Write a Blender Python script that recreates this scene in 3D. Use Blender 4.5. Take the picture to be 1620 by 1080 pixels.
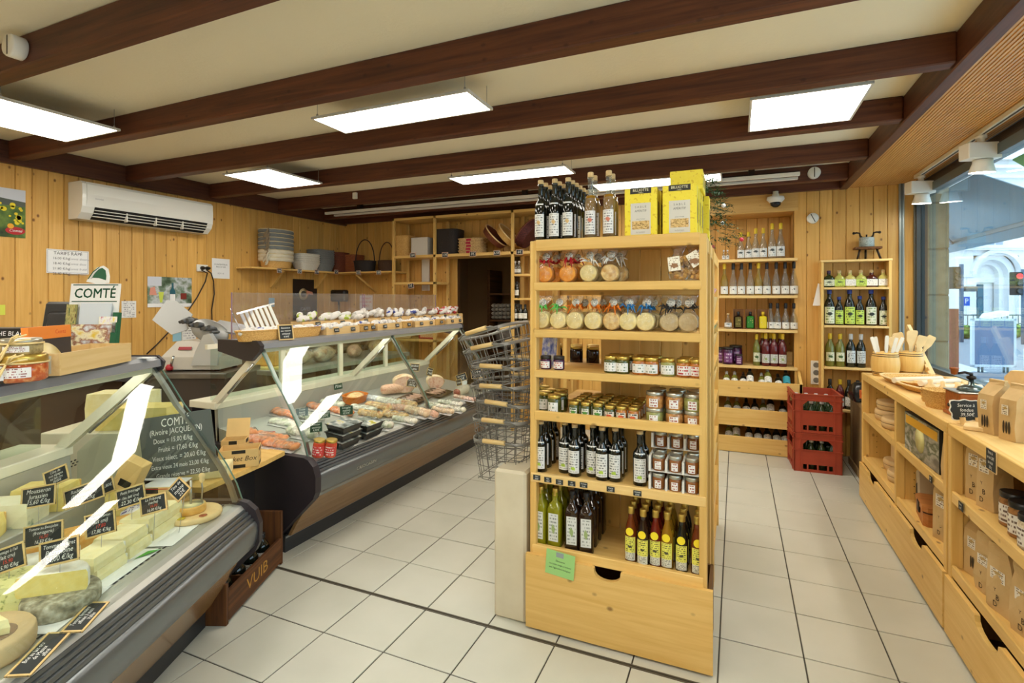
import bpy,math,random
from mathutils import Matrix,Vector
random.seed(7)
PI=math.pi
SC=bpy.context.scene
COL=SC.collection
for _o in list(bpy.data.objects):bpy.data.objects.remove(_o)
# ------------------------------------------------------------------ camera, sky, exposure
YAW=math.atan(355/821.0)
cam_d=bpy.data.cameras.new('camera');cam=bpy.data.objects.new('camera',cam_d);COL.objects.link(cam)
cam_d.sensor_width=36;cam_d.lens=821/1620*36;cam_d.shift_y=-68/1620;cam_d.clip_start=.02
cam.location=(0,0,1.5);cam.rotation_euler=(PI/2,0,YAW)
SC.camera=cam
W=bpy.data.worlds.new('sky');SC.world=W;W.use_nodes=True
W.node_tree.nodes['Background'].inputs[0].default_value=(.80,.90,1,1)
W.node_tree.nodes['Background'].inputs[1].default_value=3.2
SC.view_settings.view_transform='Standard';SC.view_settings.look='None'
SC.view_settings.gamma=1;SC.view_settings.use_curve_mapping=False
SC.view_settings.exposure=0.38
PANEL_E=14.0
LAMP_C=(1,.95,.84)
# ------------------------------------------------------------------ mesh builder
def V(*a): return Vector(a)
class MB:
 def __init__(s):s.v=[];s.f=[];s.m=[];s.sm=[];s.mi=0;s.M=None
 def add(s,vs,fs,smooth=False,M=None):
  n=len(s.v);M=M or s.M
  s.v+=[(M@Vector(p))[:] if M else tuple(p) for p in vs]
  s.f+=[tuple(i+n for i in f) for f in fs]
  s.m+=[s.mi]*len(fs);s.sm+=[smooth]*len(fs)
  return s
 def box(s,a,b,c=0,M=None):
  x0,x1=sorted((a[0],b[0]));y0,y1=sorted((a[1],b[1]));z0,z1=sorted((a[2],b[2]))
  if not c:
   vs=[(x,y,z) for z in (z0,z1) for y in (y0,y1) for x in (x0,x1)]
   return s.add(vs,[(0,2,3,1),(4,5,7,6),(0,1,5,4),(2,6,7,3),(0,4,6,2),(1,3,7,5)],M=M)
  vs=[];X=(x0,x1);Y=(y0,y1);Z=(z0,z1);idx={}
  for i in (0,1):
   for j in (0,1):
    for k in (0,1):
     sx,sy,sz=(c if i==0 else -c),(c if j==0 else -c),(c if k==0 else -c)
     idx[i,j,k,0]=len(vs);vs.append((X[i],Y[j]+sy,Z[k]+sz))
     idx[i,j,k,1]=len(vs);vs.append((X[i]+sx,Y[j],Z[k]+sz))
     idx[i,j,k,2]=len(vs);vs.append((X[i]+sx,Y[j]+sy,Z[k]))
  fs=[]
  for i in (0,1):
   q=[idx[i,0,0,0],idx[i,1,0,0],idx[i,1,1,0],idx[i,0,1,0]];fs.append(q if i else q[::-1])
   q=[idx[0,i,0,1],idx[0,i,1,1],idx[1,i,1,1],idx[1,i,0,1]];fs.append(q if i else q[::-1])
   q=[idx[0,0,i,2],idx[1,0,i,2],idx[1,1,i,2],idx[0,1,i,2]];fs.append(q if i else q[::-1])
   for j in (0,1):
    fs.append([idx[i,j,0,0],idx[i,j,1,0],idx[i,j,1,1],idx[i,j,0,1]])
    fs.append([idx[i,0,j,0],idx[i,1,j,0],idx[i,1,j,2],idx[i,0,j,2]])
    fs.append([idx[0,i,j,1],idx[1,i,j,1],idx[1,i,j,2],idx[0,i,j,2]])
    for k in (0,1):fs.append([idx[i,j,k,0],idx[i,j,k,1],idx[i,j,k,2]])
  return s.add(vs,fs,M=M)
 def lathe(s,prof,n=16,M=None,smooth=True,a0=0,a1=2*PI):
  full=abs(a1-a0-2*PI)<1e-6;k=n if full else n+1
  vs=[];fs=[]
  for r,z in prof:
   for i in range(k):
    a=a0+(a1-a0)*i/n;vs.append((r*math.cos(a),r*math.sin(a),z))
  for j in range(len(prof)-1):
   for i in range(n):
    i2=(i+1)%k
    fs.append((j*k+i,j*k+i2,(j+1)*k+i2,(j+1)*k+i))
  s.add(vs,fs,smooth,M)
  if full:
   m=len(s.v)-len(vs)
   for j,fl in ((0,1),(len(prof)-1,0)):
    if prof[j][0]>1e-5:
     q=[m+j*k+i for i in range(k)]
     s.f.append(tuple(q[::-1] if fl else q));s.m.append(s.mi);s.sm.append(False)
  return s
 def cyl(s,p,q,r,n=12,r2=None,smooth=True):
  p=Vector(p);q=Vector(q);d=q-p
  M=Matrix.Translation(p)@d.to_track_quat('Z','Y').to_matrix().to_4x4()
  if s.M:M=s.M@M
  return s.lathe([(r,0),(r if r2 is None else r2,d.length)],n,M,smooth)
 def tube(s,path,r,n=6,closed=False,smooth=True):
  P=[Vector(p) for p in path];N=len(P);vs=[];fs=[];up=None
  for i,p in enumerate(P):
   t=(P[(i+1)%N]-P[i-1]) if closed or 0<i<N-1 else (P[1]-P[0] if i==0 else P[-1]-P[-2])
   t.normalize()
   if up is None:up=t.orthogonal().normalized()
   up=(up-t*up.dot(t)).normalized();b=t.cross(up)
   rr=r[i] if isinstance(r,(list,tuple)) else r
   for k in range(n):
    a=2*PI*k/n;vs.append(p+up*rr*math.cos(a)+b*rr*math.sin(a))
  for i in range(N if closed else N-1):
   for k in range(n):
    k2=(k+1)%n;j=(i+1)%N
    fs.append((i*n+k,i*n+k2,j*n+k2,j*n+k))
  if not closed:fs+=[tuple(range(n))[::-1],tuple((N-1)*n+k for k in range(n))]
  return s.add(vs,fs,smooth)
 def prism(s,poly,z0,z1,M=None,smooth=False,caps=True):
  n=len(poly);vs=[(x,y,z0) for x,y in poly]+[(x,y,z1) for x,y in poly]
  fs=[(i,(i+1)%n,n+(i+1)%n,n+i) for i in range(n)]
  s.add(vs,fs,smooth,M)
  if caps:s.add(vs,[tuple(range(n))[::-1],tuple(range(n,2*n))],False,M)
  return s
 def loft(s,rings,closed=True,caps=True,smooth=True,M=None):
  n=len(rings[0]);vs=[p for r in rings for p in r];fs=[]
  for j in range(len(rings)-1):
   for i in range(n if closed else n-1):
    i2=(i+1)%n;fs.append((j*n+i,j*n+i2,(j+1)*n+i2,(j+1)*n+i))
  s.add(vs,fs,smooth,M)
  if caps:s.add(vs,[tuple(range(n))[::-1],tuple((len(rings)-1)*n+i for i in range(n))],False,M)
  return s
 def blob(s,c,r,n=10,m=6,jit=0.0,M=None,seed=0,flat=0):
  rnd=random.Random(seed);rings=[]
  for j in range(m+1):
   ph=PI*j/m-PI/2;ring=[]
   for i in range(n):
    a=2*PI*i/n;q=1+rnd.uniform(-jit,jit)
    z=math.sin(ph)
    if flat:z=max(z,-flat)
    ring.append((c[0]+r[0]*math.cos(ph)*math.cos(a)*q,c[1]+r[1]*math.cos(ph)*math.sin(a)*q,c[2]+r[2]*z*q))
   rings.append(ring)
  return s.loft(rings,True,True,True,M)
 def build(s,name,mats,parent=None,loc=None,rz=0,M=None,kind=None):
  me=bpy.data.meshes.new(name);me.from_pydata(s.v,[],s.f)
  for q in (mats if isinstance(mats,(list,tuple)) else [mats]):me.materials.append(q)
  me.polygons.foreach_set('material_index',s.m);me.polygons.foreach_set('use_smooth',s.sm);me.update()
  o=bpy.data.objects.new(name,me);COL.objects.link(o)
  if parent:o.parent=parent
  if M is not None:o.matrix_basis=M
  if loc is not None:o.location=loc;o.rotation_euler=(0,0,rz)
  if kind:o['kind']=kind
  return o
def tag(o,label,cat,group=None):
 o['label']=label;o['category']=cat
 if group:o['group']=group
 return o
def thing(name,label,cat,loc=(0,0,0),rz=0,group=None,M=None):
 o=bpy.data.objects.new(name,None);COL.objects.link(o);o.empty_display_size=.05
 o.location=loc;o.rotation_euler=(0,0,rz)
 if M is not None:o.matrix_basis=M
 return tag(o,label,cat,group)
def kids(o): return KID.get(o.name,())
KID={}
def snapshot(o):
 """remember the parts of a prototype so that dup() can copy them quickly"""
 for p in [o]+list(o.children):KID[p.name]=list(p.children)
 return o
def dup(o,label=None,loc=None,rz=None,M=None,group=None,mats=None):
 """copy a thing together with its parts and sub-parts"""
 if o.name not in KID:snapshot(o)
 c=o.copy();COL.objects.link(c)
 if loc is not None:c.location=loc
 if rz is not None:c.rotation_euler=(0,0,rz)
 if M is not None:c.matrix_basis=M
 if label:c['label']=label
 if group:c['group']=group
 for k in KID[o.name]:
  d=k.copy();COL.objects.link(d);d.parent=c
  for g in KID.get(k.name,()):
   e=g.copy();COL.objects.link(e);e.parent=d
 return c
def hide_proto(o):
 for k in KID.get(o.name,list(o.children)):
  for g in KID.get(k.name,list(k.children)):bpy.data.objects.remove(g)
  bpy.data.objects.remove(k)
 bpy.data.objects.remove(o)
def MX(o,x,y,z=None):
 """matrix from an origin and axis directions"""
 x=Vector(x).normalized();y=Vector(y);y=(y-x*y.dot(x)).normalized();z=x.cross(y)
 return Matrix(((x.x,y.x,z.x,o[0]),(x.y,y.y,z.y,o[1]),(x.z,y.z,z.z,o[2]),(0,0,0,1)))
def TR(x,y,z,rz=0): return Matrix.Translation((x,y,z))@Matrix.Rotation(rz,4,'Z')
_fc={}
def text(parent,body,M,size,mat,align='CENTER',shear=0,name='lettering',width=1.0,ex=0.0,bold=0):
 cu=bpy.data.curves.new('lettering','FONT');cu.body=body;cu.size=size;cu.align_x=align;cu.align_y='CENTER'
 cu.shear=shear;cu.offset=bold;cu.resolution_u=2;cu.extrude=ex;cu.space_line=.95;cu.fill_mode='FRONT' if ex==0 else 'BOTH'
 tmp=bpy.data.objects.new('tmp',cu);COL.objects.link(tmp)
 me=bpy.data.meshes.new_from_object(tmp);bpy.data.objects.remove(tmp);bpy.data.curves.remove(cu)
 me.materials.clear();me.materials.append(mat)
 o=bpy.data.objects.new(name,me);COL.objects.link(o);o.parent=parent
 o.matrix_basis=M@Matrix.Diagonal((width,1,1,1))
 return o
# ------------------------------------------------------------------ materials
def lin(c):
 r=[]
 for q in c[:3]:
  q=q/255.0;r.append(q/12.92 if q<=.04045 else ((q+.055)/1.055)**2.4)
 return (*r,1)
MC={}
def newmat(name):
 m=bpy.data.materials.new(name);m.use_nodes=True;nt=m.node_tree;b=nt.nodes['Principled BSDF']
 return m,nt,b
def mat(name,c,rough=.5,metal=0,spec=.5,coat=0,emit=None,es=0,trans=0,ior=1.45,alpha=1,var=0,bump=0,bscale=200):
 if name in MC: return MC[name]
 m,nt,b=newmat(name);I=b.inputs
 I['Base Color'].default_value=lin(c);I['Roughness'].default_value=rough;I['Metallic'].default_value=metal
 I['Specular IOR Level'].default_value=spec;I['Coat Weight'].default_value=coat
 I['Transmission Weight'].default_value=trans;I['IOR'].default_value=ior;I['Alpha'].default_value=alpha
 if emit:I['Emission Color'].default_value=lin(emit);I['Emission Strength'].default_value=es
 N=nt.nodes;L=nt.links
 if var:
  t=N.new('ShaderNodeTexCoord');n=N.new('ShaderNodeTexNoise');n.inputs['Scale'].default_value=14;n.inputs['Detail'].default_value=5
  oi=N.new('ShaderNodeObjectInfo');ad=N.new('ShaderNodeVectorMath');ad.operation='ADD'
  L.new(t.outputs['Object'],ad.inputs[0]);L.new(oi.outputs['Random'],ad.inputs[1]);L.new(ad.outputs[0],n.inputs['Vector'])
  mx=N.new('ShaderNodeMix');mx.data_type='RGBA'
  a=lin(c);mx.inputs['A'].default_value=(*[q*(1-var) for q in a[:3]],1);mx.inputs['B'].default_value=(*[min(1,q*(1+var)) for q in a[:3]],1)
  cr=N.new('ShaderNodeMapRange');cr.inputs['From Min'].default_value=.3;cr.inputs['From Max'].default_value=.7
  L.new(n.outputs['Fac'],cr.inputs['Value']);L.new(cr.outputs[0],mx.inputs['Factor']);L.new(mx.outputs['Result'],I['Base Color'])
 if bump:
  n=N.new('ShaderNodeTexNoise');n.inputs['Scale'].default_value=bscale;n.inputs['Detail'].default_value=4
  t=N.new('ShaderNodeTexCoord');L.new(t.outputs['Object'],n.inputs['Vector'])
  bp=N.new('ShaderNodeBump');bp.inputs['Strength'].default_value=bump;bp.inputs['Distance'].default_value=.003
  L.new(n.outputs['Fac'],bp.inputs['Height']);L.new(bp.outputs[0],I['Normal'])
 MC[name]=m; return m
def wood(name,c1,c2,axis=2,rough=.45,knots=1.0,kcol=(110,62,22),rnd=.25,fine=1.0,spec=.4):
 """planed board: grain along one axis, dark knots, tone that differs from board to board"""
 if name in MC: return MC[name]
 m,nt,b=newmat(name);N=nt.nodes;L=nt.links
 b.inputs['Roughness'].default_value=rough;b.inputs['Specular IOR Level'].default_value=spec
 t=N.new('ShaderNodeTexCoord');oi=N.new('ShaderNodeObjectInfo')
 cb=N.new('ShaderNodeCombineXYZ')
 mu=N.new('ShaderNodeMath');mu.operation='MULTIPLY';mu.inputs[1].default_value=37.0
 L.new(oi.outputs['Random'],mu.inputs[0])
 for k in range(3):L.new(mu.outputs[0],cb.inputs[k])
 ad=N.new('ShaderNodeVectorMath');ad.operation='ADD';L.new(t.outputs['Object'],ad.inputs[0]);L.new(cb.outputs[0],ad.inputs[1])
 mp=N.new('ShaderNodeMapping');s=[22*fine]*3;s[axis]=1.1;mp.inputs['Scale'].default_value=s;L.new(ad.outputs[0],mp.inputs['Vector'])
 n=N.new('ShaderNodeTexNoise');n.inputs['Scale'].default_value=1.6;n.inputs['Detail'].default_value=6;n.inputs['Roughness'].default_value=.6;n.inputs['Distortion'].default_value=.6
 L.new(mp.outputs[0],n.inputs['Vector'])
 mr=N.new('ShaderNodeMapRange');mr.inputs['From Min'].default_value=.32;mr.inputs['From Max'].default_value=.68;L.new(n.outputs['Fac'],mr.inputs['Value'])
 mx=N.new('ShaderNodeMix');mx.data_type='RGBA';mx.inputs['A'].default_value=lin(c1);mx.inputs['B'].default_value=lin(c2);L.new(mr.outputs[0],mx.inputs['Factor'])
 # knots
 mk=N.new('ShaderNodeMapping');s=[11]*3;s[axis]=7.5;mk.inputs['Scale'].default_value=s;L.new(ad.outputs[0],mk.inputs['Vector'])
 vo=N.new('ShaderNodeTexVoronoi');vo.inputs['Scale'].default_value=1.0;L.new(mk.outputs[0],vo.inputs['Vector'])
 kr=N.new('ShaderNodeMapRange');kr.inputs['From Min'].default_value=.05;kr.inputs['From Max'].default_value=.13
 kr.inputs['To Min'].default_value=.9*knots;kr.inputs['To Max'].default_value=0;L.new(vo.outputs['Distance'],kr.inputs['Value'])
 mx2=N.new('ShaderNodeMix');mx2.data_type='RGBA';mx2.inputs['B'].default_value=lin(kcol)
 L.new(mx.outputs['Result'],mx2.inputs['A']);L.new(kr.outputs[0],mx2.inputs['Factor'])
 hs=N.new('ShaderNodeHueSaturation');v=N.new('ShaderNodeMapRange');v.inputs['To Min'].default_value=1-rnd;v.inputs['To Max'].default_value=1+rnd*.5
 L.new(oi.outputs['Random'],v.inputs['Value']);L.new(v.outputs[0],hs.inputs['Value']);L.new(mx2.outputs['Result'],hs.inputs['Color'])
 L.new(hs.outputs[0],b.inputs['Base Color'])
 bp=N.new('ShaderNodeBump');bp.inputs['Strength'].default_value=.12;bp.inputs['Distance'].default_value=.002
 L.new(n.outputs['Fac'],bp.inputs['Height']);L.new(bp.outputs[0],b.inputs['Normal'])
 MC[name]=m; return m
def glass(name,tint=(255,255,255),refl=1.0,rough=.02,milky=0.0,milkc=(255,255,255),scr=0):
 """thin glass or film: light goes straight through, with a Fresnel reflection"""
 if name in MC: return MC[name]
 m,nt,b=newmat(name);N=nt.nodes;L=nt.links
 tr=N.new('ShaderNodeBsdfTransparent');tr.inputs[0].default_value=lin(tint)
 gl=N.new('ShaderNodeBsdfGlossy');gl.inputs['Roughness'].default_value=rough
 fr=N.new('ShaderNodeFresnel');fr.inputs['IOR'].default_value=1.45
 ge=N.new('ShaderNodeNewGeometry');mr_=N.new('ShaderNodeMapRange');mr_.inputs['To Min'].default_value=1.45;mr_.inputs['To Max'].default_value=1/1.45;L.new(ge.outputs['Backfacing'],mr_.inputs['Value']);L.new(mr_.outputs[0],fr.inputs['IOR'])
 mu=N.new('ShaderNodeMath');mu.operation='MULTIPLY';mu.inputs[1].default_value=refl;mu.use_clamp=True;L.new(fr.outputs[0],mu.inputs[0])
 mx=N.new('ShaderNodeMixShader');L.new(mu.outputs[0],mx.inputs[0]);L.new(gl.outputs[0],mx.inputs[2])
 if milky:
  df=N.new('ShaderNodeBsdfDiffuse');df.inputs[0].default_value=lin(milkc);m2=N.new('ShaderNodeMixShader');m2.inputs[0].default_value=milky
  L.new(tr.outputs[0],m2.inputs[1]);L.new(df.outputs[0],m2.inputs[2]);L.new(m2.outputs[0],mx.inputs[1])
  if scr:
   n=N.new('ShaderNodeTexNoise');n.inputs['Scale'].default_value=scr;n.inputs['Detail'].default_value=3;t=N.new('ShaderNodeTexCoord');L.new(t.outputs['Object'],n.inputs['Vector'])
   r=N.new('ShaderNodeMapRange');r.inputs['From Min'].default_value=.45;r.inputs['From Max'].default_value=.7;r.inputs['To Max'].default_value=milky*2.2;L.new(n.outputs['Fac'],r.inputs['Value']);L.new(r.outputs[0],m2.inputs[0])
   bp=N.new('ShaderNodeBump');bp.inputs['Strength'].default_value=.9;bp.inputs['Distance'].default_value=.01;L.new(n.outputs['Fac'],bp.inputs['Height']);L.new(bp.outputs[0],gl.inputs['Normal'])
 else:L.new(tr.outputs[0],mx.inputs[1])
 L.new(mx.outputs[0],nt.nodes['Material Output'].inputs[0]);nt.nodes.remove(b)
 MC[name]=m; return m
def printed(name,bg,ink,rows=7,cols=14,accent=None,ay=(.3,.6),thr=.5,margin=.1,rough=.5,axes=(0,2),ar=None):
 """flat print: rows of small marks on paper, with an optional coloured blot; coordinates of the sheet itself"""
 if name in MC: return MC[name]
 m,nt,b=newmat(name);N=nt.nodes;L=nt.links;b.inputs['Roughness'].default_value=rough
 t=N.new('ShaderNodeTexCoord');sp=N.new('ShaderNodeSeparateXYZ');L.new(t.outputs['Generated'],sp.inputs[0])
 u=sp.outputs[axes[0]];w=sp.outputs[axes[1]]
 def M(op,a,bb=None,c=None):
  q=N.new('ShaderNodeMath');q.operation=op
  for k,x in enumerate((a,bb,c)):
   if x is None:continue
   if isinstance(x,(int,float)):q.inputs[k].default_value=x
   else:L.new(x,q.inputs[k])
  return q.outputs[0]
 rr=M('MULTIPLY',w,rows);fr=M('FRACT',rr);fl=M('FLOOR',rr)
 line=M('MULTIPLY',M('GREATER_THAN',fr,.3),M('LESS_THAN',fr,.78))
 cv=N.new('ShaderNodeCombineXYZ');L.new(M('MULTIPLY',u,cols),cv.inputs[0]);L.new(M('MULTIPLY',fl,7.3),cv.inputs[1])
 oi=N.new('ShaderNodeObjectInfo');L.new(M('MULTIPLY',oi.outputs['Random'],9),cv.inputs[2])
 n=N.new('ShaderNodeTexNoise');n.inputs['Scale'].default_value=1.7;n.inputs['Detail'].default_value=2;L.new(cv.outputs[0],n.inputs['Vector'])
 k=M('MULTIPLY',line,M('GREATER_THAN',n.outputs['Fac'],thr))
 k=M('MULTIPLY',k,M('MULTIPLY',M('GREATER_THAN',u,margin),M('LESS_THAN',u,1-margin)))
 k=M('MULTIPLY',k,M('MULTIPLY',M('GREATER_THAN',w,.06),M('LESS_THAN',w,.95)))
 mx=N.new('ShaderNodeMix');mx.data_type='RGBA';mx.inputs['A'].default_value=lin(bg);mx.inputs['B'].default_value=lin(ink);L.new(k,mx.inputs['Factor'])
 out=mx.outputs['Result']
 if accent:
  dx=M('SUBTRACT',u,.5);dy=M('SUBTRACT',w,(ay[0]+ay[1])/2)
  d=M('ADD',M('POWER',M('DIVIDE',dx,ar or.34),2),M('POWER',M('DIVIDE',dy,(ay[1]-ay[0])/2),2))
  n2=N.new('ShaderNodeTexNoise');n2.inputs['Scale'].default_value=9;L.new(t.outputs['Generated'],n2.inputs['Vector'])
  d=M('ADD',d,M('MULTIPLY',M('SUBTRACT',n2.outputs['Fac'],.5),2.2))
  mx2=N.new('ShaderNodeMix');mx2.data_type='RGBA';L.new(out,mx2.inputs['A']);mx2.inputs['B'].default_value=lin(accent);L.new(M('LESS_THAN',d,.75),mx2.inputs['Factor']);out=mx2.outputs['Result']
 L.new(out,b.inputs['Base Color']);MC[name]=m; return m
def noisy(name,stops,scale=4,detail=3,rough=.6,dist=0,coord='Object',vor=False,spec=.4,stretch=(1,1,1),bump=0):
 """several colours in blotches"""
 if name in MC: return MC[name]
 m,nt,b=newmat(name);N=nt.nodes;L=nt.links;b.inputs['Roughness'].default_value=rough;b.inputs['Specular IOR Level'].default_value=spec
 t=N.new('ShaderNodeTexCoord');oi=N.new('ShaderNodeObjectInfo');ad=N.new('ShaderNodeVectorMath');ad.operation='ADD'
 mu=N.new('ShaderNodeMath');mu.operation='MULTIPLY';mu.inputs[1].default_value=11;L.new(oi.outputs['Random'],mu.inputs[0])
 mp=N.new('ShaderNodeMapping');mp.inputs['Scale'].default_value=stretch
 L.new(t.outputs[coord],mp.inputs[0]);L.new(mp.outputs[0],ad.inputs[0]);L.new(mu.outputs[0],ad.inputs[1])
 if vor:n=N.new('ShaderNodeTexVoronoi');o=n.outputs['Color'];n.inputs['Scale'].default_value=scale
 else:n=N.new('ShaderNodeTexNoise');n.inputs['Detail'].default_value=detail;n.inputs['Distortion'].default_value=dist;o=n.outputs['Fac'];n.inputs['Scale'].default_value=scale
 L.new(ad.outputs[0],n.inputs['Vector'])
 cr=N.new('ShaderNodeValToRGB');e=cr.color_ramp.elements
 while len(e)>1:e.remove(e[-1])
 e[0].position=stops[0][0];e[0].color=lin(stops[0][1])
 for p,c in stops[1:]:
  q=e.new(p);q.color=lin(c)
 L.new(o,cr.inputs[0]);L.new(cr.outputs[0],b.inputs['Base Color'])
 if bump:
  bp=N.new('ShaderNodeBump');bp.inputs['Strength'].default_value=bump;bp.inputs['Distance'].default_value=.003;L.new(n.outputs[0],bp.inputs['Height']);L.new(bp.outputs[0],b.inputs['Normal'])
 MC[name]=m; return m
def emission(name,c,s):
 if name in MC: return MC[name]
 m,nt,b=newmat(name);e=nt.nodes.new('ShaderNodeEmission');e.inputs[0].default_value=(*c,1);e.inputs[1].default_value=s
 nt.links.new(e.outputs[0],nt.nodes['Material Output'].inputs[0]);nt.nodes.remove(b);MC[name]=m; return m
PINE_Z=wood('pine_z',(229,182,102),(212,160,79),2,rnd=.16)
PINE_X=wood('pine_x',(236,197,121),(223,178,97),0,knots=.8,rnd=.08)
PINE_Y=wood('pine_y',(236,197,121),(223,178,97),1,knots=.8,rnd=.08)
PINE_V=wood('pine_v',(234,193,115),(219,174,94),2,knots=.8,rnd=.1)
LIGHT_X=wood('light_pine_x',(240,206,138),(230,190,118),0,knots=.35,rnd=.05)
LIGHT_Y=wood('light_pine_y',(240,206,138),(230,190,118),1,knots=.35,rnd=.05)
DARKBEAM=wood('dark_beam',(108,60,38),(70,36,25),0,rough=.5,knots=.5,kcol=(30,14,10),rnd=.15)
DARKBEAM_Y=wood('dark_beam_y',(104,62,42),(70,38,28),1,rough=.5,knots=.5,kcol=(30,14,10),rnd=.1)
OLDWOOD=wood('old_wood',(124,80,38),(76,44,20),1,rough=.7,knots=.6,kcol=(40,22,10),rnd=.2)
WHITE=mat('white_plastic',(236,234,226),.35)
WPAPER=mat('white_paper',(240,240,240),.6)
BLACK=mat('black_plastic',(24,24,26),.4)
CHROME=mat('chrome',(200,200,198),.2,1)
STEEL=mat('steel',(176,174,168),.35,1)
SLATE=mat('slate_board',(42,46,46),.7)
CHALK=mat('chalk',(236,236,230),.8)
REDCH=mat('red_chalk',(214,70,50),.8)
BLUECH=mat('blue_chalk',(70,150,200),.8)
CORK=mat('cork',(206,178,128),.8,var=.2)
GOLD=mat('gold_lid',(200,170,84),.3,.8)
# ------------------------------------------------------------------ the room
XL,YB,ZC,ZB,XH=-5.09,5.80,2.69,2.55,0.90
XW=1.50
def S(o):o['kind']='structure'; return o
GROUT=mat('grout',(84,80,70),.8)
TILE=noisy('floor_tile',[(.3,(196,196,182)),(.7,(206,205,192))],3,4,rough=.28,spec=.5)
floor=S(MB().box((XL-.2,-2.2,-.06),(1.50,7.06,-.006)).build('floor',GROUT))
PX,PY,X0T,Y0T=.327,.334,-2.03,1.472
tp=MB().box((0,0,-.005),(PX-.006,PY-.006,0),.0015)
tile_me=None;rest=MB()
for i in range(-10,12):
 for j in range(-11,15):
  x=X0T+i*PX+.003;y=Y0T+j*PY+.003
  if x<XL or x>1.3:continue
  if -3<=i<=8 and -3<=j<=12:
   if tile_me is None:o=tp.build('tile',TILE,floor);tile_me=o.data
   else:o=bpy.data.objects.new('tile',tile_me);COL.objects.link(o);o.parent=floor
   o.location=(x,y,random.uniform(-.0006,.0003));o.rotation_euler=(0,0,0)
  else:rest.box((x,y,-.005),(x+PX-.006,y+PY-.006,0))
rest.build('tile_field',TILE,floor,kind='stuff')
JOINT=mat('joint_metal',(92,86,74),.5,.2)
t=S(MB().box((-2.4,Y0T+2*PY-.012,-.004),(1.2,Y0T+2*PY-.004,.0012)).box((-2.4,Y0T+2*PY+.002,-.004),(1.2,Y0T+2*PY+.009,.0012)).build('trim_1',JOINT))
def planks_wall(name,origin,along,length,z0,z1,w,mat_,thick=.018,back=.05,seed=1):
 """tongue and groove boards, each its own piece, on a backing slab; 'along' runs along the wall, boards face its left-hand normal"""
 a=Vector(along);nrm=Vector((-a.y,a.x,0))
 M=MX(origin,a,nrm)
 s=S(MB().box((0,-back,z0),(length,-.001,z1)).build(name,mat('wall_backing',(96,58,24),.8),M=M))
 k=int(length/w+.5);w=length/k;me=None
 for i in range(k):
  if me is None:
   b=MB().box((.0015,0,z0),(w-.0015,thick,z1),.004);o=b.build('plank',mat_,s);me=o.data
  else:o=bpy.data.objects.new('plank',me);COL.objects.link(o);o.parent=s
  o.location=(i*w,0,0)
 return s
# left wall: boards face +x ; run along -y
wl=planks_wall('wall_left',(XL,YB,0),(0,-1,0),4.6,.0,ZB,.104,PINE_Z,thick=.016)
PLAIN=mat('plain_wall',(222,196,146),.8)
S(MB().box((XL-.06,-2.2,0),(XL,YB-4.6,ZB)).build('wall_left_front',PLAIN))
S(MB().box((XL-.06,-2.26,0),(1.6,-2.2,ZC)).build('wall_front',PLAIN))
# back wall: left of the doorway, over it, between doorway and alcove, right of the alcove (boards face -y, run along +x => normal must be -y)
def back_planks(name,x0,x1,z0,z1,y=YB,w=.108,m=PINE_Z):
 return planks_wall(name,(x1,y,0),(-1,0,0),x1-x0,z0,z1,w,m)
DX0,DX1,DZ=-3.26,-2.40,2.05
AX0,AX1,AZ=-.95,.52,2.36
back_planks('wall_back',XL,DX0,0,ZB)
back_planks('wall_back_lintel',DX0,DX1,DZ,ZB)
back_planks('wall_back_middle',DX1,AX0,0,ZB)
back_planks('wall_back_right',AX1,XW,0,ZB)
back_planks('wall_back_alcove',AX0,AX1,0,AZ,y=6.18)
ah=S(MB().box((AX0,YB-.02,AZ),(AX1+.04,6.2,ZB+.02),.006).build('trim_2',wood('alcove_beam',(222,180,108),(204,156,84),0,knots=.5,rnd=.02)))
S(MB().box((AX1,YB-.0,0),(AX1+.05,6.2,AZ)).build('wall_back_jamb',wood('alcove_jamb',(226,190,124),(208,166,96),2,knots=.3,rnd=.02)))
S(MB().box((AX0-.05,YB,0),(AX0,6.2,AZ)).build('wall_back_jamb_left',MC['alcove_jamb']))
# back room seen through the doorway
DKW=mat('back_room_wall',(150,118,80),.8)
br=S(MB().box((DX0-.5,7.0,0),(DX1+.6,7.06,ZB)).box((DX0-.56,YB+.05,0),(DX0-.5,7.06,ZB)).box((DX1+.6,YB+.05,0),(DX1+.66,7.06,ZB)).box((DX0-.56,YB+.05,ZB),(DX1+.66,7.06,ZB+.05)).build('wall_back_room',DKW))
# ceiling and beams
PLAST=mat('ceiling_plaster',(240,232,206),.9,bump=.5,bscale=60)
S(MB().box((XL-.1,-2.2,ZC),(XH+.1,6.9,ZC+.08)).build('ceiling',PLAST))
S(MB().box((XH+.06,-2.2,ZB+.002),(1.70,YB+.1,ZB+.09)).build('ceiling_soffit',wood('reeded_panel',(220,172,106),(202,150,84),1,rough=.4,knots=.0,rnd=.02,fine=2.0)))
flutes=MB()
for i in range(30):flutes.box((XH+.075+i*.0185,-1.2,ZB-.003),(XH+.075+i*.0185+.011,YB,ZB+.003),.0015)
flutes.build('flute',MC['reeded_panel'],bpy.data.objects['ceiling_soffit'],kind='stuff')
def wavy_beam(name,a,b,m):
 return S(MB().box(a,b,.006).build(name,m))
wavy_beam('beam_side',(XH,-2.2,ZB-.015),(XH+.07,YB,ZC),DARKBEAM_Y)
wavy_beam('beam_wall',(XL,-2.2,ZB-.03),(XL+.06,YB,ZC),DARKBEAM_Y)
wavy_beam('beam_back',(XL,YB-.07,ZB-.01),(XH,YB+.01,ZC),DARKBEAM)
for yf in (-1.05,-.25,.56,1.36,2.17,2.985,3.79,4.67,5.42):
 wavy_beam('beam',(XL+.06,yf-.088,ZB),(XH,yf,ZC),DARKBEAM)
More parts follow.
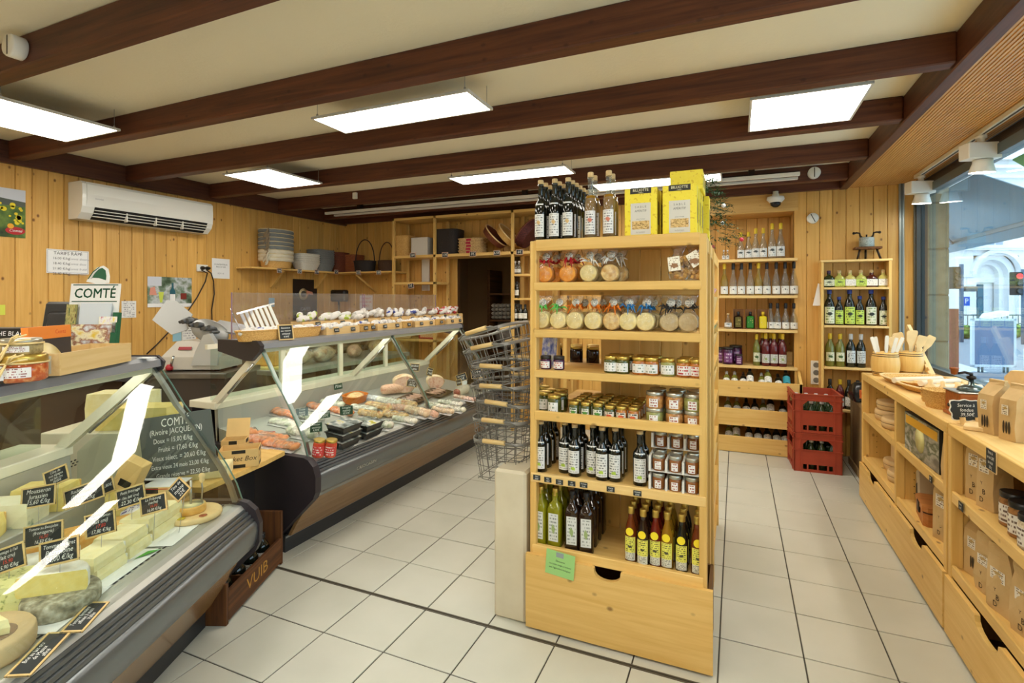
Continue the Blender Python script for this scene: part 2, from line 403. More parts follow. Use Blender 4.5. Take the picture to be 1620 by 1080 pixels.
# light panels
EM=emission('panel_light',LAMP_C,PANEL_E)
FRAME=mat('panel_frame',(214,212,204),.4,.2)
def panel(x0,y0,x1,y1,label,z=2.555):
 t=thing('ceiling_light',label,'ceiling light',((x0+x1)/2,(y0+y1)/2,z),0,'ceiling light panels')
 w,d=(x1-x0)/2,(y1-y0)/2
 f=MB()
 for a,b in (((-w,-d),(w,-d+.012)),((-w,d-.012),(w,d)),((-w,-d+.012),(-w+.012,d-.012)),((w-.012,-d+.012),(w,d-.012))):
  f.box((*a,0),(*b,.014))
 f.box((-w+.01,-d+.01,.011),(w-.01,d-.01,.0135))
 f.build('frame',FRAME,t)
 MB().box((-w+.012,-d+.012,.002),(w-.012,d-.012,.006)).build('diffuser',EM,t)
 for sx in (-1,1):
  for sy in (-1,1):
   MB().tube([(sx*(w-.03),sy*(d-.02),.014),(sx*(w-.03),sy*(d-.02),ZC-z)],.0016,5).lathe([(.006,.014),(.006,.03),(.002,.034)],8,TR(sx*(w-.03),sy*(d-.02),0)).build('hanging_wire',STEEL,t)
 return t
panel(-4.155,1.435,-3.565,2.025,'square white light panel hanging nearest the left wall, cut by the picture edge')
panel(-2.30,2.335,-1.253,2.63,'long white light panel hanging between beams above the aisle')
panel(.067,3.04,.622,3.62,'square white light panel beside the reeded wooden soffit')
panel(-4.035,3.09,-3.50,3.695,'square white light panel past the air conditioner')
panel(-2.33,3.96,-1.25,4.245,'long thin light panel seen flat behind the oil bottles')
panel(-1.24,4.72,-.115,5.03,'long light panel farthest back, half hidden by the yellow boxes')
for x,y,l in ((-3.9,-.1,'beside the left wall'),(-1.9,.2,'over the cheese counter'),(-.3,.9,'nearest the viewer'),(-1.2,-1.3,'far behind the viewer'),(-3.9,-1.4,'in the rear left corner'),(.3,-.5,'beside the side beam')):
 panel(x-.3,y-.3,x+.3,y+.3,'added square white light panel outside the picture, '+l,2.57)  # unseen panels added so light also reaches the room around the viewer
# unlit double strip along the rear beam
t=thing('strip_light','long unlit white strip fixture with a dark centre under the rear beam','light fixture',(0,5.15,2.555))
MB().box((-4.75,-.10,0),(.50,-.06,.03),.003).build('rail',WHITE,t)
MB().box((-4.75,.06,0),(.50,.10,.03),.003).build('rail',WHITE,t)
MB().box((-4.75,-.06,.02),(.50,.06,.05)).build('housing',mat('dark_recess',(52,34,26),.7),t)  # dark colour stands in for the shading between the two rails
for x in (-4.3,-2.1,.1):MB().box((x,-.03,.05),(x+.05,.03,ZC-2.555)).build('mount',mat('dark_recess',(0,0,0)),t)
# ------------------------------------------------------------------ pixel helpers used only to work out where things stand
_cy,_sy=math.cos(YAW),math.sin(YAW)
def ray(u,v):
 a=(u-810)/821; return Vector((-_sy+a*_cy,_cy+a*_sy,(472-v)/821))
def at_y(u,v,y):r=ray(u,v); return Vector((0,0,1.5))+r*(y/r.y)
def at_x(u,v,x):r=ray(u,v); return Vector((0,0,1.5))+r*(x/r.x)
def at_z(u,v,z):r=ray(u,v); return Vector((0,0,1.5))+r*((z-1.5)/r.z)
def X_at(u,y): return at_y(u,472,y).x
# ------------------------------------------------------------------ bottles, jars and bags (prototypes, copied later)
G_DARK=mat('dark_bottle_glass',(20,22,16),.06,spec=.8)
G_GREEN=mat('green_bottle_glass',(34,52,26),.07,spec=.7)
G_OLIVE=mat('olive_oil_glass',(152,148,22),.06,spec=.7,trans=.25)
G_GOLD=mat('golden_oil_glass',(196,144,40),.06,spec=.7,trans=.5)
G_AMBER=mat('amber_syrup_glass',(124,58,22),.06,spec=.7,trans=.2)
G_RED=mat('red_syrup_glass',(120,34,22),.06,spec=.7,trans=.2)
G_BROWN=mat('brown_bottle_glass',(44,28,18),.07,spec=.7)
G_WINE=mat('wine_bottle_glass',(22,26,20),.08,spec=.7)
G_WHITEW=mat('white_wine_glass',(128,128,56),.08,spec=.7,trans=.2)
G_ROSE=mat('berry_bottle_glass',(96,30,36),.08,spec=.7)
G_CLEAR=glass('clear_glass',(232,236,232),1.6,milky=.06)
CAPY=mat('yellow_capsule',(222,188,40),.4)
CAPK=mat('black_capsule',(28,28,32),.35)
CAPB=mat('blue_capsule',(44,60,140),.35)
CAPW=mat('white_capsule',(206,206,206),.4)
CAPR=mat('purple_capsule',(72,40,84),.4)
LB_OIL=printed('oil_label',(226,226,222),(110,112,112),9,9,(212,178,120),(.52,.72),ar=.22)
LB_OIL2=printed('organic_oil_label',(224,224,220),(100,104,104),9,9,(170,200,70),(.12,.3),ar=.24)
LB_RED=printed('red_oil_label',(228,226,222),(110,110,110),9,9,(206,120,96),(.5,.7),ar=.24)
LB_OLV=printed('olive_branch_label',(214,216,212),(124,130,124),8,7,(150,170,110),(.25,.65),ar=.2)
LB_SYR=printed('syrup_label',(226,222,96),(80,84,40),8,7,(72,70,50),(.3,.46),ar=.22)
LB_SYR2=printed('syrup_lower_label',(214,214,200),(90,90,84),6,8)
LB_DISC=mat('yellow_disc',(240,216,40),.5)
LB_PLAIN=printed('plain_label',(232,230,222),(90,90,90),6,8,thr=.58)
LB_SPIRIT=printed('spirit_label',(226,226,222),(120,124,124),4,6,(70,76,76),(.5,.8),thr=.6)
LB_HEART=printed('emblem_label',(230,228,220),(150,150,150),3,6,(40,40,40),(.5,.68),thr=.62,ar=.12)
LB_BIRD=printed('bird_label',(222,224,200),(110,140,60),6,7,(36,44,36),(.48,.7),ar=.3)
LB_GRN=printed('lime_label',(190,212,90),(90,110,40),6,7,(40,50,30),(.48,.7),ar=.3)
LB_FIR=printed('fir_label',(226,226,196),(150,150,120),6,7,(60,90,40),(.35,.7),ar=.34)
LB_FACE=printed('sketch_label',(214,220,220),(60,64,70),7,6,thr=.5)
def label_arc(r,z0,z1,a=1.0,n=8,face=-PI/2):
 m=MB();vs=[];fs=[]
 for z in (z0,z1):
  for i in range(n+1):
   t=face-a+2*a*i/n;vs.append((r*math.cos(t),r*math.sin(t),z))
 for i in range(n):fs.append((i,i+1,n+2+i,n+1+i))
 return m.add(vs,fs,True)
def bottle(name,label,cat,prof,gm,cap=None,lab=None,n=14,neck=None,extra=None,square=False,liquid=None):
 """prof: outline radius/height; cap: (r, z0, z1, material); lab: (z0, z1, arc, material)"""
 b=MB()
 if square:
  rings=[]
  for r,z in prof:
   q=[];k=min(r*.25,.012)
   for sx,sy in ((1,-1),(1,1),(-1,1),(-1,-1)):
    p=[(sx*r,sy*(r-k)),(sx*(r-k),sy*r)]
    if sx*sy>0:q+=[(*p[0],z),(*p[1],z)]
    else:q+=[(*p[1],z),(*p[0],z)]
   rings.append(q)
  b.loft(rings)
 else:b.lathe(prof,n)
 o=tag(b.build(name,gm),label,cat)
 if liquid:
  lm,zt,sh=liquid
  pr=[(max(r-sh,.001),z+(.004 if i==0 else 0)) for i,(r,z) in enumerate(prof) if z<=zt]
  pr.append((pr[-1][0],zt));MB().lathe(pr,n).build('liquid',lm,o)
 if cap:MB().lathe([(cap[0]*.96,cap[1]),(cap[0],cap[1]+.002),(cap[0],cap[2]-.003),(cap[0]*.85,cap[2])],10).build('cap',cap[3],o)
 if lab:
  R=max(r for r,z in prof)+.0008
  if square:
   a=R*lab[2];MB().add([(-a,-R,lab[0]),(a,-R,lab[0]),(a,-R,lab[1]),(-a,-R,lab[1])],[(0,1,2,3)]).build('label',lab[3],o)
  else:label_arc(R,lab[0],lab[1],lab[2]).build('label',lab[3],o)
 if neck:
  r,z0,z1,m=neck;label_arc(r,z0,z1,.9,6).build('neck_label',m,o)
 if extra:extra(o)
 snapshot(o); return o
ORD=('first','second','third','fourth','fifth','sixth','seventh','eighth','ninth','tenth','eleventh','twelfth','thirteenth','fourteenth')
ROW=('front','second','third','fourth','fifth','sixth')
protos=[]
def proto(o):protos.append(o); return o
P_OIL=[(.024,0),(.0275,.004),(.0275,.15),(.025,.168),(.0135,.19),(.012,.20),(.012,.252),(.014,.254),(.014,.262)]
b_oil=proto(bottle('oil_bottle','','bottle',P_OIL,G_DARK,(.0135,.262,.282,CORK),(.018,.122,.95,LB_OIL),neck=(.0255,.164,.17,WPAPER)))
b_oil_gold=proto(bottle('oil_bottle','','bottle',[(r,z*1.04) for r,z in P_OIL],G_CLEAR,(.0135,.272,.296,CORK),(.018,.122,.95,LB_RED),liquid=(G_GOLD,.19,.002)))
b_org=proto(bottle('oil_bottle','','bottle',[(r*1.08,z*.83) for r,z in P_OIL],G_DARK,(.0145,.212,.232,CORK),(.018,.118,.95,LB_OIL2),neck=(.0275,.130,.141,WPAPER)))
b_sqg=proto(bottle('olive_oil_bottle','','bottle',[(.030,0),(.032,.004),(.032,.165),(.027,.188),(.0125,.205),(.0125,.245)],G_OLIVE,(.0145,.228,.262,GOLD),(.03,.155,.7,LB_OLV),square=True))
b_sqd=proto(bottle('olive_oil_bottle','','bottle',[(.030,0),(.032,.004),(.032,.165),(.027,.188),(.0125,.205),(.0125,.245)],G_BROWN,(.0145,.228,.262,CAPK),(.03,.155,.7,LB_OLV),square=True))
P_SYR=[(.022,0),(.026,.004),(.026,.125),(.022,.15),(.012,.185),(.011,.215),(.013,.218),(.013,.226)]
def disc(o):
 m=MB();m.lathe([(0.001,0),(.0165,.0005)],14,MX((0,-.0268,.134),(1,0,0),(0,.12,1)));m.build('disc_label',LB_DISC,o)
b_syr=[proto(bottle('syrup_bottle','','bottle',P_SYR,g,(.0145,.205,.236,GOLD),(.045,.112,.95,LB_SYR),neck=(.0268,.012,.045,LB_SYR2),extra=disc)) for g in (G_AMBER,G_BROWN,G_RED,G_GOLD,G_DARK)]
def jar(label,lid,fill,r=.031,h=.07,lab=None,la=1.0,lidh=.014,gold=True,name='jar'):
 b=MB().lathe([(r*.9,0),(r,.004),(r,h*.72),(r*.93,h*.8),(r*.86,h*.86)],14)
 o=tag(b.build(name,fill),label,'jar')
 MB().lathe([(r*.95,h*.84),(r*.97,h*.85),(r*.97,h*.85+lidh),(r*.9,h*.85+lidh+.001),(r*.8,h*.85+lidh-.001)],14).build('lid',lid,o)
 if lab:label_arc(r+.0006,h*.12,h*.66,la,8).build('label',lab,o)
 snapshot(o); return o
SILVER=mat('silver_lid',(186,184,170),.3,.8)
F_PESTO=noisy('pesto_fill',[(.3,(50,58,20)),(.7,(92,96,38))],60,rough=.12,spec=.7)
F_ORANGE=noisy('orange_fill',[(.3,(160,84,30)),(.7,(200,130,56))],60,rough=.12,spec=.7)
F_PALE=noisy('pale_green_fill',[(.3,(124,128,66)),(.7,(170,168,100))],60,rough=.12,spec=.7)
F_TERR=noisy('terrine_fill',[(.3,(150,96,48)),(.7,(206,150,84))],70,rough=.12,spec=.7)
F_HONEY=mat('honey_fill',(140,84,36),.1,spec=.7)
F_DARKJ=mat('dark_jam_fill',(38,20,20),.1,spec=.7)
F_PURP=mat('purple_jam_fill',(70,26,62),.1,spec=.7)
L_WHT=printed('jar_label_white',(232,232,228),(120,140,120),3,6,thr=.55)
L_GRN=printed('jar_label_green',(224,226,214),(40,70,40),3,4,(80,140,60),(.2,.7),thr=.45)
L_REDL=printed('jar_label_red',(232,228,224),(180,50,50),3,6,thr=.5)
L_RED2=printed('jar_label_tomato',(226,216,200),(40,40,36),3,4,(206,84,44),(.15,.7),thr=.45)
L_SM=printed('small_jar_label',(236,234,230),(150,60,44),3,5,thr=.5)
# ------------------------------------------------------------------ the central gondola
GX0,GX1,GY=-.868,-.108,2.215
SH=dict(top=1.765,s2=1.573,s3=1.359,s4=1.175,s5=.989,s6=.705,s7=.38)
gon=thing('display_shelf','tall pine gondola shelf in the middle of the shop, with a drawer at its foot','shelf',(GX0,GY,0))
gw=GX1-GX0;GD=.36
def gp(name,a,b,m,c=.003,parent=None): return MB().box(a,b,c).build(name,m,parent or gon)
for x in (0,gw-.03):
 gp('post',(x,0,.0),(x+.03,.045,1.762),PINE_V)
 gp('post',(x,GD-.045,.0),(x+.03,GD,1.762),PINE_V)
 gp('post',(x,.67,.0),(x+.03,.71,1.762),PINE_V)
gp('top_board',(.03,.02,SH['top']-.022),(gw-.03,.71,SH['top']-.0008),PINE_X)
gp('top_rail',(.028,-.002,1.716),(gw-.026,.02,SH['top']+.002),PINE_X)
gp('side_rail',(gw-.03,.045,1.70),(gw-.005,.67,SH['top']),PINE_Y)
gp('side_rail',(.005,.045,1.70),(.03,.67,SH['top']),PINE_Y)
for k,hgt in (('s2',.037),('s3',.036),('s4',.034),('s5',.042)):
 z=SH[k]
 e=.0208 if k=='s5' else.0008;gp('shelf_board',(.028,.02,z-.016-e),(gw-.026,GD-.01,z-e),PINE_X)
 gp('shelf_rail',(.02,-.002,z-hgt),(gw-.02,.02,z),PINE_X)
 gp('back_rail',(.03,GD-.01,z-.056),(gw-.03,GD+.008,z-.022),PINE_X)
gp('shelf_board',(.028,.02,SH['s6']-.022),(gw-.026,GD-.01,SH['s6']-.0048),PINE_X)
gp('shelf_rail',(.004,-.004,.664),(gw-.004,.02,SH['s6']),LIGHT_X)
gp('shelf_board',(.028,.02,SH['s7']-.03),(gw-.026,GD-.01,SH['s7']-.0128),PINE_X)
gp('shelf_rail',(.012,-.004,.338),(gw-.012,.02,SH['s7']),PINE_X)
for i in range(5):
 x=.24+i*.098;gp('back_plank',(x,GD+.008,.34),(x+.096,GD+.022,1.74),PINE_V,.003)
gp('back_plank',(.03,GD+.008,.03),(.238,GD+.022,.72),PINE_V)
# shelves of the rear side
for z in (1.56,1.40,1.16,.98,.70,.38):
 gp('rear_shelf',(.03,GD+.024,z-.02),(gw-.03,.67,z-.0008),PINE_X)
# drawer with a scooped handle
def scoop_front(w,z0,z1,cx,cw,cd,th,M=None):
 n=10;poly=[(0,z0),(w,z0),(w,z1)]
 poly+=[(cx+cw/2+.012,z1)]+[(cx+cw/2*math.cos(PI*i/n),z1-.004-cd*math.sin(PI*i/n)**.7) for i in range(n+1)]+[(cx-cw/2-.012,z1),(0,z1)]
 m=MB();R=Matrix.Rotation(PI/2,4,'X')
 m.prism(poly,0,th,(M or Matrix())@R)
 return m
dw=gw+.035
dr=scoop_front(dw,.012,.342,dw*.47,.115,.045,.02).build('drawer',PINE_X,gon);dr.location=(-.012,-.004,0)
MB().box((.01,.0,.012),(dw-.01,.3,.03)).box((.01,.0,.03),(.022,.3,.30)).box((dw-.022,.0,.03),(dw-.01,.3,.30)).box((.01,.29,.03),(dw-.01,.30,.30)).build('drawer_box',mat('drawer_inside',(120,84,44),.8),dr)
gp('plinth',(.01,.012,0),(gw-.01,.66,.014),mat('dark_plinth',(96,72,44),.7))
# rear end rack with slanted pockets facing the aisle
rk=thing('pocket_rack','pine end rack with slanted pockets of patterned sachets behind the gondola','rack',(GX1,GY+.72,0))
for y in (0,.75):MB().box((-.05,y,0),(.0,y+.035,1.762),.003).build('post',PINE_V,rk)
MB().box((-.06,.0,1.70),(-.004,.785,1.765),.003).build('top_rail',PINE_Y,rk);MB().box((-.36,.0,1.745),(-.06,.785,1.765)).box((-.36,.0,.0),(-.33,.03,1.745)).box((-.36,.755,.0),(-.33,.785,1.745)).build('top_board',PINE_Y,rk)
MB().box((-.075,.0,.03),(-.062,.785,1.70)).build('back_panel',PINE_V,rk)
cols=[((236,90,120),(240,240,240)),((90,170,90),(240,236,220)),((230,200,80),(80,60,90)),((240,240,240),(120,80,150)),((100,180,200),(240,240,240)),((220,120,60),(240,240,230))]
for k,z in enumerate((1.36,1.13,.90,.66,.40,.14)):
 MB().box((-.06,.035,z-.012),(-.002,.75,z-.001)).build('pocket_floor',PINE_Y,rk)
 m=MB();a=[(-.044,.0),(-.034,.0),(-.006,.15),(-.016,.15)]
 m.add([(x,y,z+q) for y in (.037,.748) for x,q in a],[(0,1,2,3),(7,6,5,4),(0,4,5,1),(1,5,6,2),(2,6,7,3),(3,7,4,0)])
 m.build('pocket_front',LIGHT_Y,rk)
 for j in range(5):
  fm=noisy('flower_cloth_%d'%k,[(.3,(244,242,238)),(.5,cols[k][0]),(.62,(244,242,238)),(.7,cols[k][1])],90,2,.8)
  s=MB().loft([[(q*.005-.0+.006,w*.05,.002) for q,w in ((-1,-1),(1,-1),(1,1),(-1,1))],[(q*.009+.010,w*.055,.09) for q,w in ((-1,-1),(1,-1),(1,1),(-1,1))],[(q*.012+.014,w*.045,.165) for q,w in ((-1,-1),(1,-1),(1,1),(-1,1))],[(q*.018+.026,w*.05,.20) for q,w in ((-1,-1),(1,-1),(1,1),(-1,1))]])
  o=s.build('sachet',fm);o.location=(GX1-.052,GY+.72+.10+j*.137,z)
  tag(o,'patterned cloth sachet in the %s pocket of the end rack, %s from the front'%(('topmost','second','third','fourth','fifth','lowest')[k],ORD[j]),'sachet','sachets in the end rack')
# the small green notice taped on the drawer
a=at_y(861,868,GY-.03);b=at_y(912,917,GY-.03)
nt=thing('paper_notice','small green paper notice taped to the drawer front','notice',M=MX(((a.x+b.x)/2,GY-.032,(a.z+b.z)/2),(1,0,-.09),(.09,-.06,1)))
MB().box((-.066,-.056,-.0006),(.066,.056,.0006)).build('sheet',mat('green_paper',(160,210,130),.7),nt)
MB().box((-.02,.03,.0007),(.014,.052,.0012)).build('tape',mat('grey_tape',(150,160,160),.4),nt)
for i,s in enumerate(('Découvrez','nos huiles vierges provenant','avec l\'agriculture biologique')):
 text(nt,s,TR(0,.012-i*.017,.001),.011 if i else.012,mat('dark_ink',(40,60,40),.6),shear=.3,width=.8)
# price tags clipped to the rail
def rail_tag(u,v,y,lines,label,w=.034,h=.022):
 p=at_y(u,v,y)
 t=thing('price_tag',label,'price tag',M=MX((p.x,y,p.z),(1,0,0),(0,0,1)),group='price tags on the gondola rail')
 MB().box((-w/2,-h/2,-.001),(w/2,h/2,.001)).build('board',SLATE,t)
 for i,s in enumerate(lines):text(t,s,TR(0,.005-.011*i,.0013),.0095,CHALK,width=.75,shear=.2)
for k,(x,y,l) in enumerate(((87,105,('Olive','8,50€')),(140,116,('Noix','9,80€')),(195,127,('Colza','6,50€')),(253,134,('Lin','7,30€')),(310,141,('Noisette','9,90€')),(438,161,('Courge','6,50€')),(565,180,('Noisette','8,90€')))):
 rail_tag(820+x/3,720+y/3,GY-.0065,l,'black price tag on the gondola rail, %s from the left'%ORD[k])
# ------------------------------------------------------------------ goods on the gondola
def put_col(pr,u,y0,z,n,dy,lab,group,xj=.0):
 """a column of equal bottles going back from the front edge"""
 x=X_at(u,y0)
 for r in range(n):
  dup(pr,lab%ROW[r],(x+random.uniform(-xj,xj),y0+r*dy,z),random.uniform(-.15,.15),group=group)
T=SH['top']
for c,u in enumerate((855.6,877.8,899.0)):
 put_col(b_oil,u,GY+.045,T,4 if c<2 else 6,.062,'dark oil bottle with cork on the gondola top, '+ORD[c]+' column, %s row','dark oil bottles on the gondola top')
for c,u in enumerate((934.4,963.3)):
 put_col(b_oil_gold,u,GY+.045,T,2,.07,'clear bottle of golden oil on the gondola top, '+('left','right')[c]+' column, %s row','golden oil bottles on the gondola top')
# yellow biscuit boxes
YEL=noisy('yellow_card',[(.0,(238,214,40)),(.62,(242,222,60)),(.68,(222,190,40)),(1,(222,190,40))],70,1,.5)
YELS=mat('yellow_card_plain',(236,212,36),.5)
LBLK=mat('black_print',(34,32,24),.5)
GREYP=mat('grey_panel',(214,210,198),.6)
BISC=noisy('biscuit_window',[(.3,(96,60,24)),(.5,(214,178,110)),(.8,(240,214,156))],9,2,.5,coord='Generated',vor=False)
def biscuit_box():
 t=thing('biscuit_box','','box')
 w,d,h=.136,.085,.206
 MB().box((-w/2,0,0),(w/2,d,h),.002).build('carton',YEL,t)
 def pl(name,x0,x1,z0,z1,m,y=-.0006): return MB().add([(x0,y,z0),(x1,y,z0),(x1,y,z1),(x0,y,z1)],[(0,1,2,3)]).build(name,m,t)
 pl('front_panel',-.042,.042,.008,.142,GREYP)
 pl('window',-.036,.036,.03,.066,BISC,-.001)
 pl('name_strip',-.044,.044,.182,.207,LBLK,-.001)
 MB().add([(-.044,-.001,.207),(.044,-.001,.207),(.044,.018,.2068),(-.044,.018,.2068)],[(0,1,2,3)]).build('name_flap',LBLK,t)
 MB().add([(w/2+.0006,.02,.05),(w/2+.0006,d-.015,.05),(w/2+.0006,d-.015,.15),(w/2+.0006,.02,.15)],[(0,1,2,3)]).build('side_panel',mat('dark_yellow_print',(150,128,30),.5),t)
 F= lambda z:MX((0,-.0015,z),(1,0,0),(0,0,1))
 text(t,'BILLIOTTE',F(.1965),.0155,mat('cream_print',(240,232,190),.5),width=.95)
 text(t,'• PARIS •',F(.186),.006,MC['cream_print'])
 g=mat('grey_print',(110,108,100),.6)
 text(t,'S A B L É',F(.125),.0125,g);text(t,'APÉRITIF',F(.108),.013,g);text(t,'saveur fromage',F(.074),.006,g);text(t,'La Comtesse',F(.018),.007,g)
 return snapshot(t)
pb=biscuit_box()
y1=GY+.035
for u,lab in ((1013.5,'yellow aperitif biscuit box on the gondola top, left one'),(1075,'yellow aperitif biscuit box on the gondola top, front right')):
 dup(pb,lab,(X_at(u,y1),y1,T),0,group='yellow biscuit boxes')
 x=X_at(u,y1)
 for r in (1,2):dup(pb,'%s, %s behind it'%(lab,('one','two')[r-1]),(x+.004*r,y1+.092*r,T),0,group='yellow biscuit boxes')
dup(pb,'yellow biscuit box lying flat on top of the right boxes',M=TR(X_at(1079,y1)+.006,y1+.325,T+.2065)@Matrix.Rotation(PI/2,4,'X'),group='yellow biscuit boxes')
dup(pb,'yellow biscuit box at the far right rear of the gondola top',(GX1-.075,y1+.30,T),0,group='yellow biscuit boxes')
hide_proto(pb)
# bags of round biscuits
FILM=glass('bag_film',(250,250,250),1.5,.12,milky=.06,scr=55)
def cookie_mat(n,a,b): return noisy(n,[(.3,a),(.7,b)],50,4,.8,bump=.3)
CK=[cookie_mat('orange_biscuit',(226,140,40),(240,172,74)),cookie_mat('cream_biscuit',(226,206,136),(238,224,168)),cookie_mat('speckled_biscuit',(200,150,80),(236,214,150)),cookie_mat('grey_biscuit',(186,164,118),(206,186,142))]
RB=dict(red=mat('red_ribbon',(190,34,44),.5),green=mat('green_ribbon',(96,200,90),.5),orange=mat('orange_ribbon',(240,130,30),.5),blue=mat('blue_ribbon',(40,130,200),.5),black=mat('black_ribbon',(44,44,44),.5),white=mat('white_ribbon',(236,236,230),.5))
TAGM=printed('round_tag',(226,226,218),(110,110,104),5,6,thr=.46)
def biscuit_bag(x,y,z,ck,rb,label,group,n=4,s=1.0,tagside=0):
 t=thing('biscuit_bag',label,'bag',(x,y,z),random.uniform(-.12,.12),group)
 s*=1.22;r=.0315*s;L=.017*n
 for i in range(n):
  m=MB();y0=.004+i*.0175
  m.lathe([(r*.9,0),(r,.003),(r,.012),(r*.9,.0155)],16,MX((0,y0,r+.002),(1,0,0),(0,0,1))@Matrix.Rotation(PI,4,'X'))
  m.build('biscuit',CK[ck],t)
 rings=[];rnd=random.Random(hash((round(x,3),round(z,2)))&999)
 N=14
 for zz,rx,ry,yc in ((.001,r*.8,L/2,L/2),(r*.6,r*1.12,L/2+.01,L/2),(r*1.5,r*1.1,L/2+.008,L/2),(r*2.05,r*.8,L/2,L/2),(r*2.45,.009,.009,L/2),(r*2.6,.009,.009,L/2),(r*3.2,r*.85,.016,L/2+.004),(r*3.9,r*1.1,.02,L/2+.01)):
  rings.append([(rx*math.cos(2*PI*k/N)*rnd.uniform(.86,1.12),yc+ry*math.sin(2*PI*k/N)*rnd.uniform(.86,1.1),zz*rnd.uniform(.97,1.03)) for k in range(N)])
 m=MB();m.loft(rings,True,False);m.build('film',FILM,t)
 m=MB();zc=r*2.52
 m.tube([(.0105*math.cos(2*PI*k/10),L/2+.0105*math.sin(2*PI*k/10),zc) for k in range(10)],.0028,5,True)
 for k in range(6):
  a=rnd.uniform(-PI,0);l=rnd.uniform(.03,.05)
  m.tube([(0.01*math.cos(a),L/2+.01*math.sin(a),zc),(l*.6*math.cos(a),L/2-.012+l*.4*math.sin(a),zc+rnd.uniform(.0,.022)),(l*math.cos(a),L/2-.014+l*.6*math.sin(a),zc+rnd.uniform(-.03,.016))],[.0045,.0042,.0016],4)
 m.build('ribbon',RB[rb],t)
 MB().lathe([(.0,0),(.018,.0002),(.018,.0008),(.0,.001)],16,MX((tagside*.015+.006,L/2-.02,r*3.15),(1,0,.15),(-.1,.25,1))@Matrix.Rotation(0,4,'X')).build('round_tag',TAGM,t)
Z= lambda v:260+v/4.153
U= lambda u:820+u/4.153
yb_=GY+.05
for k,(u,ck,rb,lab) in enumerate(((170,0,'red','bag of orange biscuits with red ribbon, upper shelf, leftmost'),(318,0,'red','bag of orange biscuits with red ribbon, upper shelf, second'),(455,1,'white','bag of cream biscuits tied with white ribbon on the upper shelf'),(598,2,'white','bag of speckled biscuits tied with white ribbon on the upper shelf'))):
 biscuit_bag(X_at(U(u),yb_),yb_,SH['s2'],ck,rb,lab,'biscuit bags on the upper shelf',4)
 biscuit_bag(X_at(U(u),yb_)+.012,yb_+.105,SH['s2'],ck,rb,lab+', one behind it','biscuit bags on the upper shelf',4)
sp=((145,1,'green','pale biscuits tied with green ribbon, far left'),(255,1,'green','pale biscuits tied with green ribbon, second from left'),(362,1,'orange','pale biscuits tied with orange ribbon, third from left'),(485,1,'orange','pale biscuits tied with orange ribbon, fourth from left'),(608,2,'orange','speckled biscuits tied with orange ribbon'),(716,1,'blue','pale biscuits tied with blue ribbon, left of two'),(830,1,'blue','pale biscuits tied with blue ribbon, right of two'),(992,3,'black','greyish biscuits tied with black ribbon, left of two'),(1115,3,'black','greyish biscuits tied with black ribbon, right of two'))
for k,(u,ck,rb,lab) in enumerate(sp):
 biscuit_bag(X_at(U(u),yb_),yb_,SH['s3'],ck,rb,'bag of '+lab.replace('tied with','with')+', third shelf, front','biscuit bags on the third shelf',4,1.02)
 if k in (2,3,4,6,7):biscuit_bag(X_at(U(u),yb_)+.015,yb_+.11,SH['s3'],ck,rb,'bag of '+lab.replace('tied with','with')+', third shelf, rear','biscuit bags on the third shelf',3)
# bags of golden croutons
CROU=mat('crouton',(204,160,90),.8,var=.25)
CARD=printed('photo_card',(232,226,206),(150,130,100),9,7,(140,96,56),(.2,.55),thr=.55)
for k,(u,lab,tilt) in enumerate(((1050,'film bag of golden croutons with a hanging card, left',.2),(1150,'film bag of golden croutons with a tilted card, right end',.55))):
 x=X_at(U(u),yb_);t=thing('crouton_bag',lab+' of the upper shelf','bag',(x,yb_-.02,SH['s2']),0,'crouton bags')
 rnd=random.Random(k);m=MB()
 for i in range(46):
  q=TR(rnd.uniform(-.03,.03),rnd.uniform(.0,.05),.012+.085*rnd.random())@Matrix.Rotation(rnd.uniform(0,3),4,V(rnd.random(),rnd.random(),rnd.random()+.1))
  m.box((-.009,-.008,-.007),(.009,.008,.007),.0025,q)
 m.build('croutons',CROU,t,kind='stuff')
 rings=[]
 for zz,rx,ry in ((.001,.034,.03),(.04,.042,.038),(.09,.04,.034),(.115,.016,.014),(.15,.034,.02)):
  rings.append([(rx*math.cos(2*PI*q/12)*rnd.uniform(.9,1.1),.025+ry*math.sin(2*PI*q/12),zz) for q in range(12)])
 MB().loft(rings,True,False).build('film',FILM,t)
 M=MX((.008 if k else -.012,-.02,.088 if k else.07),(math.cos(tilt),0,math.sin(tilt)*(1 if k else.6)),(-math.sin(tilt),.15,math.cos(tilt)))
 MB().box((-.024,-.03,0),(.024,.03,.001),0,M).build('card',CARD,t)
# jars: shelf four
U2= lambda u:820+u/4.5
yj=GY+.055
jp=jar('',GOLD,F_PESTO,lab=L_WHT);jo=jar('',GOLD,F_ORANGE,lab=L_WHT);jg=jar('',GOLD,F_PALE,lab=L_WHT);jr=jar('',GOLD,F_ORANGE,lab=L_REDL);jd=jar('',mat('dark_lid',(40,34,30),.4),F_PURP,lab=L_REDL,r=.026,h=.055)
protos+=[jp,jo,jg,jr,jd]
for k,(u,pr,l) in enumerate(((660,jp,'green pesto jar'),(742,jp,'green pesto jar'),(862,jo,'orange spread jar'),(950,jo,'orange spread jar'),(1065,jg,'pale green jar'),(1180,jr,'orange jar with red lettering'),(1272,jr,'orange jar with red lettering'))):
 for r in range(2 if k not in (4,) else 1):
  dup(pr,'%s, %s from left, %s row, fourth shelf'%(l,ORD[k],ROW[r]),(X_at(U2(u),yj)+.005*r,yj+.075*r,SH['s4']),0,group='jars on the fourth shelf')
for k,u in enumerate((197,290)):dup(jd,'small dark jam jar on the fourth shelf, %s of the pair'%('left','right')[k],(X_at(U2(u),yj),yj,SH['s4']),0,group='small dark jam jars')
p=at_y(U2(222),500+290/4.5,yj+.06)
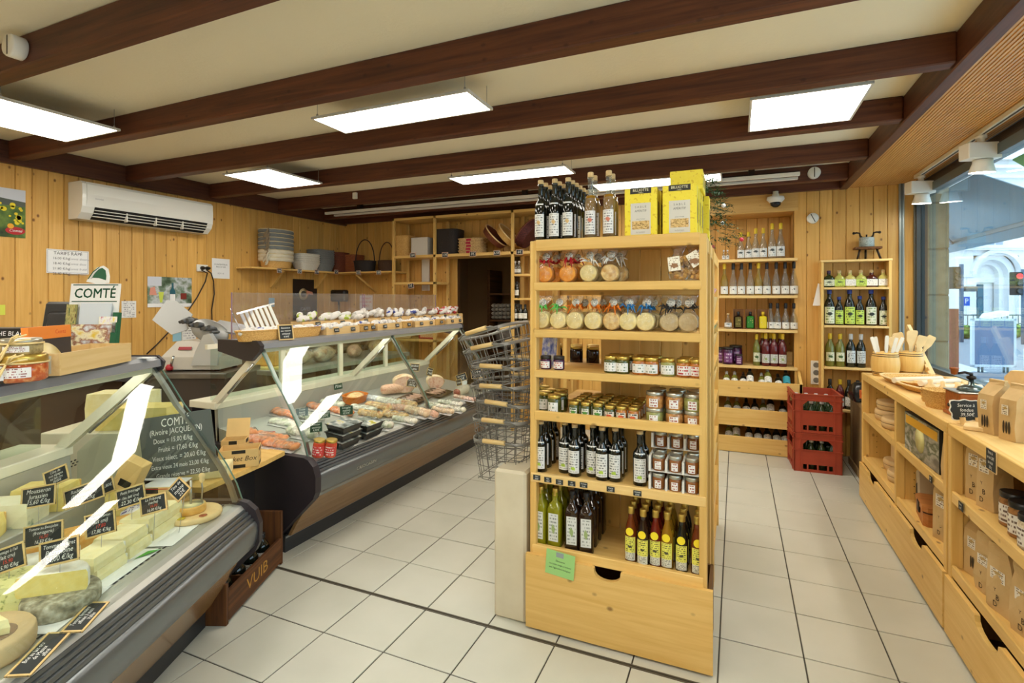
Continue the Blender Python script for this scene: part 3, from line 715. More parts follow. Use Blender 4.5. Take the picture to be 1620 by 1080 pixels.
lf=thing('leaflet','upright lavender coloured leaflet behind the small dark jars','leaflet',M=MX((p.x,yj+.06,SH['s4']+.09),(1,0,0),(0,.2,1)))
MB().box((-.036,-.09,0),(.036,.075,.003)).build('sheet',noisy('lavender_photo',[(.3,(70,90,150)),(.5,(150,150,190)),(.62,(214,206,190)),(.8,(120,150,90))],5,3,.4,coord='Generated'),lf)
text(lf,'LAVANDE',TR(0,.058,.004),.014,REDCH)
# shelf five: small pesto jars in six columns, bigger jars left, terrines right
js=[jar('',GOLD,F_PESTO,r=.0235,h=.066,lab=L_GRN,la=.75),jar('',GOLD,F_PESTO,r=.0235,h=.066,lab=L_GRN),jar('',GOLD,F_PESTO,r=.0235,h=.06,lab=L_RED2),jar('',GOLD,F_ORANGE,r=.0235,h=.06,lab=L_RED2)]
jb=jar('',GOLD,F_PESTO,r=.032,h=.088,lab=L_WHT,la=.8);protos+=js+[jb]
for c,(u,q) in enumerate(((398,0),(482,0),(568,1),(652,2),(735,3),(820,3))):
 x=X_at(U2(u),yj-.015)
 for r in range(5):
  dup(js[q],'small gold-lidded tapenade jar on the fifth shelf, %s column, %s row'%(ORD[c],ROW[r]),(x+.001*r,yj-.015+.055*r,SH['s5']-.02),0,group='tapenade jars on the fifth shelf')
for k,(u,dy) in enumerate(((258,0),(185,.06),(300,.075),(225,.13),(310,.15),(180,.2))):
 dup(jb,'large green jar at the left of the fifth shelf, %s from the front'%ORD[k],(X_at(U2(u),yj+dy),yj+dy,SH['s5']-.02),0,group='large green jars')
jt=[jar('',SILVER,F_TERR,r=.036,h=.064,lab=L_SM,la=.5),jar('',SILVER,F_PALE,r=.036,h=.064,lab=L_SM,la=.5)];protos+=jt
for c,u in enumerate((970,1112,1243)):
 x=X_at(U2(u),yj-.005)
 for r in range(2):
  for lv in range(2):
   dup(jt[(c+lv)%3==0],'silver-lidded terrine jar, %s stack, %s row, %s jar'%(ORD[c],ROW[r],('lower','upper')[lv]),(x+.004*r,yj-.005+.085*r,SH['s5']-.02+lv*.0685),0,group='terrine jars on the fifth shelf')
# shelf six: organic oil
for c,(u,n,dy) in enumerate(((160,4,0),(333,2,.03),(402,3,0),(532,2,.03),(597,2,0),(690,3,.01),(866,2,.0))):
 put_col(b_org,U2(u),GY+.05+dy,SH['s6']-.004,n,.066,'dark organic oil bottle on the sixth shelf, '+ORD[c]+' column, %s row','dark organic oil bottles')
# trays of three honey jars
TRAY=mat('white_card_tray',(226,224,216),.7)
jh=jar('',SILVER,F_HONEY,r=.026,h=.06,lab=L_SM,la=.5);protos.append(jh)
U3= lambda u:820+u/3.0
x0=X_at(U2(1118),GY+.04)
n_=0
for r in range(2):
 for lv in range(2 if r==0 else 3):
  z=SH['s6']-.004+lv*.079
  t=thing('jar_tray','white cardboard tray of three jars on the sixth shelf, %s row, level %s'%(ROW[r],('one','two','three')[lv]),'tray',(x0,GY+.035+r*.075,z),0,'white trays of jars')
  MB().box((-.104,-.03,0),(.104,.03,.002)).build('base',TRAY,t)
  for q in range(4):
   MB().box((-.104+q*.0667,-.031,0),(-.104+q*.0667+.0085,.031,.062 if q in (0,3) else.05)).build('divider',TRAY,t)
  for q in range(3):
   dup(jh,'small honey jar, %s in the tray of the %s row, level %s'%(ORD[q],ROW[r],('one','two','three')[lv]),(x0-.067+q*.0667,GY+.035+r*.075,z+.002),0,group='honey jars in white trays')
# shelf seven: square olive oils, syrups
for c,(u,pr,w,n) in enumerate(((108,b_sqg,'green olive oil',3),(177,b_sqg,'green olive oil',3),(258,b_sqd,'dark olive oil',4),(325,b_sqd,'dark olive oil',4))):
 put_col(pr,U3(u),GY+.055,SH['s7']-.012,n,.072,'square '+w+' bottle on the lowest shelf, '+ORD[c]+' column, %s row','square olive oil bottles')
for c,(u,q) in enumerate(((535,0),(593,1),(652,2),(707,3),(776,4),(850,0))):
 put_col(b_syr[q],U3(u),GY+.05-(.012 if c in (1,) else 0),SH['s7']-.012,4,.062,'syrup bottle with yellow label on the lowest shelf, '+ORD[c]+' column, %s row','syrup bottles on the lowest shelf')
# dark jars on the far side, seen through the shelves
jk=jar('',GOLD,F_DARKJ,r=.034,h=.09,lab=L_REDL,la=.6);protos.append(jk)
for k,(u,z) in enumerate(((880,1.16),(912,1.16),(938,1.16),(1030,1.56),(1045,1.56),(1060,1.56),(1070,1.16),(1092,1.16))):
 for r in range(2):
  y=GY+.43+r*.09
  dup(jk,'dark jam jar on the far side of the gondola, %s from left, %s'%(ORD[k],('near','far')[r]),(X_at(u,y),y,z),PI,group='dark jam jars behind the gondola')
# ------------------------------------------------------------------ long pine shelf under the window
RX,RTOP=.865,.945
def rs_unit(y0,y1,divs,label):
 t=thing('window_shelf',label,'shelf',(RX,y0,0));L=y1-y0;D=.47
 B= lambda n,a,b,m,c=.003:MB().box(a,b,c).build(n,m,t)
 B('top_board',(.018,0,RTOP-.022),(D+.1,L,RTOP-.0008),LIGHT_Y)
 B('top_rail',(0,.0,RTOP-.052),(.02,L,RTOP-.0006),PINE_Y)
 for z in (.655,.33):
  B('shelf_board',(.02,.02,z-.024),(D,L-.02,z-.0088),PINE_Y)
  B('shelf_rail',(.003,.03,z-.05),(.02,L-.03,z),PINE_Y)
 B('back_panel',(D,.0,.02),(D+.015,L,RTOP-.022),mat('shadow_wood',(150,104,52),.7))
 for k,y in enumerate(divs):
  w=.035
  y=min(max(y,0),L-w)
  B('post',(.0,y,.0),(.045,y+w,RTOP-.052),PINE_V)
  s=MB().box((.045,y+.006,.02),(D,y+w-.006,RTOP-.022))
  s.build('divider',PINE_V,t)
  h=MB()
  for q in range(14):
   for xx in (.09,.36):
    for sd in (y+.0055,y+w-.0055):h.cyl((xx,sd-.0006,.36+q*.04),(xx,sd+.0006,.36+q*.04),.003,6)
  h.build('peg_hole',mat('peg_hole_dark',(70,40,16),.8),t,kind='stuff')
 return t
def rs_drawer(t,y0,y1,hy):
 w=y1-y0
 M=MX((-.012,y1,0),(0,-1,0),(-1,0,0))
 m=scoop_front(w,.02,.275,hy,.20,.055,.018);d=m.build('drawer',PINE_X,t);d.matrix_basis=MX((-.0,y1,0),(0,-1,0),(1,0,0))
 MB().box((.02,.02,.02),(w-.02,.40,.035)).box((.02,.0,.02),(.03,.4,.2)).box((w-.03,.0,.02),(w-.02,.4,.2)).build('drawer_box',MC['drawer_inside'],d)
u1=rs_unit(2.915,4.632,(0,.80,1.69),'far unit of the pine window shelf, next to the red crates')
u2=rs_unit(.35,2.893,(.0,1.25,2.52),'near unit of the pine window shelf, cut by the right picture edge')
for t,w,hs in ((u1,1.72,(.36,1.34)),(u2,2.54,(.42,1.7))):
 M0=Matrix(((0,1,0,-.014),(-1,0,0,w),(0,0,1,0),(0,0,0,1)))
 n=10;poly=[(0,.02),(w,.02),(w,.272)]
 for h in sorted(hs,reverse=True):
  poly+=[(h+.11,.272)]+[(h+.1*math.cos(PI*i/n),.268-.05*math.sin(PI*i/n)**.7) for i in range(n+1)]+[(h-.11,.272)]
 poly.append((0,.272))
 m=MB();m.prism(poly,-.018,0,Matrix.Rotation(PI/2,4,'X'))
 d=m.build('drawer',PINE_X,t,M=M0)
 MB().box((.02,.02,.02),(w-.02,.40,.035)).box((.02,.38,.02),(w-.02,.4,.24)).build('drawer_box',MC['drawer_inside'],d)
 MB().box((.02,.02,0),(.44,w-.02,.02)).build('plinth',MC['dark_plinth'],t)
KR=noisy('kraft_paper',[(.3,(198,164,110)),(.7,(212,180,128))],12,4,.7)
PRT=mat('dark_stamp',(56,44,30),.7)
BAGW=printed('bag_sticker',(232,224,208),(120,100,80),5,6,(180,150,90),(.5,.85))
def kraft_bag(label,loc,rz,w=.10,d=.075,h=.25,top=.06,style=0,group='kraft paper bags on the window shelf',cat='bag',lean=0):
 """gusseted block bag with a folded ridge, or a long neck folded forward"""
 t=thing('paper_bag',label,cat,loc,rz,group);m=MB();rnd=random.Random(int(loc[1]*997)%991)
 hw,hd=w/2,d/2
 j= lambda s=.003:rnd.uniform(-s,s)
 def ring(z,a,b,dy=0): return [(-a+j(),-b+dy+j(),z),(0+j(),-b*1.04+dy+j(),z),(a+j(),-b+dy+j(),z),(a*.96+j(),dy,z),(a+j(),b+dy+j(),z),(0,b*1.03+dy,z),(-a+j(),b+dy+j(),z),(-a*.96+j(),dy,z)]
 hb=h-top
 r=[ring(0,hw,hd),ring(hb*.35,hw*1.02,hd*1.04),ring(hb*.75,hw*1.01,hd*1.02),ring(hb,hw*.98,hd*.95)]
 if style==0:
  r+=[ring(hb+top*.75,hw*.97,.012),ring(hb+top,hw*.97,.005),]
 else:
  r+=[ring(hb+top*.45,hw*.9,hd*.55,-hd*.35),ring(hb+top*.8,hw*.82,.012,-hd*.75),ring(hb+top,hw*.8,.006,-hd*.8)]
 m.loft(r,smooth=False).build('bag_body',KR,t)
 if style==0:
  MB().box((-hw*.98,-.008,hb+top-.012),(hw*.98,.008,hb+top+.006),.002).build('fold',KR,t)
 def fl(name,x0,x1,z0,z1,mt,y=-hd*1.07-.001): return MB().add([(x0,y,z0),(x1,y,z0),(x1,y,z1),(x0,y,z1)],[(0,1,2,3)]).build(name,mt,t)
 if style==0:
  fl('sticker',-hw*.55,hw*.25,hb*.62,hb*.86,BAGW)
  g=MB()
  for q in (-1,0,1):g.lathe([(0,0),(.008,0),(.006,.0006)],10,MX((q*.012,-hd*1.07-.001,hb*.32),(1,0,0),(0,0,1))@Matrix.Diagonal((.6,3.2,1,1)))
  g.build('stamped_emblem',PRT,t)
 else:
  fl('sticker',-hw*.6,hw*.6,hb*.70,hb*.95,BAGW,-hd*1.08)
  for q,s in enumerate('DBY'):text(t,s,MX((-.012+.012*(q%2),-hd*1.09,hb*(.16+.16*q)),(1,0,0),(0,0,1)),.03 if q<2 else.02,PRT)
 return t
def RP(u,v,z):p=at_z(u,v,z); return p
def on_top(x,y): return (x,y,RTOP)
# kegs with spatulas
KEG=wood('turned_wood',(234,194,120),(222,176,96),2,knots=0,rnd=.03,rough=.4)
BURN=mat('burnt_band',(62,32,18),.6)
PALEW=mat('pale_beech',(238,206,150),.6,var=.08)
SPW=mat('white_spatula',(240,232,216),.5)
def keg(label,x,y,h=.17,r=.088):
 t=thing('wooden_keg',label,'keg',on_top(x,y));pr=[]
 for i in range(9):q=i/8;pr.append((r*(.84+.16*math.sin(PI*q)),h*q))
 pr+=[(r*.74,h),(r*.72,h*.2),(0,h*.2)]
 MB().lathe(pr,24).build('body',KEG,t)
 for q in (.1,.16,.84,.92):
  rr=r*(.84+.16*math.sin(PI*q))+.0012;MB().lathe([(rr-.003,h*q-.003),(rr,h*q-.002),(rr,h*q+.002),(rr-.003,h*q+.003)],24).build('band',BURN,t)
 return t
KX1,KY1=.985,4.50;KX2,KY2=1.155,4.62
keg('turned wooden keg holding thin white spatulas on the window shelf',KX1,KY1)
keg('turned wooden keg holding broad wooden spatulas by the window',KX2,KY2)
def spatula(x,y,z,dx,dy,L,w,mt,label,group,curve=.012,name='spatula'):
 top=V(dx,dy,L);o=V(x,y,z);M=MX(o,V(1,.25,0),top.cross(V(1,.25,0))*-1)
 d=top.normalized();s=V(1,.3,0);s=(s-d*s.dot(d)).normalized();n=s.cross(d);m=MB();rings=[]
 for q,ww in ((0,.007),(.5,.008),(.62,.012),(.75,w),(.95,w*1.1),(1,w*.85)):
  c=d*(L*q)+n*curve*q*q;hh=.003
  rings.append([c-s*ww-n*hh,c+s*ww-n*hh,c+s*ww+n*hh,c-s*ww+n*hh])
 o=m.loft(rings,smooth=False).build(name,mt);o.location=(x,y,z); return tag(o,label,'spatula',group)
for k,(dx,dy) in enumerate(((-.045,-.02),(-.028,.02),(.0,-.01),(.03,.0),(.055,.03))):
 spatula(KX1+dx*.5,KY1+dy,RTOP+.04,dx*1.2+.012*(k-2),dy,.25-.01*(k%2),.011,SPW,'thin white spatula in the left keg, %s from the left'%ORD[k],'white spatulas in the keg')
for k,(dx,dy,w) in enumerate(((-.06,-.03,.034),(-.035,.0,.034),(.0,-.02,.028),(.035,.0,.03),(.07,.03,.026),(.02,.04,.02))):
 spatula(KX2+dx*.45,KY2+dy*.6,RTOP+.04,dx*1.8,dy,.255+.015*(k%3),w,PALEW,'broad beech spatula in the right keg, %s from the left'%ORD[k],'beech spatulas in the keg')
# slatted wooden rack leaning at the window
t=thing('wooden_rack','slanted pale wooden bar with notches leaning behind the kegs','rack',(1.30,4.15,RTOP))
a0=at_x(1437,516,1.24)-V(1.30,4.15,RTOP);b0=at_x(1477,603,1.27)-V(1.30,4.15,RTOP)
b0.z=max(b0.z,.002)
dirv=(b0-a0);L_=dirv.length
M=MX(a0,dirv,V(0,1,0));MB().box((0,-.02,-.012),(L_-.012,.02,.012),.003,M).build('bar',PALEW,t)
for q in range(5):
 MB().box((L_*(.44+q*.12),-.026,-.026),(L_*(.44+q*.12)+.035,.026,-.010),.003,M).build('notch_block',PALEW,t)
# shallow woven trays
WICK=noisy('wicker',[(.35,(186,134,64)),(.65,(232,190,116))],160,2,.7,stretch=(1,1,2.2),bump=.5)
WICKD=noisy('dark_wicker',[(.35,(24,20,20)),(.65,(56,46,42))],160,2,.7,stretch=(1,1,2.2),bump=.5)
WICKG=noisy('grey_wicker',[(.35,(96,98,98)),(.65,(150,152,150))],160,2,.7,stretch=(1,1,2.2),bump=.5)
WICKR=noisy('red_brown_wicker',[(.35,(84,34,24)),(.65,(140,76,46))],160,2,.7,stretch=(1,1,2.2),bump=.5)
WICKW=noisy('white_wicker',[(.35,(196,190,176)),(.65,(236,232,220))],160,2,.7,stretch=(1,1,2.2),bump=.5)
def basket_shell(w,d,h,flare=1.2,th=.006,n=28,rnd=False,power=4):
 """hollow basket, rounded rectangle or round, with real wall thickness and weave ridges"""
 m=MB();rings=[]
 def ring(s,z,off=0):
  out=[]
  for i in range(n):
   a=2*PI*(i+.5)/n;c,sn=math.cos(a),math.sin(a)
   e=1 if rnd else (abs(c)**power+abs(sn)**power)**(-1/power)
   out.append(((w/2*s+off)*c*e,(d/2*s+off)*sn*e,z))
  return out
 k=max(3,int(h/.011))
 for i in range(k+1):
  q=i/k;rings.append(ring(1+(flare-1)*q,h*q,.0018 if i%2 else -.0012))
 rings.append(ring(flare,h+.003,.004));rings.append(ring(flare,h+.006,0));rings.append(ring(flare,h+.003,-th));rings.append(ring(1,th,-th))
 return m.loft(rings,True,True,True)
def basket(name,label,loc,w,d,h,mt,flare=1.2,rz=0,group=None,rnd=False,handle=0,cat='basket',rim=None,th=.006):
 t=thing(name,label,cat,loc,rz,group);basket_shell(w,d,h,flare,th,rnd=rnd).build('woven_body',mt,t)
 n=24;p=[]
 for i in range(n):
  a=2*PI*(i+.5)/n;c,s=math.cos(a),math.sin(a);e=1 if rnd else (abs(c)**4+abs(s)**4)**-.25
  p.append((w/2*flare*c*e,d/2*flare*s*e,h+.003))
 MB().tube(p,.006,6,True).build('rim',rim or mt,t)
 if handle:
  MB().tube([(0+.0,d/2*flare*math.cos(PI*i/14)*(1-.0),h+handle*math.sin(PI*i/14)) if w<d else (w/2*flare*math.cos(PI*i/14),0,h+handle*math.sin(PI*i/14)) for i in range(15)],.007,6).build('handle',rim or mt,t)
 return t
tr=[]
for k,(x,y,w,d,rz,l) in enumerate(((1.09,4.12,.30,.34,.1,'flat woven tray with pale rim beside the kegs'),(1.12,3.82,.30,.30,.3,'flat woven tray with rolled paper in the middle of the window shelf'),(1.20,3.46,.26,.34,.1,'flat woven tray behind the small baskets'))):
 basket('woven_tray',l,on_top(x,y),w,d,.035,WICK,1.25,rz,'flat woven trays',rim=PALEW)
for k,(x,y,L,rz) in enumerate(((1.05,4.02,.34,.55),(1.14,3.95,.32,.7),(1.16,3.75,.28,.4))):
 o=MB().cyl((-L/2,0,.018),(L/2,0,.018),.018,12).build('paper_roll',mat('rolled_paper',(238,222,196),.6));o.location=(x,y,RTOP+.026);o.rotation_euler=(0,0,rz)
 tag(o,'rolled sheet lying on the woven trays, %s from the kegs'%ORD[k],'paper roll','rolled sheets on the trays')
basket('small_basket','small round wicker basket behind the handled one',on_top(.99,3.46),.13,.13,.06,WICK,1.15,0,'small baskets by the coffee mill',True)
basket('small_basket','honey coloured wicker basket just left of the coffee mill',on_top(.965,3.29),.125,.115,.085,WICK,1.2,.2,'small baskets by the coffee mill')
basket('small_basket','shallow wicker basket near the window glass',on_top(1.24,3.42),.2,.18,.05,WICK,1.2,.3,'small baskets by the coffee mill')
for k,(x,y,s) in enumerate(((1.02,3.68,.03),(1.06,3.62,.026),(1.12,3.60,.03))):
 o=MB().lathe([(s*.6,0),(s,.01),(s*.9,.05),(s*.4,.07),(s*.45,.09),(0,.095)],14).build('wooden_pot',PALEW);o.location=on_top(x,y);tag(o,'little turned wooden pot among the trays, %s from left'%ORD[k],'pot','little wooden pots')
# coffee grinder
t=thing('coffee_grinder','wooden box coffee mill with an iron top and crank on the window shelf','coffee grinder',(1.015,3.10,RTOP),.1)
MB().box((-.082,-.075,.0),(.082,.075,.018),.004).build('foot',wood('mill_wood',(176,98,36),(140,70,24),0,knots=0,rnd=.02),t)
MB().box((-.075,-.068,.018),(.075,.068,.115),.004).build('body',MC['mill_wood'],t)
MB().box((-.082,-.074,.115),(.082,.074,.121),.002).build('top_plate',mat('mill_zinc',(170,166,158),.35,.6),t)
MB().lathe([(.055,.121),(.05,.135),(.03,.145),(.012,.15),(.01,.18)],18).build('dome',mat('mill_iron',(110,122,122),.3,.9),t)
DKI=mat('dark_iron',(52,44,38),.45,.7)
MB().tube([(0,0,.18),(0,0,.2),(-.03,-.01,.208),(-.075,-.02,.2)],[.008,.008,.006,.005],8).lathe([(.016,.176),(.02,.184),(.014,.192)],12).build('crank',DKI,t)
MB().lathe([(.0,.195),(.013,.2),(.015,.222),(.02,.228),(.0,.232)],12,TR(-.075,-.02,0)).build('crank_knob',MC['mill_wood'],t)
dk=MB().box((-.04,-.072,.03),(.04,-.067,.07),.002).build('drawer',MC['mill_wood'],t);MB().lathe([(0.004,0),(.006,.006),(.009,.012),(0,.016)],10,MX((0,-.072,.05),(1,0,0),(0,0,1))).build('knob',DKI,dk)
dk=MB().box((-.0765,-.04,.03),(-.073,.04,.07),.002).build('side_drawer',MC['mill_wood'],t);MB().lathe([(0.004,0),(.006,.006),(.009,.014),(0,.018)],10,MX((-.0765,0,.05),(0,-1,0),(0,0,1))).build('knob',DKI,dk)
# cutting boards leaning by the window
for k,(x,y,rz,w,h) in enumerate(((1.35,3.35,-1.1,.27,.19),(1.34,3.10,-1.15,.2,.16))):
 o=MB().prism([(-w/2,0),(w/2,0),(w/2,h*.8),(w*.36,h),(-w*.4,h*1.08),(-w/2,h*.98)],-.009,.009).build('cutting_board',PALEW)
 o.matrix_basis=TR(x,y,RTOP+.002,rz+PI)@Matrix.Rotation(PI/2-.12,4,'X')
 tag(o,('large pale cutting board leaning at the window behind the coffee mill','small pale cutting board in front of the leaning large one')[k],'cutting board','cutting boards at the window')
# chalk tag on little easel
p=RP(1520,668,RTOP)
t=thing('chalk_sign','black scalloped chalk sign on a tiny easel by the coffee mill','sign',M=MX((.93,2.895,RTOP+.062),(.95,.31,0),(.05,.25,1)))
pl=[]
for i in range(40):
 a=2*PI*i/40;c,s=math.cos(a),math.sin(a);e=(abs(c)**5+abs(s)**5)**-.2;q=1+.06*math.cos(8*a);pl.append((.062*c*e*q,.042*s*e*q))
MB().prism([(x*1.07,y*1.1) for x,y in pl],-.003,0).build('border',SPW,t);MB().prism(pl,0,.0012).build('board',SLATE,t)
for i,s in enumerate(('Service à','fondue','39,50€')):text(t,s,TR(0,.021-.02*i,.0018),.02,CHALK,shear=.25)
MB().box((-.035,-.062,.002),(-.028,-.03,.03),.001).box((.028,-.062,.002),(.035,-.03,.03),.001).box((-.035,-.062,.002),(.035,-.055,.008),.001).build('easel',PALEW,t)
o=MB().box((-.09,-.045,0),(.09,.045,.018),.003).build('wooden_tray',PALEW);o.location=(.955,2.84,RTOP);o.rotation_euler=(0,0,1.2);tag(o,'small flat wooden tray in front of the first kraft bag on the shelf top','tray')
# kraft bags on top
kraft_bag('kraft block bag with wheat ear stamp on the shelf top, left of two',(.99,2.755,RTOP),-PI/2+.35,.075,.10,.215,.055)
kraft_bag('kraft block bag with small white label on the shelf top, right of two',(1.02,2.65,RTOP),-PI/2+.35,.075,.10,.215,.055)
kraft_bag('kraft bag behind the left block bag near the glass',(1.20,2.82,RTOP),.2,.105,.08,.2,.055)
kraft_bag('kraft bag at the right picture edge on the shelf top',(1.14,2.57,RTOP),-PI/2+.3,.08,.10,.215,.055)
# shelves beneath: far bay
def round_box(label,x,y,z,r,h,mt=None,group='round wooden boxes in the window shelf',name='round_box'):
 t=thing(name,label,'box',(x,y,z),0,group)
 MB().lathe([(r*.94,0),(r,.008),(r*1.02,h*.5),(r,h*.55)],24).build('body',mt or PALEW,t)
 MB().lathe([(r*1.02,h*.55),(r*1.04,h*.6),(r,h*.95),(r*.9,h),(r*.86,h*.97)],24).build('lid',mt or PALEW,t)
 MB().lathe([(r*1.02,h*.53),(r*1.03,h*.55),(r*1.02,h*.58)],24).build('band',BURN,t)
 return t
OATW=mat('oat_wood',(214,180,128),.6,var=.06)
round_box('round pale wooden box with burnt band, lower one on the far middle shelf',1.0,4.13,.647,.115,.07,OATW)
round_box('round pale wooden box with burnt band, rear one on the far middle shelf',1.03,4.40,.647,.125,.075,OATW)
round_box('round pale wooden box stacked on the rear one of the far middle shelf',1.03,4.40,.7225,.115,.06,OATW)
o=MB().box((-.04,-.05,0),(.04,.05,.075),.003).build('wooden_block',OATW);o.location=(.97,3.90,.647);tag(o,'small plain wooden block box beside the round boxes','box')
kk=MB();rnd=random.Random(3)
for k in range(4):
 o=MB().lathe([(.034,0),(.037,.005),(.037,.09),(.03,.11),(.013,.13),(.012,.19)],12).build('dark_bottle',G_DARK)
 o.matrix_basis=TR(1.24,3.92+k*.085,.70)@Matrix.Rotation(-PI/2,4,'X')@Matrix.Rotation(0,4,'Z');o.location=(1.24,3.88+k*.19-.02,.686)
 tag(o,'dark bottle lying behind the round boxes, %s from the near side'%ORD[k],'bottle','dark bottles behind the round boxes')
round_box('round oat coloured box at the front of the far lower shelf',1.0,4.05,.322,.10,.07,OATW)
round_box('round oat coloured box at the rear of the far lower shelf',1.05,4.33,.322,.11,.07,OATW)
o=MB().box((-.05,-.06,0),(.05,.06,.11),.003).build('carved_box',OATW);o.location=(1.04,4.32,.393);tag(o,'square pale box stacked on the rear round box of the lower shelf','box')
# second bay
p=at_x(1432,700,.93)
t=thing('boxed_set','dark photo carton of a fondue set on the middle window shelf','box',(.90,3.12,.647),.04)
MB().box((0,0,0),(.18,.48,.215),.002).build('carton',mat('black_card',(36,34,32),.4),t)
PH=noisy('carton_photo',[(.3,(96,92,86)),(.45,(170,166,156)),(.56,(70,84,50)),(.64,(188,186,178)),(.75,(90,80,70))],3.2,3,.35,coord='Generated')
MB().box((-.0012,.003,.003),(0,.477,.212)).build('photo',PH,t)
MB().box((-.0024,.02,.155),(-.0012,.46,.20)).build('yellow_band',mat('ochre_band',(222,166,40),.4),t)
MB().lathe([(.065,0),(.068,.0006),(0,.0007)],20,MX((-.0013,.25,.105),(0,-1,0),(0,0,1))).build('bowl_picture',mat('bowl_cream',(224,218,150),.4),t)
MB().add([(-.0016,.185,.1),(-.0016,.315,.1),(-.0016,.28,.03),(-.0016,.22,.03)],[(0,1,2,3)]).build('bowl_side_picture',mat('bowl_grey',(130,128,124),.4),t)
kraft_bag('tall kraft bag between the fondue carton and the post',(.945,3.025,.647),-PI/2+.25,.10,.08,.25,.075,1)
kraft_bag('tall kraft bag on the lower shelf under the fondue carton',(.955,3.15,.322),-PI/2+.3,.11,.09,.265,.03,1)
kraft_bag('kraft bag squeezed against the post on the lower shelf',(.955,2.985,.322),-PI/2+.1,.08,.06,.2,.03,1)
t=thing('wooden_case','flat octagonal wooden case on the lower window shelf','box',(1.0,3.41,.322),-.12)
m=MB().prism([(-.10,-.10),(-.08,-.12),(.08,-.12),(.1,-.10),(.1,.10),(.08,.12),(-.08,.12),(-.1,.10)],0,.065);m.build('body',wood('case_wood',(196,128,66),(170,104,50),0,knots=0,rnd=.02),t)
MB().prism([(-.104,-.102),(-.082,-.124),(.082,-.124),(.104,-.102),(.104,.102),(.082,.124),(-.082,.124),(-.104,.102)],.075,.10).build('lid',MC['case_wood'],t)
MB().prism([(-.098,-.098),(-.078,-.118),(.078,-.118),(.098,-.098),(.098,.098),(.078,.118),(-.078,.118),(-.098,.098)],.065,.075).build('dark_gap',BURN,t)
MB().box((-.108,-.03,.04),(-.1,.03,.095),.002).build('clasp',DKI,t)
t=thing('cloth_case','dark labelled cloth case leaning behind the octagonal case','case',(1.02,3.60,.326),-.2)
MB().box((-.08,-.07,0),(.08,.07,.20),.01,Matrix.Rotation(-.35,4,'X')).build('body',mat('beige_case',(190,170,140),.7),t)
MB().box((-.082,-.06,.05),(-.08,.05,.12),0,Matrix.Rotation(-.35,4,'X')).build('dark_patch',LBLK,t)
# near unit
kraft_bag('slim kraft bag, leftmost on the near middle shelf',(.955,2.80,.647),-PI/2+.35,.085,.07,.235,.03,1)
kraft_bag('slim kraft bag, second on the near middle shelf',(.96,2.705,.647),-PI/2+.3,.085,.075,.24,.03,1)
for k in range(4):kraft_bag('kraft bag standing at the back of the near middle shelf, %s from left'%ORD[k],(1.16,2.72-k*.11,.647),-PI/2,.09,.08,.20,.03,0)
NUT=noisy('nut_fill',[(.3,(96,58,26)),(.6,(160,110,60))],70,2,.3,spec=.6)
SALT=noisy('salt_fill',[(.3,(190,170,140)),(.6,(226,214,190))],90,2,.3,spec=.6)
jn=jar('',MC['black_capsule'],NUT,r=.046,h=.125,lab=printed('big_jar_label',(226,222,214),(110,90,80),4,6),la=1.2,lidh=.02);jm=jar('',MC['black_capsule'],SALT,r=.046,h=.115,lab=MC['big_jar_label'],la=1.2,lidh=.02);protos+=[jn,jm]
for k,(x,y,q) in enumerate(((.96,2.535,jn),(.945,2.425,jn),(.93,2.315,jm),(1.075,2.535,jn),(1.06,2.425,jn),(1.045,2.315,jn))):
 dup(q,'black-lidded glass jar on the near middle shelf, %s row, %s from left'%(ROW[k//3],ORD[k%3]),(x,y,.647),-PI/2+.4,group='black-lidded jars on the window shelf')
for k,(x,y,w,h,st,l) in enumerate(((.965,2.80,.115,.25,0,'leftmost'),(.95,2.66,.10,.24,1,'second'),(.945,2.52,.12,.25,1,'third'),(.96,2.37,.12,.25,1,'fourth'),(1.1,2.60,.12,.25,0,'rear'))):
 kraft_bag('large kraft bag on the near lower shelf, '+l+(' from left' if k<4 else ' one behind the others'),(x,y,.322),-PI/2+.25,w,.09,h,.08 if st else.06,st)
# black price cards on this shelf
def side_tag(y,z,w,h,lines,label,x=RX-.004,tilt=0,frame=False):
 t=thing('price_tag',label,'price tag',M=MX((x,y,z),(0,-1,tilt),(0,tilt,1)),group='price tags on the window shelf')
 if frame:MB().box((-w/2-.004,-h/2-.004,-.003),(w/2+.004,h/2+.004,-.0005)).build('frame',PALEW,t)
 MB().box((-w/2,-h/2,-.001),(w/2,h/2,.0012)).build('board',SLATE,t)
 for i,s in enumerate(lines):text(t,s,TR(0,h/2-(i+.6)*h/(len(lines)+.2),.0018),h/(len(lines)+.5),CHALK,width=.62)
side_tag(at_x(1474,760,RX).y,.628,.035,.03,('Farine','3,90€'),'small black price tag under the fondue carton')
side_tag(at_x(1522,772,RX).y,.632,.045,.035,('Polenta','4,20€'),'small black price tag on the near shelf rail')
side_tag(at_x(1570,728,RX).y,at_x(1570,728,RX).z,.075,.075,('Farine de','sarrasin 2,80€','au moulin','500 g'),'large framed chalk tag hanging from the shelf top edge',frame=True)
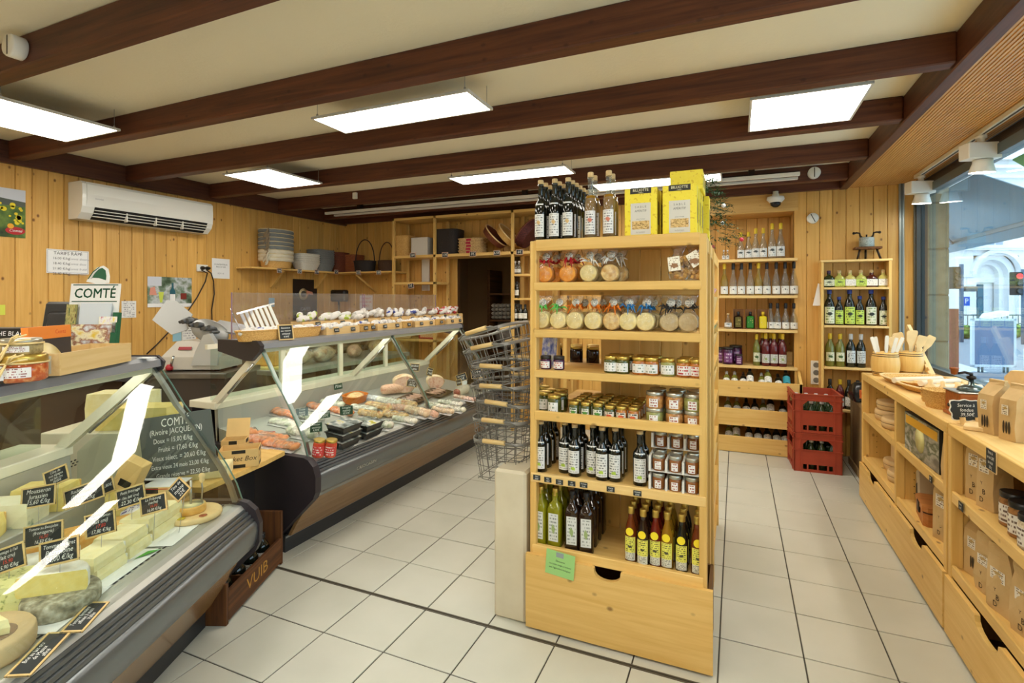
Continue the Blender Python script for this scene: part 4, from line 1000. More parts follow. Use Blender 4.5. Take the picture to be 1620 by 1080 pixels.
# old wooden stand at the far end
t=thing('wooden_stand','weathered wooden stand between the window shelf and the back wall','stand',(.95,4.72,0))
GREYW=wood('weathered_wood',(168,140,98),(120,92,58),2,knots=.6,rnd=.1,rough=.7)
for x in (0,.36):
 for y in (0,.78):MB().box((x,y,0),(x+.05,y+.05,.60),.004).build('leg',GREYW,t)
MB().box((-.02,-.02,.60),(.43,.85,.64),.006).build('top_board',GREYW,t);MB().box((.005,.05,.04),(.02,.78,.58)).build('side_panel',GREYW,t);MB().box((-.015,.0,.0),(.0,.83,.07),.004).build('bottom_rail',GREYW,t)
kb=thing('crisp_bag','shiny black bag with an orange patch on the weathered stand','bag',(1.02,5.15,.64),.2)
MB().loft([[(q*.12,w*.05,0) for q,w in ((-1,-1),(1,-1),(1,1),(-1,1))],[(q*.13,w*.085,.05) for q,w in ((-1,-1),(1,-1),(1,1),(-1,1))],[(q*.125,w*.07,.12) for q,w in ((-1,-1),(1,-1),(1,1),(-1,1))],[(q*.11,w*.01,.16) for q,w in ((-1,-1),(1,-1),(1,1),(-1,1))]]).build('bag_body',mat('black_foil',(34,34,36),.2,.3),kb)
MB().box((-.11,-.088,.04),(-.04,-.08,.11)).build('orange_patch',mat('orange_print',(214,104,50),.4),kb)
CAN=mat('maroon_tin',(96,36,24),.35);
ct=jar('',CAN,printed('tin_side',(110,44,28),(226,206,160),2,5,thr=.45),r=.033,h=.085,name='tin');protos.append(ct)
for k in range(8):dup(ct,'maroon tin standing on the weathered stand, %s row, %s from left'%(ROW[k//4],ORD[k%4]),(1.12+(k%4)*.07,4.86+(k//4)*.08,.64+.0),0,group='maroon tins on the stand')
for k in range(4):dup(ct,'maroon tin on the second layer of the stand, %s from left'%ORD[k],(1.12+k*.07,4.90,.64+.085),0,group='maroon tins on the stand')
# ------------------------------------------------------------------ shop window and the street outside
S(MB().box((XW-.03,-2.2,0),(XW+.1,YB,.90)).build('wall_right',PLAIN))
S(MB().box((XW+.0,-2.2,2.62),(XW+.2,YB,2.75)).build('wall_right_top',PLAIN))
GREYA=mat('grey_window_frame',(96,104,104),.4,.3);DARKF=mat('dark_window_frame',(50,54,54),.5)
wd=S(thing('window_1','x','x')); del wd['label']; del wd['category'];wd.location=(XW,0,0)
MB().box((0,-2.2,.93),(.008,5.66,2.42)).build('window_pane',glass('window_glass',(226,238,242),1.0),wd)
MB().box((-.03,5.66,.9),(.05,5.70,2.56)).build('window_frame',DARKF,wd)
MB().box((-.035,5.70,.9),(.05,5.735,2.56)).build('window_frame',GREYA,wd)
MB().box((-.03,-2.2,.90),(.06,5.70,.935)).build('window_sill',GREYA,wd)
MB().box((-.03,-2.2,2.385),(.05,5.70,2.45)).build('window_frame',GREYA,wd)
bl=thing('roller_blind','rolled dark slat blind above the shop window','blind',(XW+.01,0,2.45))
SLT=mat('dark_slat',(66,52,40),.5,.2)
for k in range(5):MB().box((-.03+k*.012,-2.0,.004+k*.019),(-.012+k*.012,5.66,.020+k*.019),.002).build('slat',SLT,bl)
MB().box((-.035,-2,.10),(.06,5.66,.105)).build('head_rail',GREYA,bl)
# rail on the back wall near the window
t=S(MB().box((1.365,YB-.045,0),(1.405,YB-.019,ZB),.003).build('trim_3',mat('galvanised',(150,156,152),.35,.5)))
MB().box((1.378,YB-.047,0),(1.392,YB-.043,ZB)).build('groove',GREYA,t)
# lighting track with spots
tk=thing('light_track','white lighting track running along the window under the soffit','light track',(1.40,0,ZB-.035))
MB().box((-.018,-2,0),(.018,5.40,.03),.002).build('rail',WHITE,tk);MB().box((-.006,-2,-.001),(.006,5.38,.001)).build('groove',BLACK,tk)
SPE=emission('spot_lens',(1,.93,.8),40)
def spot(y,label,power=16):
 t=thing('track_spot',label,'spotlight',(1.40,y,ZB-.035),.3,'track spotlights')
 MB().lathe([(.012,-.05),(.02,-.045),(.02,-.02),(.03,-.018),(.03,0)],14).build('adapter',WHITE,t)
 MB().box((-.10,-.045,-.15),(.09,.045,-.05),.004).build('housing',WHITE,t)
 M=TR(.01,0,-.15)@Matrix.Rotation(.10,4,'X')
 MB().lathe([(.05,0),(.05,-.02),(.066,-.075),(.066,-.08),(.058,-.08),(.05,-.06)],20,M).build('lamp_head',WHITE,t)
 MB().lathe([(.064,-.0805),(.0,-.081)],20,M).build('lens',SPE,t)
 ld=bpy.data.lights.new('spot_light','SPOT');ld.energy=power;ld.color=(1,.92,.78);ld.spot_size=2.0;ld.spot_blend=.8;ld.shadow_soft_size=.05
 l=bpy.data.objects.new('spot_light',ld);COL.objects.link(l);l.parent=t;l.location=(.01,-.0,-.24)
spot(5.28,'white track spotlight nearest the back wall');spot(4.13,'white track spotlight in front of the green awning')
spot(2.9,'white track spotlight overhead outside the picture, next to the shelf bags');spot(1.7,'white track spotlight overhead outside the picture, nearest the viewer')
# outside
ST=mat('stone_block',(150,142,118),.85,var=.18)
pil=S(MB().box((1.585,5.86,-.15),(1.755,6.3,3.2)).build('pillar_stone',mat('mortar',(120,110,92),.9)))
z=-.15
for k in range(8):
 h=.42;MB().box((1.58,5.85,z+.004),(1.76,6.31,z+h-.004),.008).build('stone',ST,pil);z+=h
S(MB().box((1.70,5.40,-.2),(1.71,5.41,-.19)).build('trim_4',GREYA))
S(MB().box((1.6,-4,-.25),(5.2,40,-.15)).build('pavement',mat('pavement_grey',(196,200,204),.8,var=.06)))
S(MB().box((5.2,-4,-.30),(13.0,60,-.20)).build('road',mat('asphalt',(128,138,150),.8,var=.06)))
S(MB().box((13.0,-4,-.28),(40,60,-.16)).build('pavement_far',mat('pavement_far_grey',(206,210,214),.8,var=.04)))
# building across the street; its front stands square to a line over the road
FM=MX((0,0,-.16),(_cy,_sy,0),(0,0,1))
FD=27.0
def fpx(u): return (u-810)/821*FD
def fpy(v): return (472-v)/821*FD+1.66
FO=Matrix.Translation(Vector((-_sy,_cy,0))*FD)
bd=thing('building','pale stone building with an arched portal across the street','building',M=FO@FM)
CRM=mat('pale_stone',(232,232,232),.9,var=.03)
xc=fpx(1576)
def front(x0,x1,y0,y1,z0,z1,n='wall',m=CRM): return MB().box((x0,y0,z0),(x1,y1,z1)).build(n,m,bd)
front(fpx(1460),fpx(1540),0,14,-1,0);front(fpx(1612),fpx(1800),0,14,-1,0)
front(fpx(1540),fpx(1612),fpy(404),14,-1,0);front(fpx(1540),fpx(1612),0,fpy(404),-1,-.9)
def arch(r0,r1,z0,z1,ycen,n=20,m=CRM,name='arch_ring'):
 mm=MB();pts0=[(xc+r0*math.cos(PI*i/n),ycen+r0*math.sin(PI*i/n)) for i in range(n+1)];pts1=[(xc+r1*math.cos(PI*i/n),ycen+r1*math.sin(PI*i/n)) for i in range(n+1)]
 mm.prism(pts1+pts0[::-1],z0,z1); return mm.build(name,m,bd)
ys=fpy(436);hw=fpx(1612)-xc
arch(hw,hw*1.17,-.1,.18,ys);arch(hw*.72,hw*1.0,-.6,-.2,ys);arch(hw*.52,hw*.74,-.8,-.5,ys);arch(hw*.02,hw*.53,-.95,-.75,ys,name='tympanum')
for s in (-1,1):
 a,b=sorted((xc+s*hw*.72,xc+s*hw*1.0));front(a,b,0,ys,-.6,-.2,'pier');a,b=sorted((xc+s*hw*.52,xc+s*hw*.74));front(a,b,0,ys,-.8,-.5,'pier')
 a,b=sorted((xc+s*hw,xc+s*hw*1.5));front(a,b,ys-.08,ys+.1,-.1,.15,'impost')
front(xc-hw*.52,xc+hw*.53,fpy(446),ys,-.92,-.75,'tympanum')
front(fpx(1543),fpx(1555),0,fpy(448),-.88,-.7,'door_surround',mat('grey_stone',(168,172,172),.9))
dr=front(fpx(1554),fpx(1578),0,fpy(449),-.88,-.8,'door',mat('blue_green_door',(52,92,112),.5))
for k in range(3):
 for q in range(2):MB().box((fpx(1556)+q*.36,.3+k*.72,-.8),(fpx(1556)+q*.36+.3,.9+k*.72,-.77),.01).build('door_panel',mat('blue_green_panel',(66,110,128),.5),dr)
for v,dz in ((396,.25),(393,.3),(283,.3),(268,.35),(255,.4)):front(fpx(1460),fpx(1800),fpy(v),fpy(v)+.16,0,dz,'cornice')
for u0,u1 in ((1546,1586),(1640,1680),(1480,1520)):
 w=front(fpx(u0),fpx(u1),fpy(390),fpy(345),-.02,.03,'window',mat('window_far',(150,166,186),.3))
 for q in range(1,3):MB().box((fpx(u0)+(fpx(u1)-fpx(u0))*q/3-.03,fpy(390),.03),(fpx(u0)+(fpx(u1)-fpx(u0))*q/3+.03,fpy(345),.06)).build('mullion',CRM,w)
def out(u,v,d):
 r=ray(u,v); return Vector((0,0,1.5))+r*d
# awnings of this shop front
AWG=mat('grey_awning_cloth',(120,146,160),.8)
def awning(label,y0,y1,x0,z0,x1,z1,m,val=.13,t_=.008,ribs=3):
 t=thing('awning',label,'awning',(x0,y0,z0))
 dx,dz,L=x1-x0,z1-z0,y1-y0
 MB().add([(0,0,0),(dx,0,dz),(dx,L,dz),(0,L,0),(0,0,t_),(dx,0,dz+t_),(dx,L,dz+t_),(0,L,t_)],[(0,1,2,3),(7,6,5,4),(0,4,5,1),(1,5,6,2),(2,6,7,3),(3,7,4,0)]).build('cloth',m,t)
 MB().box((dx-.004,0,dz-val),(dx+.004,L,dz-.02)).build('valance',m,t)
 MB().box((dx-.02,0,dz-.03),(dx+.02,L,dz+.01),.004).build('front_bar',GREYA,t)
 MB().tube([(.03,L*.95,-.1),(dx*.5,L*.7,dz*.5-.06),(dx-.02,L*.9,dz-.03)],.015,6).build('folding_arm',mat('awning_arm',(110,128,140),.5),t)
 for k in range(1,ribs):MB().box((0,L*k/ribs-.004,-.004),(.008,L*k/ribs+.004,-.0005)).build('seam',AWG,t)
 return t
awning('grey-blue cloth awning over the next window',5.32,8.1,1.78,2.505,2.40,2.19,AWG)
awning('bright green awning at the top right of the window',2.2,4.74,1.78,2.47,2.5,1.86,mat('green_awning_cloth',(118,178,62),.8))
# pavement sign
p=out(1571,598,10.6)
sg=thing('pavement_sign','blank grey-blue poster sign on a wheeled base on the pavement','sign',M=TR(p.x,p.y,-.15,YAW)@Matrix.Rotation(-.12,4,'Z'))
MB().loft([[(-.5,-.22,0),(.5,-.22,0),(.5,.22,0),(-.5,.22,0)],[(-.48,-.2,.08),(.48,-.2,.08),(.48,.2,.08),(-.48,.2,.08)],[(-.3,-.1,.14),(.3,-.1,.14),(.3,.1,.14),(-.3,.1,.14)]],smooth=False).build('base',mat('grey_sign_base',(110,122,136),.6),sg)
for x in (-.27,-.2,.2,.27):MB().cyl((x,0,.12),(x,0,.25),.02,8).build('foot',GREYA,sg)
MB().box((-.37,-.02,.29),(.37,.02,1.20)).build('poster',mat('sign_blue',(96,116,146),.15),sg)
f=MB()
for a,b in (((-.41,.25),(.41,.30)),((-.41,1.19),(.41,1.24)),((-.41,.25),(-.36,1.24)),((.36,.25),(.41,1.24))):f.box((a[0],-.035,a[1]),(b[0],.035,b[1]),.006)
f.build('frame',mat('silver_frame',(190,202,212),.4,.2),sg)
# rust coloured totem, traffic lights, bollard, hedge, railings
p=out(1509,600,9.6)
rt=thing('rust_totem','narrow rust-red upright panel with cut lettering beside the stone pillar','sign',M=TR(p.x,p.y,-.15,YAW))
MB().box((-.075,-.02,0),(.075,.02,1.46)).build('panel',mat('rust_steel',(120,62,52),.8,var=.15),rt)
text(rt,'CAVOUCOUI UD BISTRO',MX((0,-.0215,.8),(0,0,1),(-1,0,0)),.11,mat('rust_dark',(84,40,34),.8),width=.8)
def light_pole(u,d,h,label,red=False):
 p=out(u,540,d);t=thing('traffic_light',label,'traffic light',M=TR(p.x,p.y,-.18,YAW))
 MB().cyl((0,0,0),(0,0,h),.07,10).build('pole',mat('slate_pole',(96,112,130),.5),t)
 hz=h-.95
 hd=MB().box((-.42,-.12,hz),(-.12,.12,hz+.85),.02).build('head',BLACK,t)
 for k in range(3):MB().lathe([(.1,0),(.1,.06),(.08,.05),(0,.05)],12,MX((-.42,0,hz+.15+k*.27),(0,1,0),(0,0,1)) if False else MX((-.27,-.12,hz+.15+k*.27),(1,0,0),(0,0,1))).build('lens',emission('red_lamp',(1,.1,.1),2.5) if red and k==2 else mat('dark_lens',(40,44,44),.3),hd)
 return t
tl=light_pole(1521,20,3.0,'grey pole with a dark traffic light and a blue parking plate')
MB().box((.1,-.12,1.95),(.55,.12,2.15),.03).build('camera_box',mat('taupe_box',(120,116,108),.6),tl);MB().box((.05,-.03,1.4),(.3,.0,1.75)).build('blue_plate',mat('blue_plate',(40,90,190),.5),tl)
text(tl,'P',MX((.175,-.032,1.575),(1,0,0),(0,0,1)),.28,WHITE)
light_pole(1619,19,2.75,'traffic light pole showing a red lamp at the right picture edge',True)
p=out(1632,600,10.9)
o=MB().lathe([(.12,0),(.12,.58),(.1,.62),(0,.63)],16).build('bollard',mat('white_bollard',(222,226,228),.6));o.location=(p.x,p.y,-.15);tag(o,'white round bollard at the right picture edge outside','bollard')
LEAFY=noisy('hedge_leaf',[(.35,(52,72,34)),(.55,(112,140,56)),(.7,(166,184,90))],6,3,.8)
for k,(u0,d,w,h) in enumerate(((1526,22,.7,.55),(1562,21.5,1.0,.75),(1604,22,.9,.6))):
 p=out(u0,520,d);m=MB();rnd=random.Random(k)
 for q in range(130):
  c=V(rnd.uniform(-w/2,w/2),rnd.uniform(-.25,.25),.15+(h-.15)*rnd.random());a=MX(c,(rnd.uniform(-1,1),rnd.uniform(-1,1),.2),(rnd.uniform(-1,1),rnd.uniform(-1,1),1))
  m.add([(-.07,0,0),(0,.03,.0),(.07,0,.02),(0,-.03,.02)],[(0,1,2,3)],M=a)
 m.blob((0,0,h*.45),(w/2,.25,h*.5),12,6,.12,seed=k)
 o=m.build('shrub',LEAFY);o.matrix_basis=TR(p.x,p.y,-.16,YAW);tag(o,'low green shrub across the road, %s from the left'%ORD[k],'shrub','shrubs across the road')
fe=thing('railing','thin metal railing in front of the building across the road','railing',M=TR(*out(1575,520,23).xy,-.16,YAW))
MB().box((-3,-.02,.9),(3,.02,.95)).build('top_rail',GREYA,fe)
for k in range(25):MB().box((-3+k*.25,-.012,0),(-2.976+k*.25,.012,.9)).build('bar',GREYA,fe)
t=thing('cafe_umbrella','white market stall canopy in front of the blue door','canopy',M=TR(*out(1573,520,22.5).xy,-.16,YAW))
MB().cyl((0,0,0),(0,0,1.0),.03,8).build('pole',GREYA,t);MB().loft([[(-.4,-.3,.8),(.35,-.3,.92),(.35,.3,.92),(-.4,.3,.8)],[(-.3,-.25,1.0),(.4,-.25,1.12),(.4,.25,1.12),(-.3,.25,1.0)]],smooth=False).build('cloth',WPAPER,t)
# ------------------------------------------------------------------ refrigerated counters
CDK=mat('counter_dark_plastic',(46,40,44),.45);CGR=mat('counter_grey_metal',(112,116,118),.3,.6);CLT=mat('counter_light_metal',(150,152,150),.28,.8)
CTOP=mat('counter_top_grey',(136,138,142),.35,.1);CSTEEL=mat('brushed_steel',(190,190,182),.35,.5);CWHITE=mat('cream_metal',(226,220,196),.4)
CVEN=wood('counter_veneer',(150,116,78),(132,98,62),1,knots=0,rnd=.03,rough=.2,spec=.8)
KICK=mat('kick_plinth',(44,46,50),.35)
CGLASS=glass('counter_glass',(238,246,242),1.5)
GEDGE=mat('glass_edge',(112,150,140),.2)
TUBE=emission('cabinet_tube',(1,.96,.86),26)
GPROF=[(-.455,1.19),(-.40,1.11),(-.345,1.02),(-.27,.925),(-.215,.845),(-.15,.745),(-.105,.66),(-.08,.585)]
def extr(m,poly,y0,y1,smooth=False):
 """extrude an (s, z) outline along the counter's length"""
 n=len(poly);vs=[(x,y0,z) for x,z in poly]+[(x,y1,z) for x,z in poly]
 fs=[(i,n+i,n+(i+1)%n,(i+1)%n) for i in range(n)]
 m.add(vs,fs,smooth);m.add(vs,[tuple(range(n)),tuple(range(2*n-1,n-1,-1))]); return m
def counter(name,label,loc,rz,L,mids,topback,ends,rise=0):
 t=thing(name,label,'display counter',loc,rz)
 extr(MB(),[(-1.10,.10),(-.24,.10),(-.20,.30),(-.06,.50),(-.09,.55),(-1.10,.55)],.02,L-.02).build('body',CDK,t)
 MB().box((-1.05,.0,0),(-.255,L,.10)).build('kick_plinth',KICK,t)
 MB().box((-.256,.0,.085),(-.248,L,.095)).build('plinth_strip',CLT,t)
 extr(MB(),[(-.245,.10),(-.225,.10),(-.075,.335),(-.10,.345)],.012,L-.012).build('front_panel',CVEN,t)
 extr(MB(),[(-.10,.335),(-.073,.333),(-.052,.366),(-.08,.40)],.012,L-.012).build('lower_trim',CLT,t)
 m=MB();extr(m,[(-.1,.36),(-.04,.366),(-.016,.385),(-.004,.42),(0,.455),(-.002,.48),(-.012,.497),(-.1,.5)],.014,L-.014,True);m.build('bumper',CGR,t)
 m=MB()
 for s0,z0,w in ((-.018,.50,.012),(-.030,.515,.011),(-.042,.529,.010),(-.055,.541,.010)):extr(m,[(s0-.04,z0),(s0,z0),(s0-.003,z0+w),(s0-.04,z0+w)],.014,L-.014)
 m.build('ribbed_trim',CGR,t)
 m=MB();extr(m,[(-.13,.55),(-.062,.551),(-.075,.566),(-.13,.575)],.014,L-.014);m.build('front_sill',CSTEEL,t)
 extr(MB(),[(-.86,.55),(-.12,.55),(-.12,.573),(-.86,.573+rise)],.02,L-.02).build('deck',CSTEEL,t)
 q=MB()
 for i in range(int(L/.03)):
  for r in (0,1):q.box((-.165+r*.014,.04+i*.03+r*.012,.5735),(-.158+r*.014,.058+i*.03+r*.012,.5742))
 q.build('vent_slots',BLACK,t,kind='stuff')
 extr(MB(),[(-.87,.575),(-.84,.575),(-.855,.79),(-.885,.79)],.02,L-.02).build('back_panel',CSTEEL,t)
 q=MB()
 for i in range(int(L/.022)):
  for r in range(3):q.box((-.8535-.0007*r,.04+i*.022+(r%2)*.011,.735+r*.011),(-.8525-.0007*r,.052+i*.022+(r%2)*.011,.741+r*.011))
 q.build('vent_holes',BLACK,t,kind='stuff')
 MB().box((-1.10,.0,.79),(-.855,L,.835),.004).build('rear_ledge',CWHITE,t)
 # glass: panes, edges, posts
 ys=[.006]+[y for m_ in mids for y in (m_-.002,m_+.002)]+[L-.006]
 for a,b in zip(ys[::2],ys[1::2]):
  m=MB();th=.006;rings=[]
  for (s,z) in GPROF:rings.append([(s,a,z),(s,b,z)])
  m.loft(rings,False,False,True);o=m.build('front_glass',CGLASS,t)
  for y in (a,b):e=MB();extr(e,[(s,z) for s,z in GPROF]+[(s-.006,z) for s,z in GPROF[::-1]],y-.0015,y+.0015);e.build('glass_edge',GEDGE,o)
 for y in [.03]+list(mids)+[L-.03]:
  m=MB();extr(m,[(s-.012,z) for s,z in GPROF]+[(s-.03,z) for s,z in GPROF[::-1]],y-.011,y+.011);m.build('glass_post',CLT,t)
  m=MB();extr(m,[(-.47,1.165),(-.51,1.185),(-.905,.835),(-.862,.82)],y-.018,y+.018);m.build('strut',CWHITE,t)
  MB().cyl((-.52,y-.025,1.10),(-.74,y-.025,.905),.008,8).build('gas_spring',CHROME,t)
 # roof shelf
 m=MB();extr(m,[(-.44,1.195),(-.445,1.225),(-.47,1.238),(topback,1.238),(topback,1.20),(-.5,1.19)],.012,L-.012);m.build('top_shelf',CTOP,t)
 MB().box((-.475,.02,1.168),(-.468,L-.02,1.195)).build('lamp_lip',CWHITE,t)
 MB().cyl((-.56,.08,1.188),(-.56,L-.08,1.188),.010,8).build('lamp_tube',TUBE,t)
 # rear sliding doors
 d=MB().box((-.965,.05,.835),(-.960,L-.05,1.2)).build('rear_glass',CGLASS,t)
 m=MB()
 for y in [L*k/4 for k in (1,2,3)]:m.box((-.975,y-.02,.835),(-.95,y+.02,1.20))
 m.box((-.975,.02,1.17),(-.95,L-.02,1.20)).build('rear_door_frame',CWHITE,t)
 MB().box((-1.10,.0,.55),(-1.07,L,.79)).build('rear_panel',CDK,t)
 # end panels
 for y,on in ((0,ends[0]),(L,ends[1])):
  if not on:continue
  y0,y1=(y-.03,y+.014) if y==0 else (y-.03,y+.001)
  m=MB();extr(m,[(-1.11,.06),(-.30,.08),(-.012,.36),(.006,.40),(.008,.485),(-.012,.545),(-.05,.578),(-.085,.588),(-1.11,.588)],y0,y1);m.build('end_panel',CDK,t)
  m=MB();extr(m,[(-.44,1.18),(-.43,1.215),(-.46,1.243),(topback,1.243),(topback,1.17),(-.56,1.12),(-.51,1.12)],y0+.008,y1-.008);m.build('end_cap',CDK,t)
  m=MB();m.add([(-.46,y,1.15),(-.11,y,.60),(-.84,y,.60),(-.84,y,.80)],[(0,1,2,3)]);m.build('side_glass',CGLASS,t)
 return t
C2X,C2Y,C2L=-2.19,2.28,2.52
c2=counter('charcuterie_counter','dark refrigerated charcuterie counter with curved glass along the aisle',(C2X,C2Y,0),0,C2L,(1.32,),-.80,(1,1),.10)
text(c2,'CRIOCABIN',MX((.0025,.42,.43),(0,1,0),(0,0,1)),.028,CHROME,width=1.3)
Fv,Rv=Vector((-_sy,_cy,0)),Vector((_cy,_sy,0))
def C1(s,d,z): return Rv*(-1.146+s)+Fv*d+Vector((0,0,z))
o1=C1(0,-.20,0)
c1=counter('cheese_counter','dark refrigerated cheese counter with curved glass in the left foreground',o1,YAW,2.57,(),-1.32,(1,1))
# the same frames for goods: x outward, y along
M1=TR(o1.x,o1.y,0,YAW);M2=TR(C2X,C2Y,0)
DZ_=.5752
MB().box((-.84,1.2,.5735),(-.62,2.53,.659),.004).build('rear_step',CSTEEL,c1)
# ------------------------------------------------------------------ slate price tags
FRW=wood('tag_frame_wood',(226,196,136),(206,172,108),0,knots=0,rnd=.04)
def slate_tag(label,c,w,h,lines,tilt=0,lean=.25,yaw=YAW,z0=None,group='slate cheese tags',flat=None,pin=True,frame=.006,board=None):
 """small chalk board in a wooden frame on a pin; c = centre"""
 if flat is not None:M=MX(c,flat[0],flat[1])
 else:
  r=V(math.cos(yaw),math.sin(yaw),0);f=V(-math.sin(yaw),math.cos(yaw),0);u=(V(0,0,1)+f*lean).normalized()
  x=r*math.cos(tilt)+u*math.sin(tilt);M=MX(c,x,u*math.cos(tilt)-r*math.sin(tilt))
 t=thing('slate_tag',label,'price tag',M=M,group=group)
 MB().box((-w/2,-h/2,-.0015),(w/2,h/2,.001)).build('slate',board or SLATE,t)
 f=MB()
 if frame:
  for a,b in (((-w/2,-h/2),(w/2,-h/2+frame)),((-w/2,h/2-frame),(w/2,h/2)),((-w/2,-h/2+frame),(-w/2+frame,h/2-frame)),((w/2-frame,-h/2+frame),(w/2,h/2-frame))):f.box((*a,-.003),(*b,.003),.001)
  f.build('frame',FRW,t)
 n=len(lines)
 for i,s in enumerate(lines):
  m=CHALK
  if s.startswith('~'):s=s[1:];m=REDCH
  if s.startswith('^'):s=s[1:];m=BLUECH
  y=h*.5-frame-(i+.6)*(h-2*frame)/(n+.25)
  sz=min((h-2*frame)/(n-.1),(w-2*frame)/max(1,len(s))*2.0)
  text(t,s,TR(0,y,.0017),sz,m,shear=.25,width=.9)
 if pin and z0 is not None:
  q=M.inverted()@Vector((c[0],c[1],z0));MB().cyl((0,-h*.45,-.002),q,.0009,5).build('pin',STEEL,t)
 return t
def T1(u,v,z): return at_z(u,v,z)
def tag1(label,u,v,z,wpx,hpx,lines,tilt=.3,yawd=0,lean=.25,**k):
 p=at_z(u,v,z);d=p.dot(Fv);sc=d/821
 return slate_tag(label,p,wpx*sc,hpx*sc,lines,tilt,lean,YAW+yawd,z0=DZ_+.03,**k)
tag1('slate tag with illegible white writing, rearmost on the cheese counter',89,753,.80,38,26,('Côte de','nos alpages','au lait cru','18,00€'),.42,.0)
tag1('slate tag reading Mousseron Jurassien at the rear left of the cheese counter',61,785,.77,54,32,('Mousseron','Jurassien','15,60 €/kg'),.17)
tag1('wide slate tag reading Raclette in the middle of the cheese counter',133,781,.76,62,30,('Raclette au lait','(Fromagerie)','14,50€/kg'),.35)
tag1('small slate tag half hidden behind the raclette tag',170,768,.76,22,24,('6,80€',),.4)
tag1('slate tag by the purple wrapper on the cheese counter',207,785,.75,46,30,('Petit fromage','(au lait cru)','22,30 €/kg'),.3)
tag1('slate tag reading La Fribourg over the stacked pale slabs',243,797,.74,42,28,('La Fribourg','(vache)','~16,00','16,00 €/kg'),.27)
tag1('small slate tag standing on its corner before the cardboard box',283,774,.77,28,28,('Tête de','moine','22€'),.9)
tag1('slate tag reading Tomme au Beaujolais on the cheese counter',69,845,.72,62,34,('Tomme au Beaujolais','(fromagerie)','~16,50','16,50 €/kg'),.2)
tag1('slate tag reading Tomme 24,00 stuck in the cut grey tomme',94,872,.745,62,38,('Tomme de Bret','Patrimoine','24,00 €/kg'),.22)
tag1('slate tag reading Morbier in the large yellow cheese',159,828,.735,48,36,('Morbier d\'antan','(lait cru)','~17,80','17,80 €/kg'),.27)
tag1('slate tag at the left picture edge reading à l\'ail',12,884,.715,56,38,('Fromage à l\'ail','(lait cru)','~15,90','15,90 €/kg'),.34)
p=at_z(136,975,DZ_+.012);slate_tag('slate tag lying flat on the counter rim, farther of two',p,.145,.055,('Tomme fermière','affinée 3 mois','Vallée'),flat=(Fv*1-Rv*.25,-Rv*1-Fv*.2+V(0,0,.12)),pin=False)
p=at_z(63,1033,DZ_+.012);slate_tag('slate tag lying flat on the counter rim, nearer of two',p,.17,.055,('Brie au lait cru','de Meaux','affiné'),flat=(Fv*1-Rv*.25,-Rv*1-Fv*.2+V(0,0,.12)),pin=False)
# ------------------------------------------------------------------ cheeses
def cheese_m(n,a,b,sc=30): return noisy(n,[(.35,a),(.65,b)],sc,4,.5,spec=.4,bump=.08)
PASTE=cheese_m('pale_paste',(240,226,166),(246,236,190));YPASTE=cheese_m('yellow_paste',(240,214,120),(246,226,146));HERB=noisy('herb_paste',[(.35,(150,156,90)),(.45,(226,220,150)),(.8,(234,226,164))],60,3,.5)
RINDG=noisy('grey_rind',[(.3,(104,98,80)),(.5,(156,148,124)),(.7,(206,200,180))],40,5,.9,bump=.6);RINDW=noisy('white_rind',[(.35,(226,218,196)),(.65,(244,240,228))],30,4,.8,bump=.2)
RINDO=cheese_m('orange_rind',(226,168,84),(236,190,110));BLUEV=noisy('blue_paste',[(.3,(140,156,130)),(.42,(234,228,190)),(.8,(240,234,204))],26,4,.5)
def place1(u,v,z): return at_z(u,v,z)
def wheel(name,label,c,r,h,rind,cut=None,paste=None,rz=0,a=2*PI,group=None,cat='cheese',lie=0):
 """round cheese or a sector of one; the cut faces are a part of their own"""
 t=thing(name,label,cat,c,rz,group);n=28
 pr=[(0,0),(r*.95,0),(r,h*.15),(r*1.01,h*.5),(r,h*.85),(r*.95,h),(0,h)]
 if a>6.2:MB().lathe(pr,n).build('rind',rind,t)
 else:
  MB().lathe(pr,max(6,int(n*a/6.28)),a0=0,a1=a).build('rind',rind,t)
  m=MB()
  for an,fl in ((0,0),(a,1)):
   q=[(x*math.cos(an),x*math.sin(an),z) for x,z in pr[1:-1]];q=[(0,0,0)]+q+[(0,0,h)]
   m.add(q,[tuple(range(len(q)))[::-1] if fl else tuple(range(len(q)))])
  m.build('cut_face',paste or PASTE,t)
 return t
def slab(name,label,c,w,d,h,paste,rind,rz,group=None,taper=1.0):
 """rectangular or wedge-shaped piece with a rind along its far edge"""
 t=thing(name,label,'cheese',c,rz,group);b=.004
 m=MB();w2=w*taper
 m.loft([[(-w/2,-d/2,0),(w/2,-d/2,0),(w2/2,d/2,0),(-w2/2,d/2,0)],[(-w/2-.002,-d/2-.002,h*.5),(w/2+.002,-d/2-.002,h*.5),(w2/2+.002,d/2,h*.5),(-w2/2-.002,d/2,h*.5)],[(-w/2+b,-d/2+b,h),(w/2-b,-d/2+b,h),(w2/2-b,d/2-b,h),(-w2/2+b,d/2-b,h)]],smooth=False)
 m.build('paste',paste,t)
 if rind:MB().box((-w2/2-.001,d/2-.004,.001),(w2/2+.001,d/2+.003,h-.002),.002).build('rind',rind,t)
 return t
def c1z(s,d,z=DZ_):q=C1(s,d,z); return (q.x,q.y,q.z)
R0=YAW
wheel('tomme_cheese','whole grey-rinded tomme wheel near the front glass',c1z(-.203,1.555),.094,.05,RINDG)
wheel('tomme_cheese','cut half of grey tomme lying on the whole wheel',c1z(-.215,1.535,DZ_+.0505),.088,.06,RINDW,paste=YPASTE,rz=R0+.32,a=PI)
slab('herb_cheese','large pale cheese block flecked with herbs at the left picture edge',c1z(-.385,1.555),.16,.14,.085,HERB,RINDW,R0+.35)
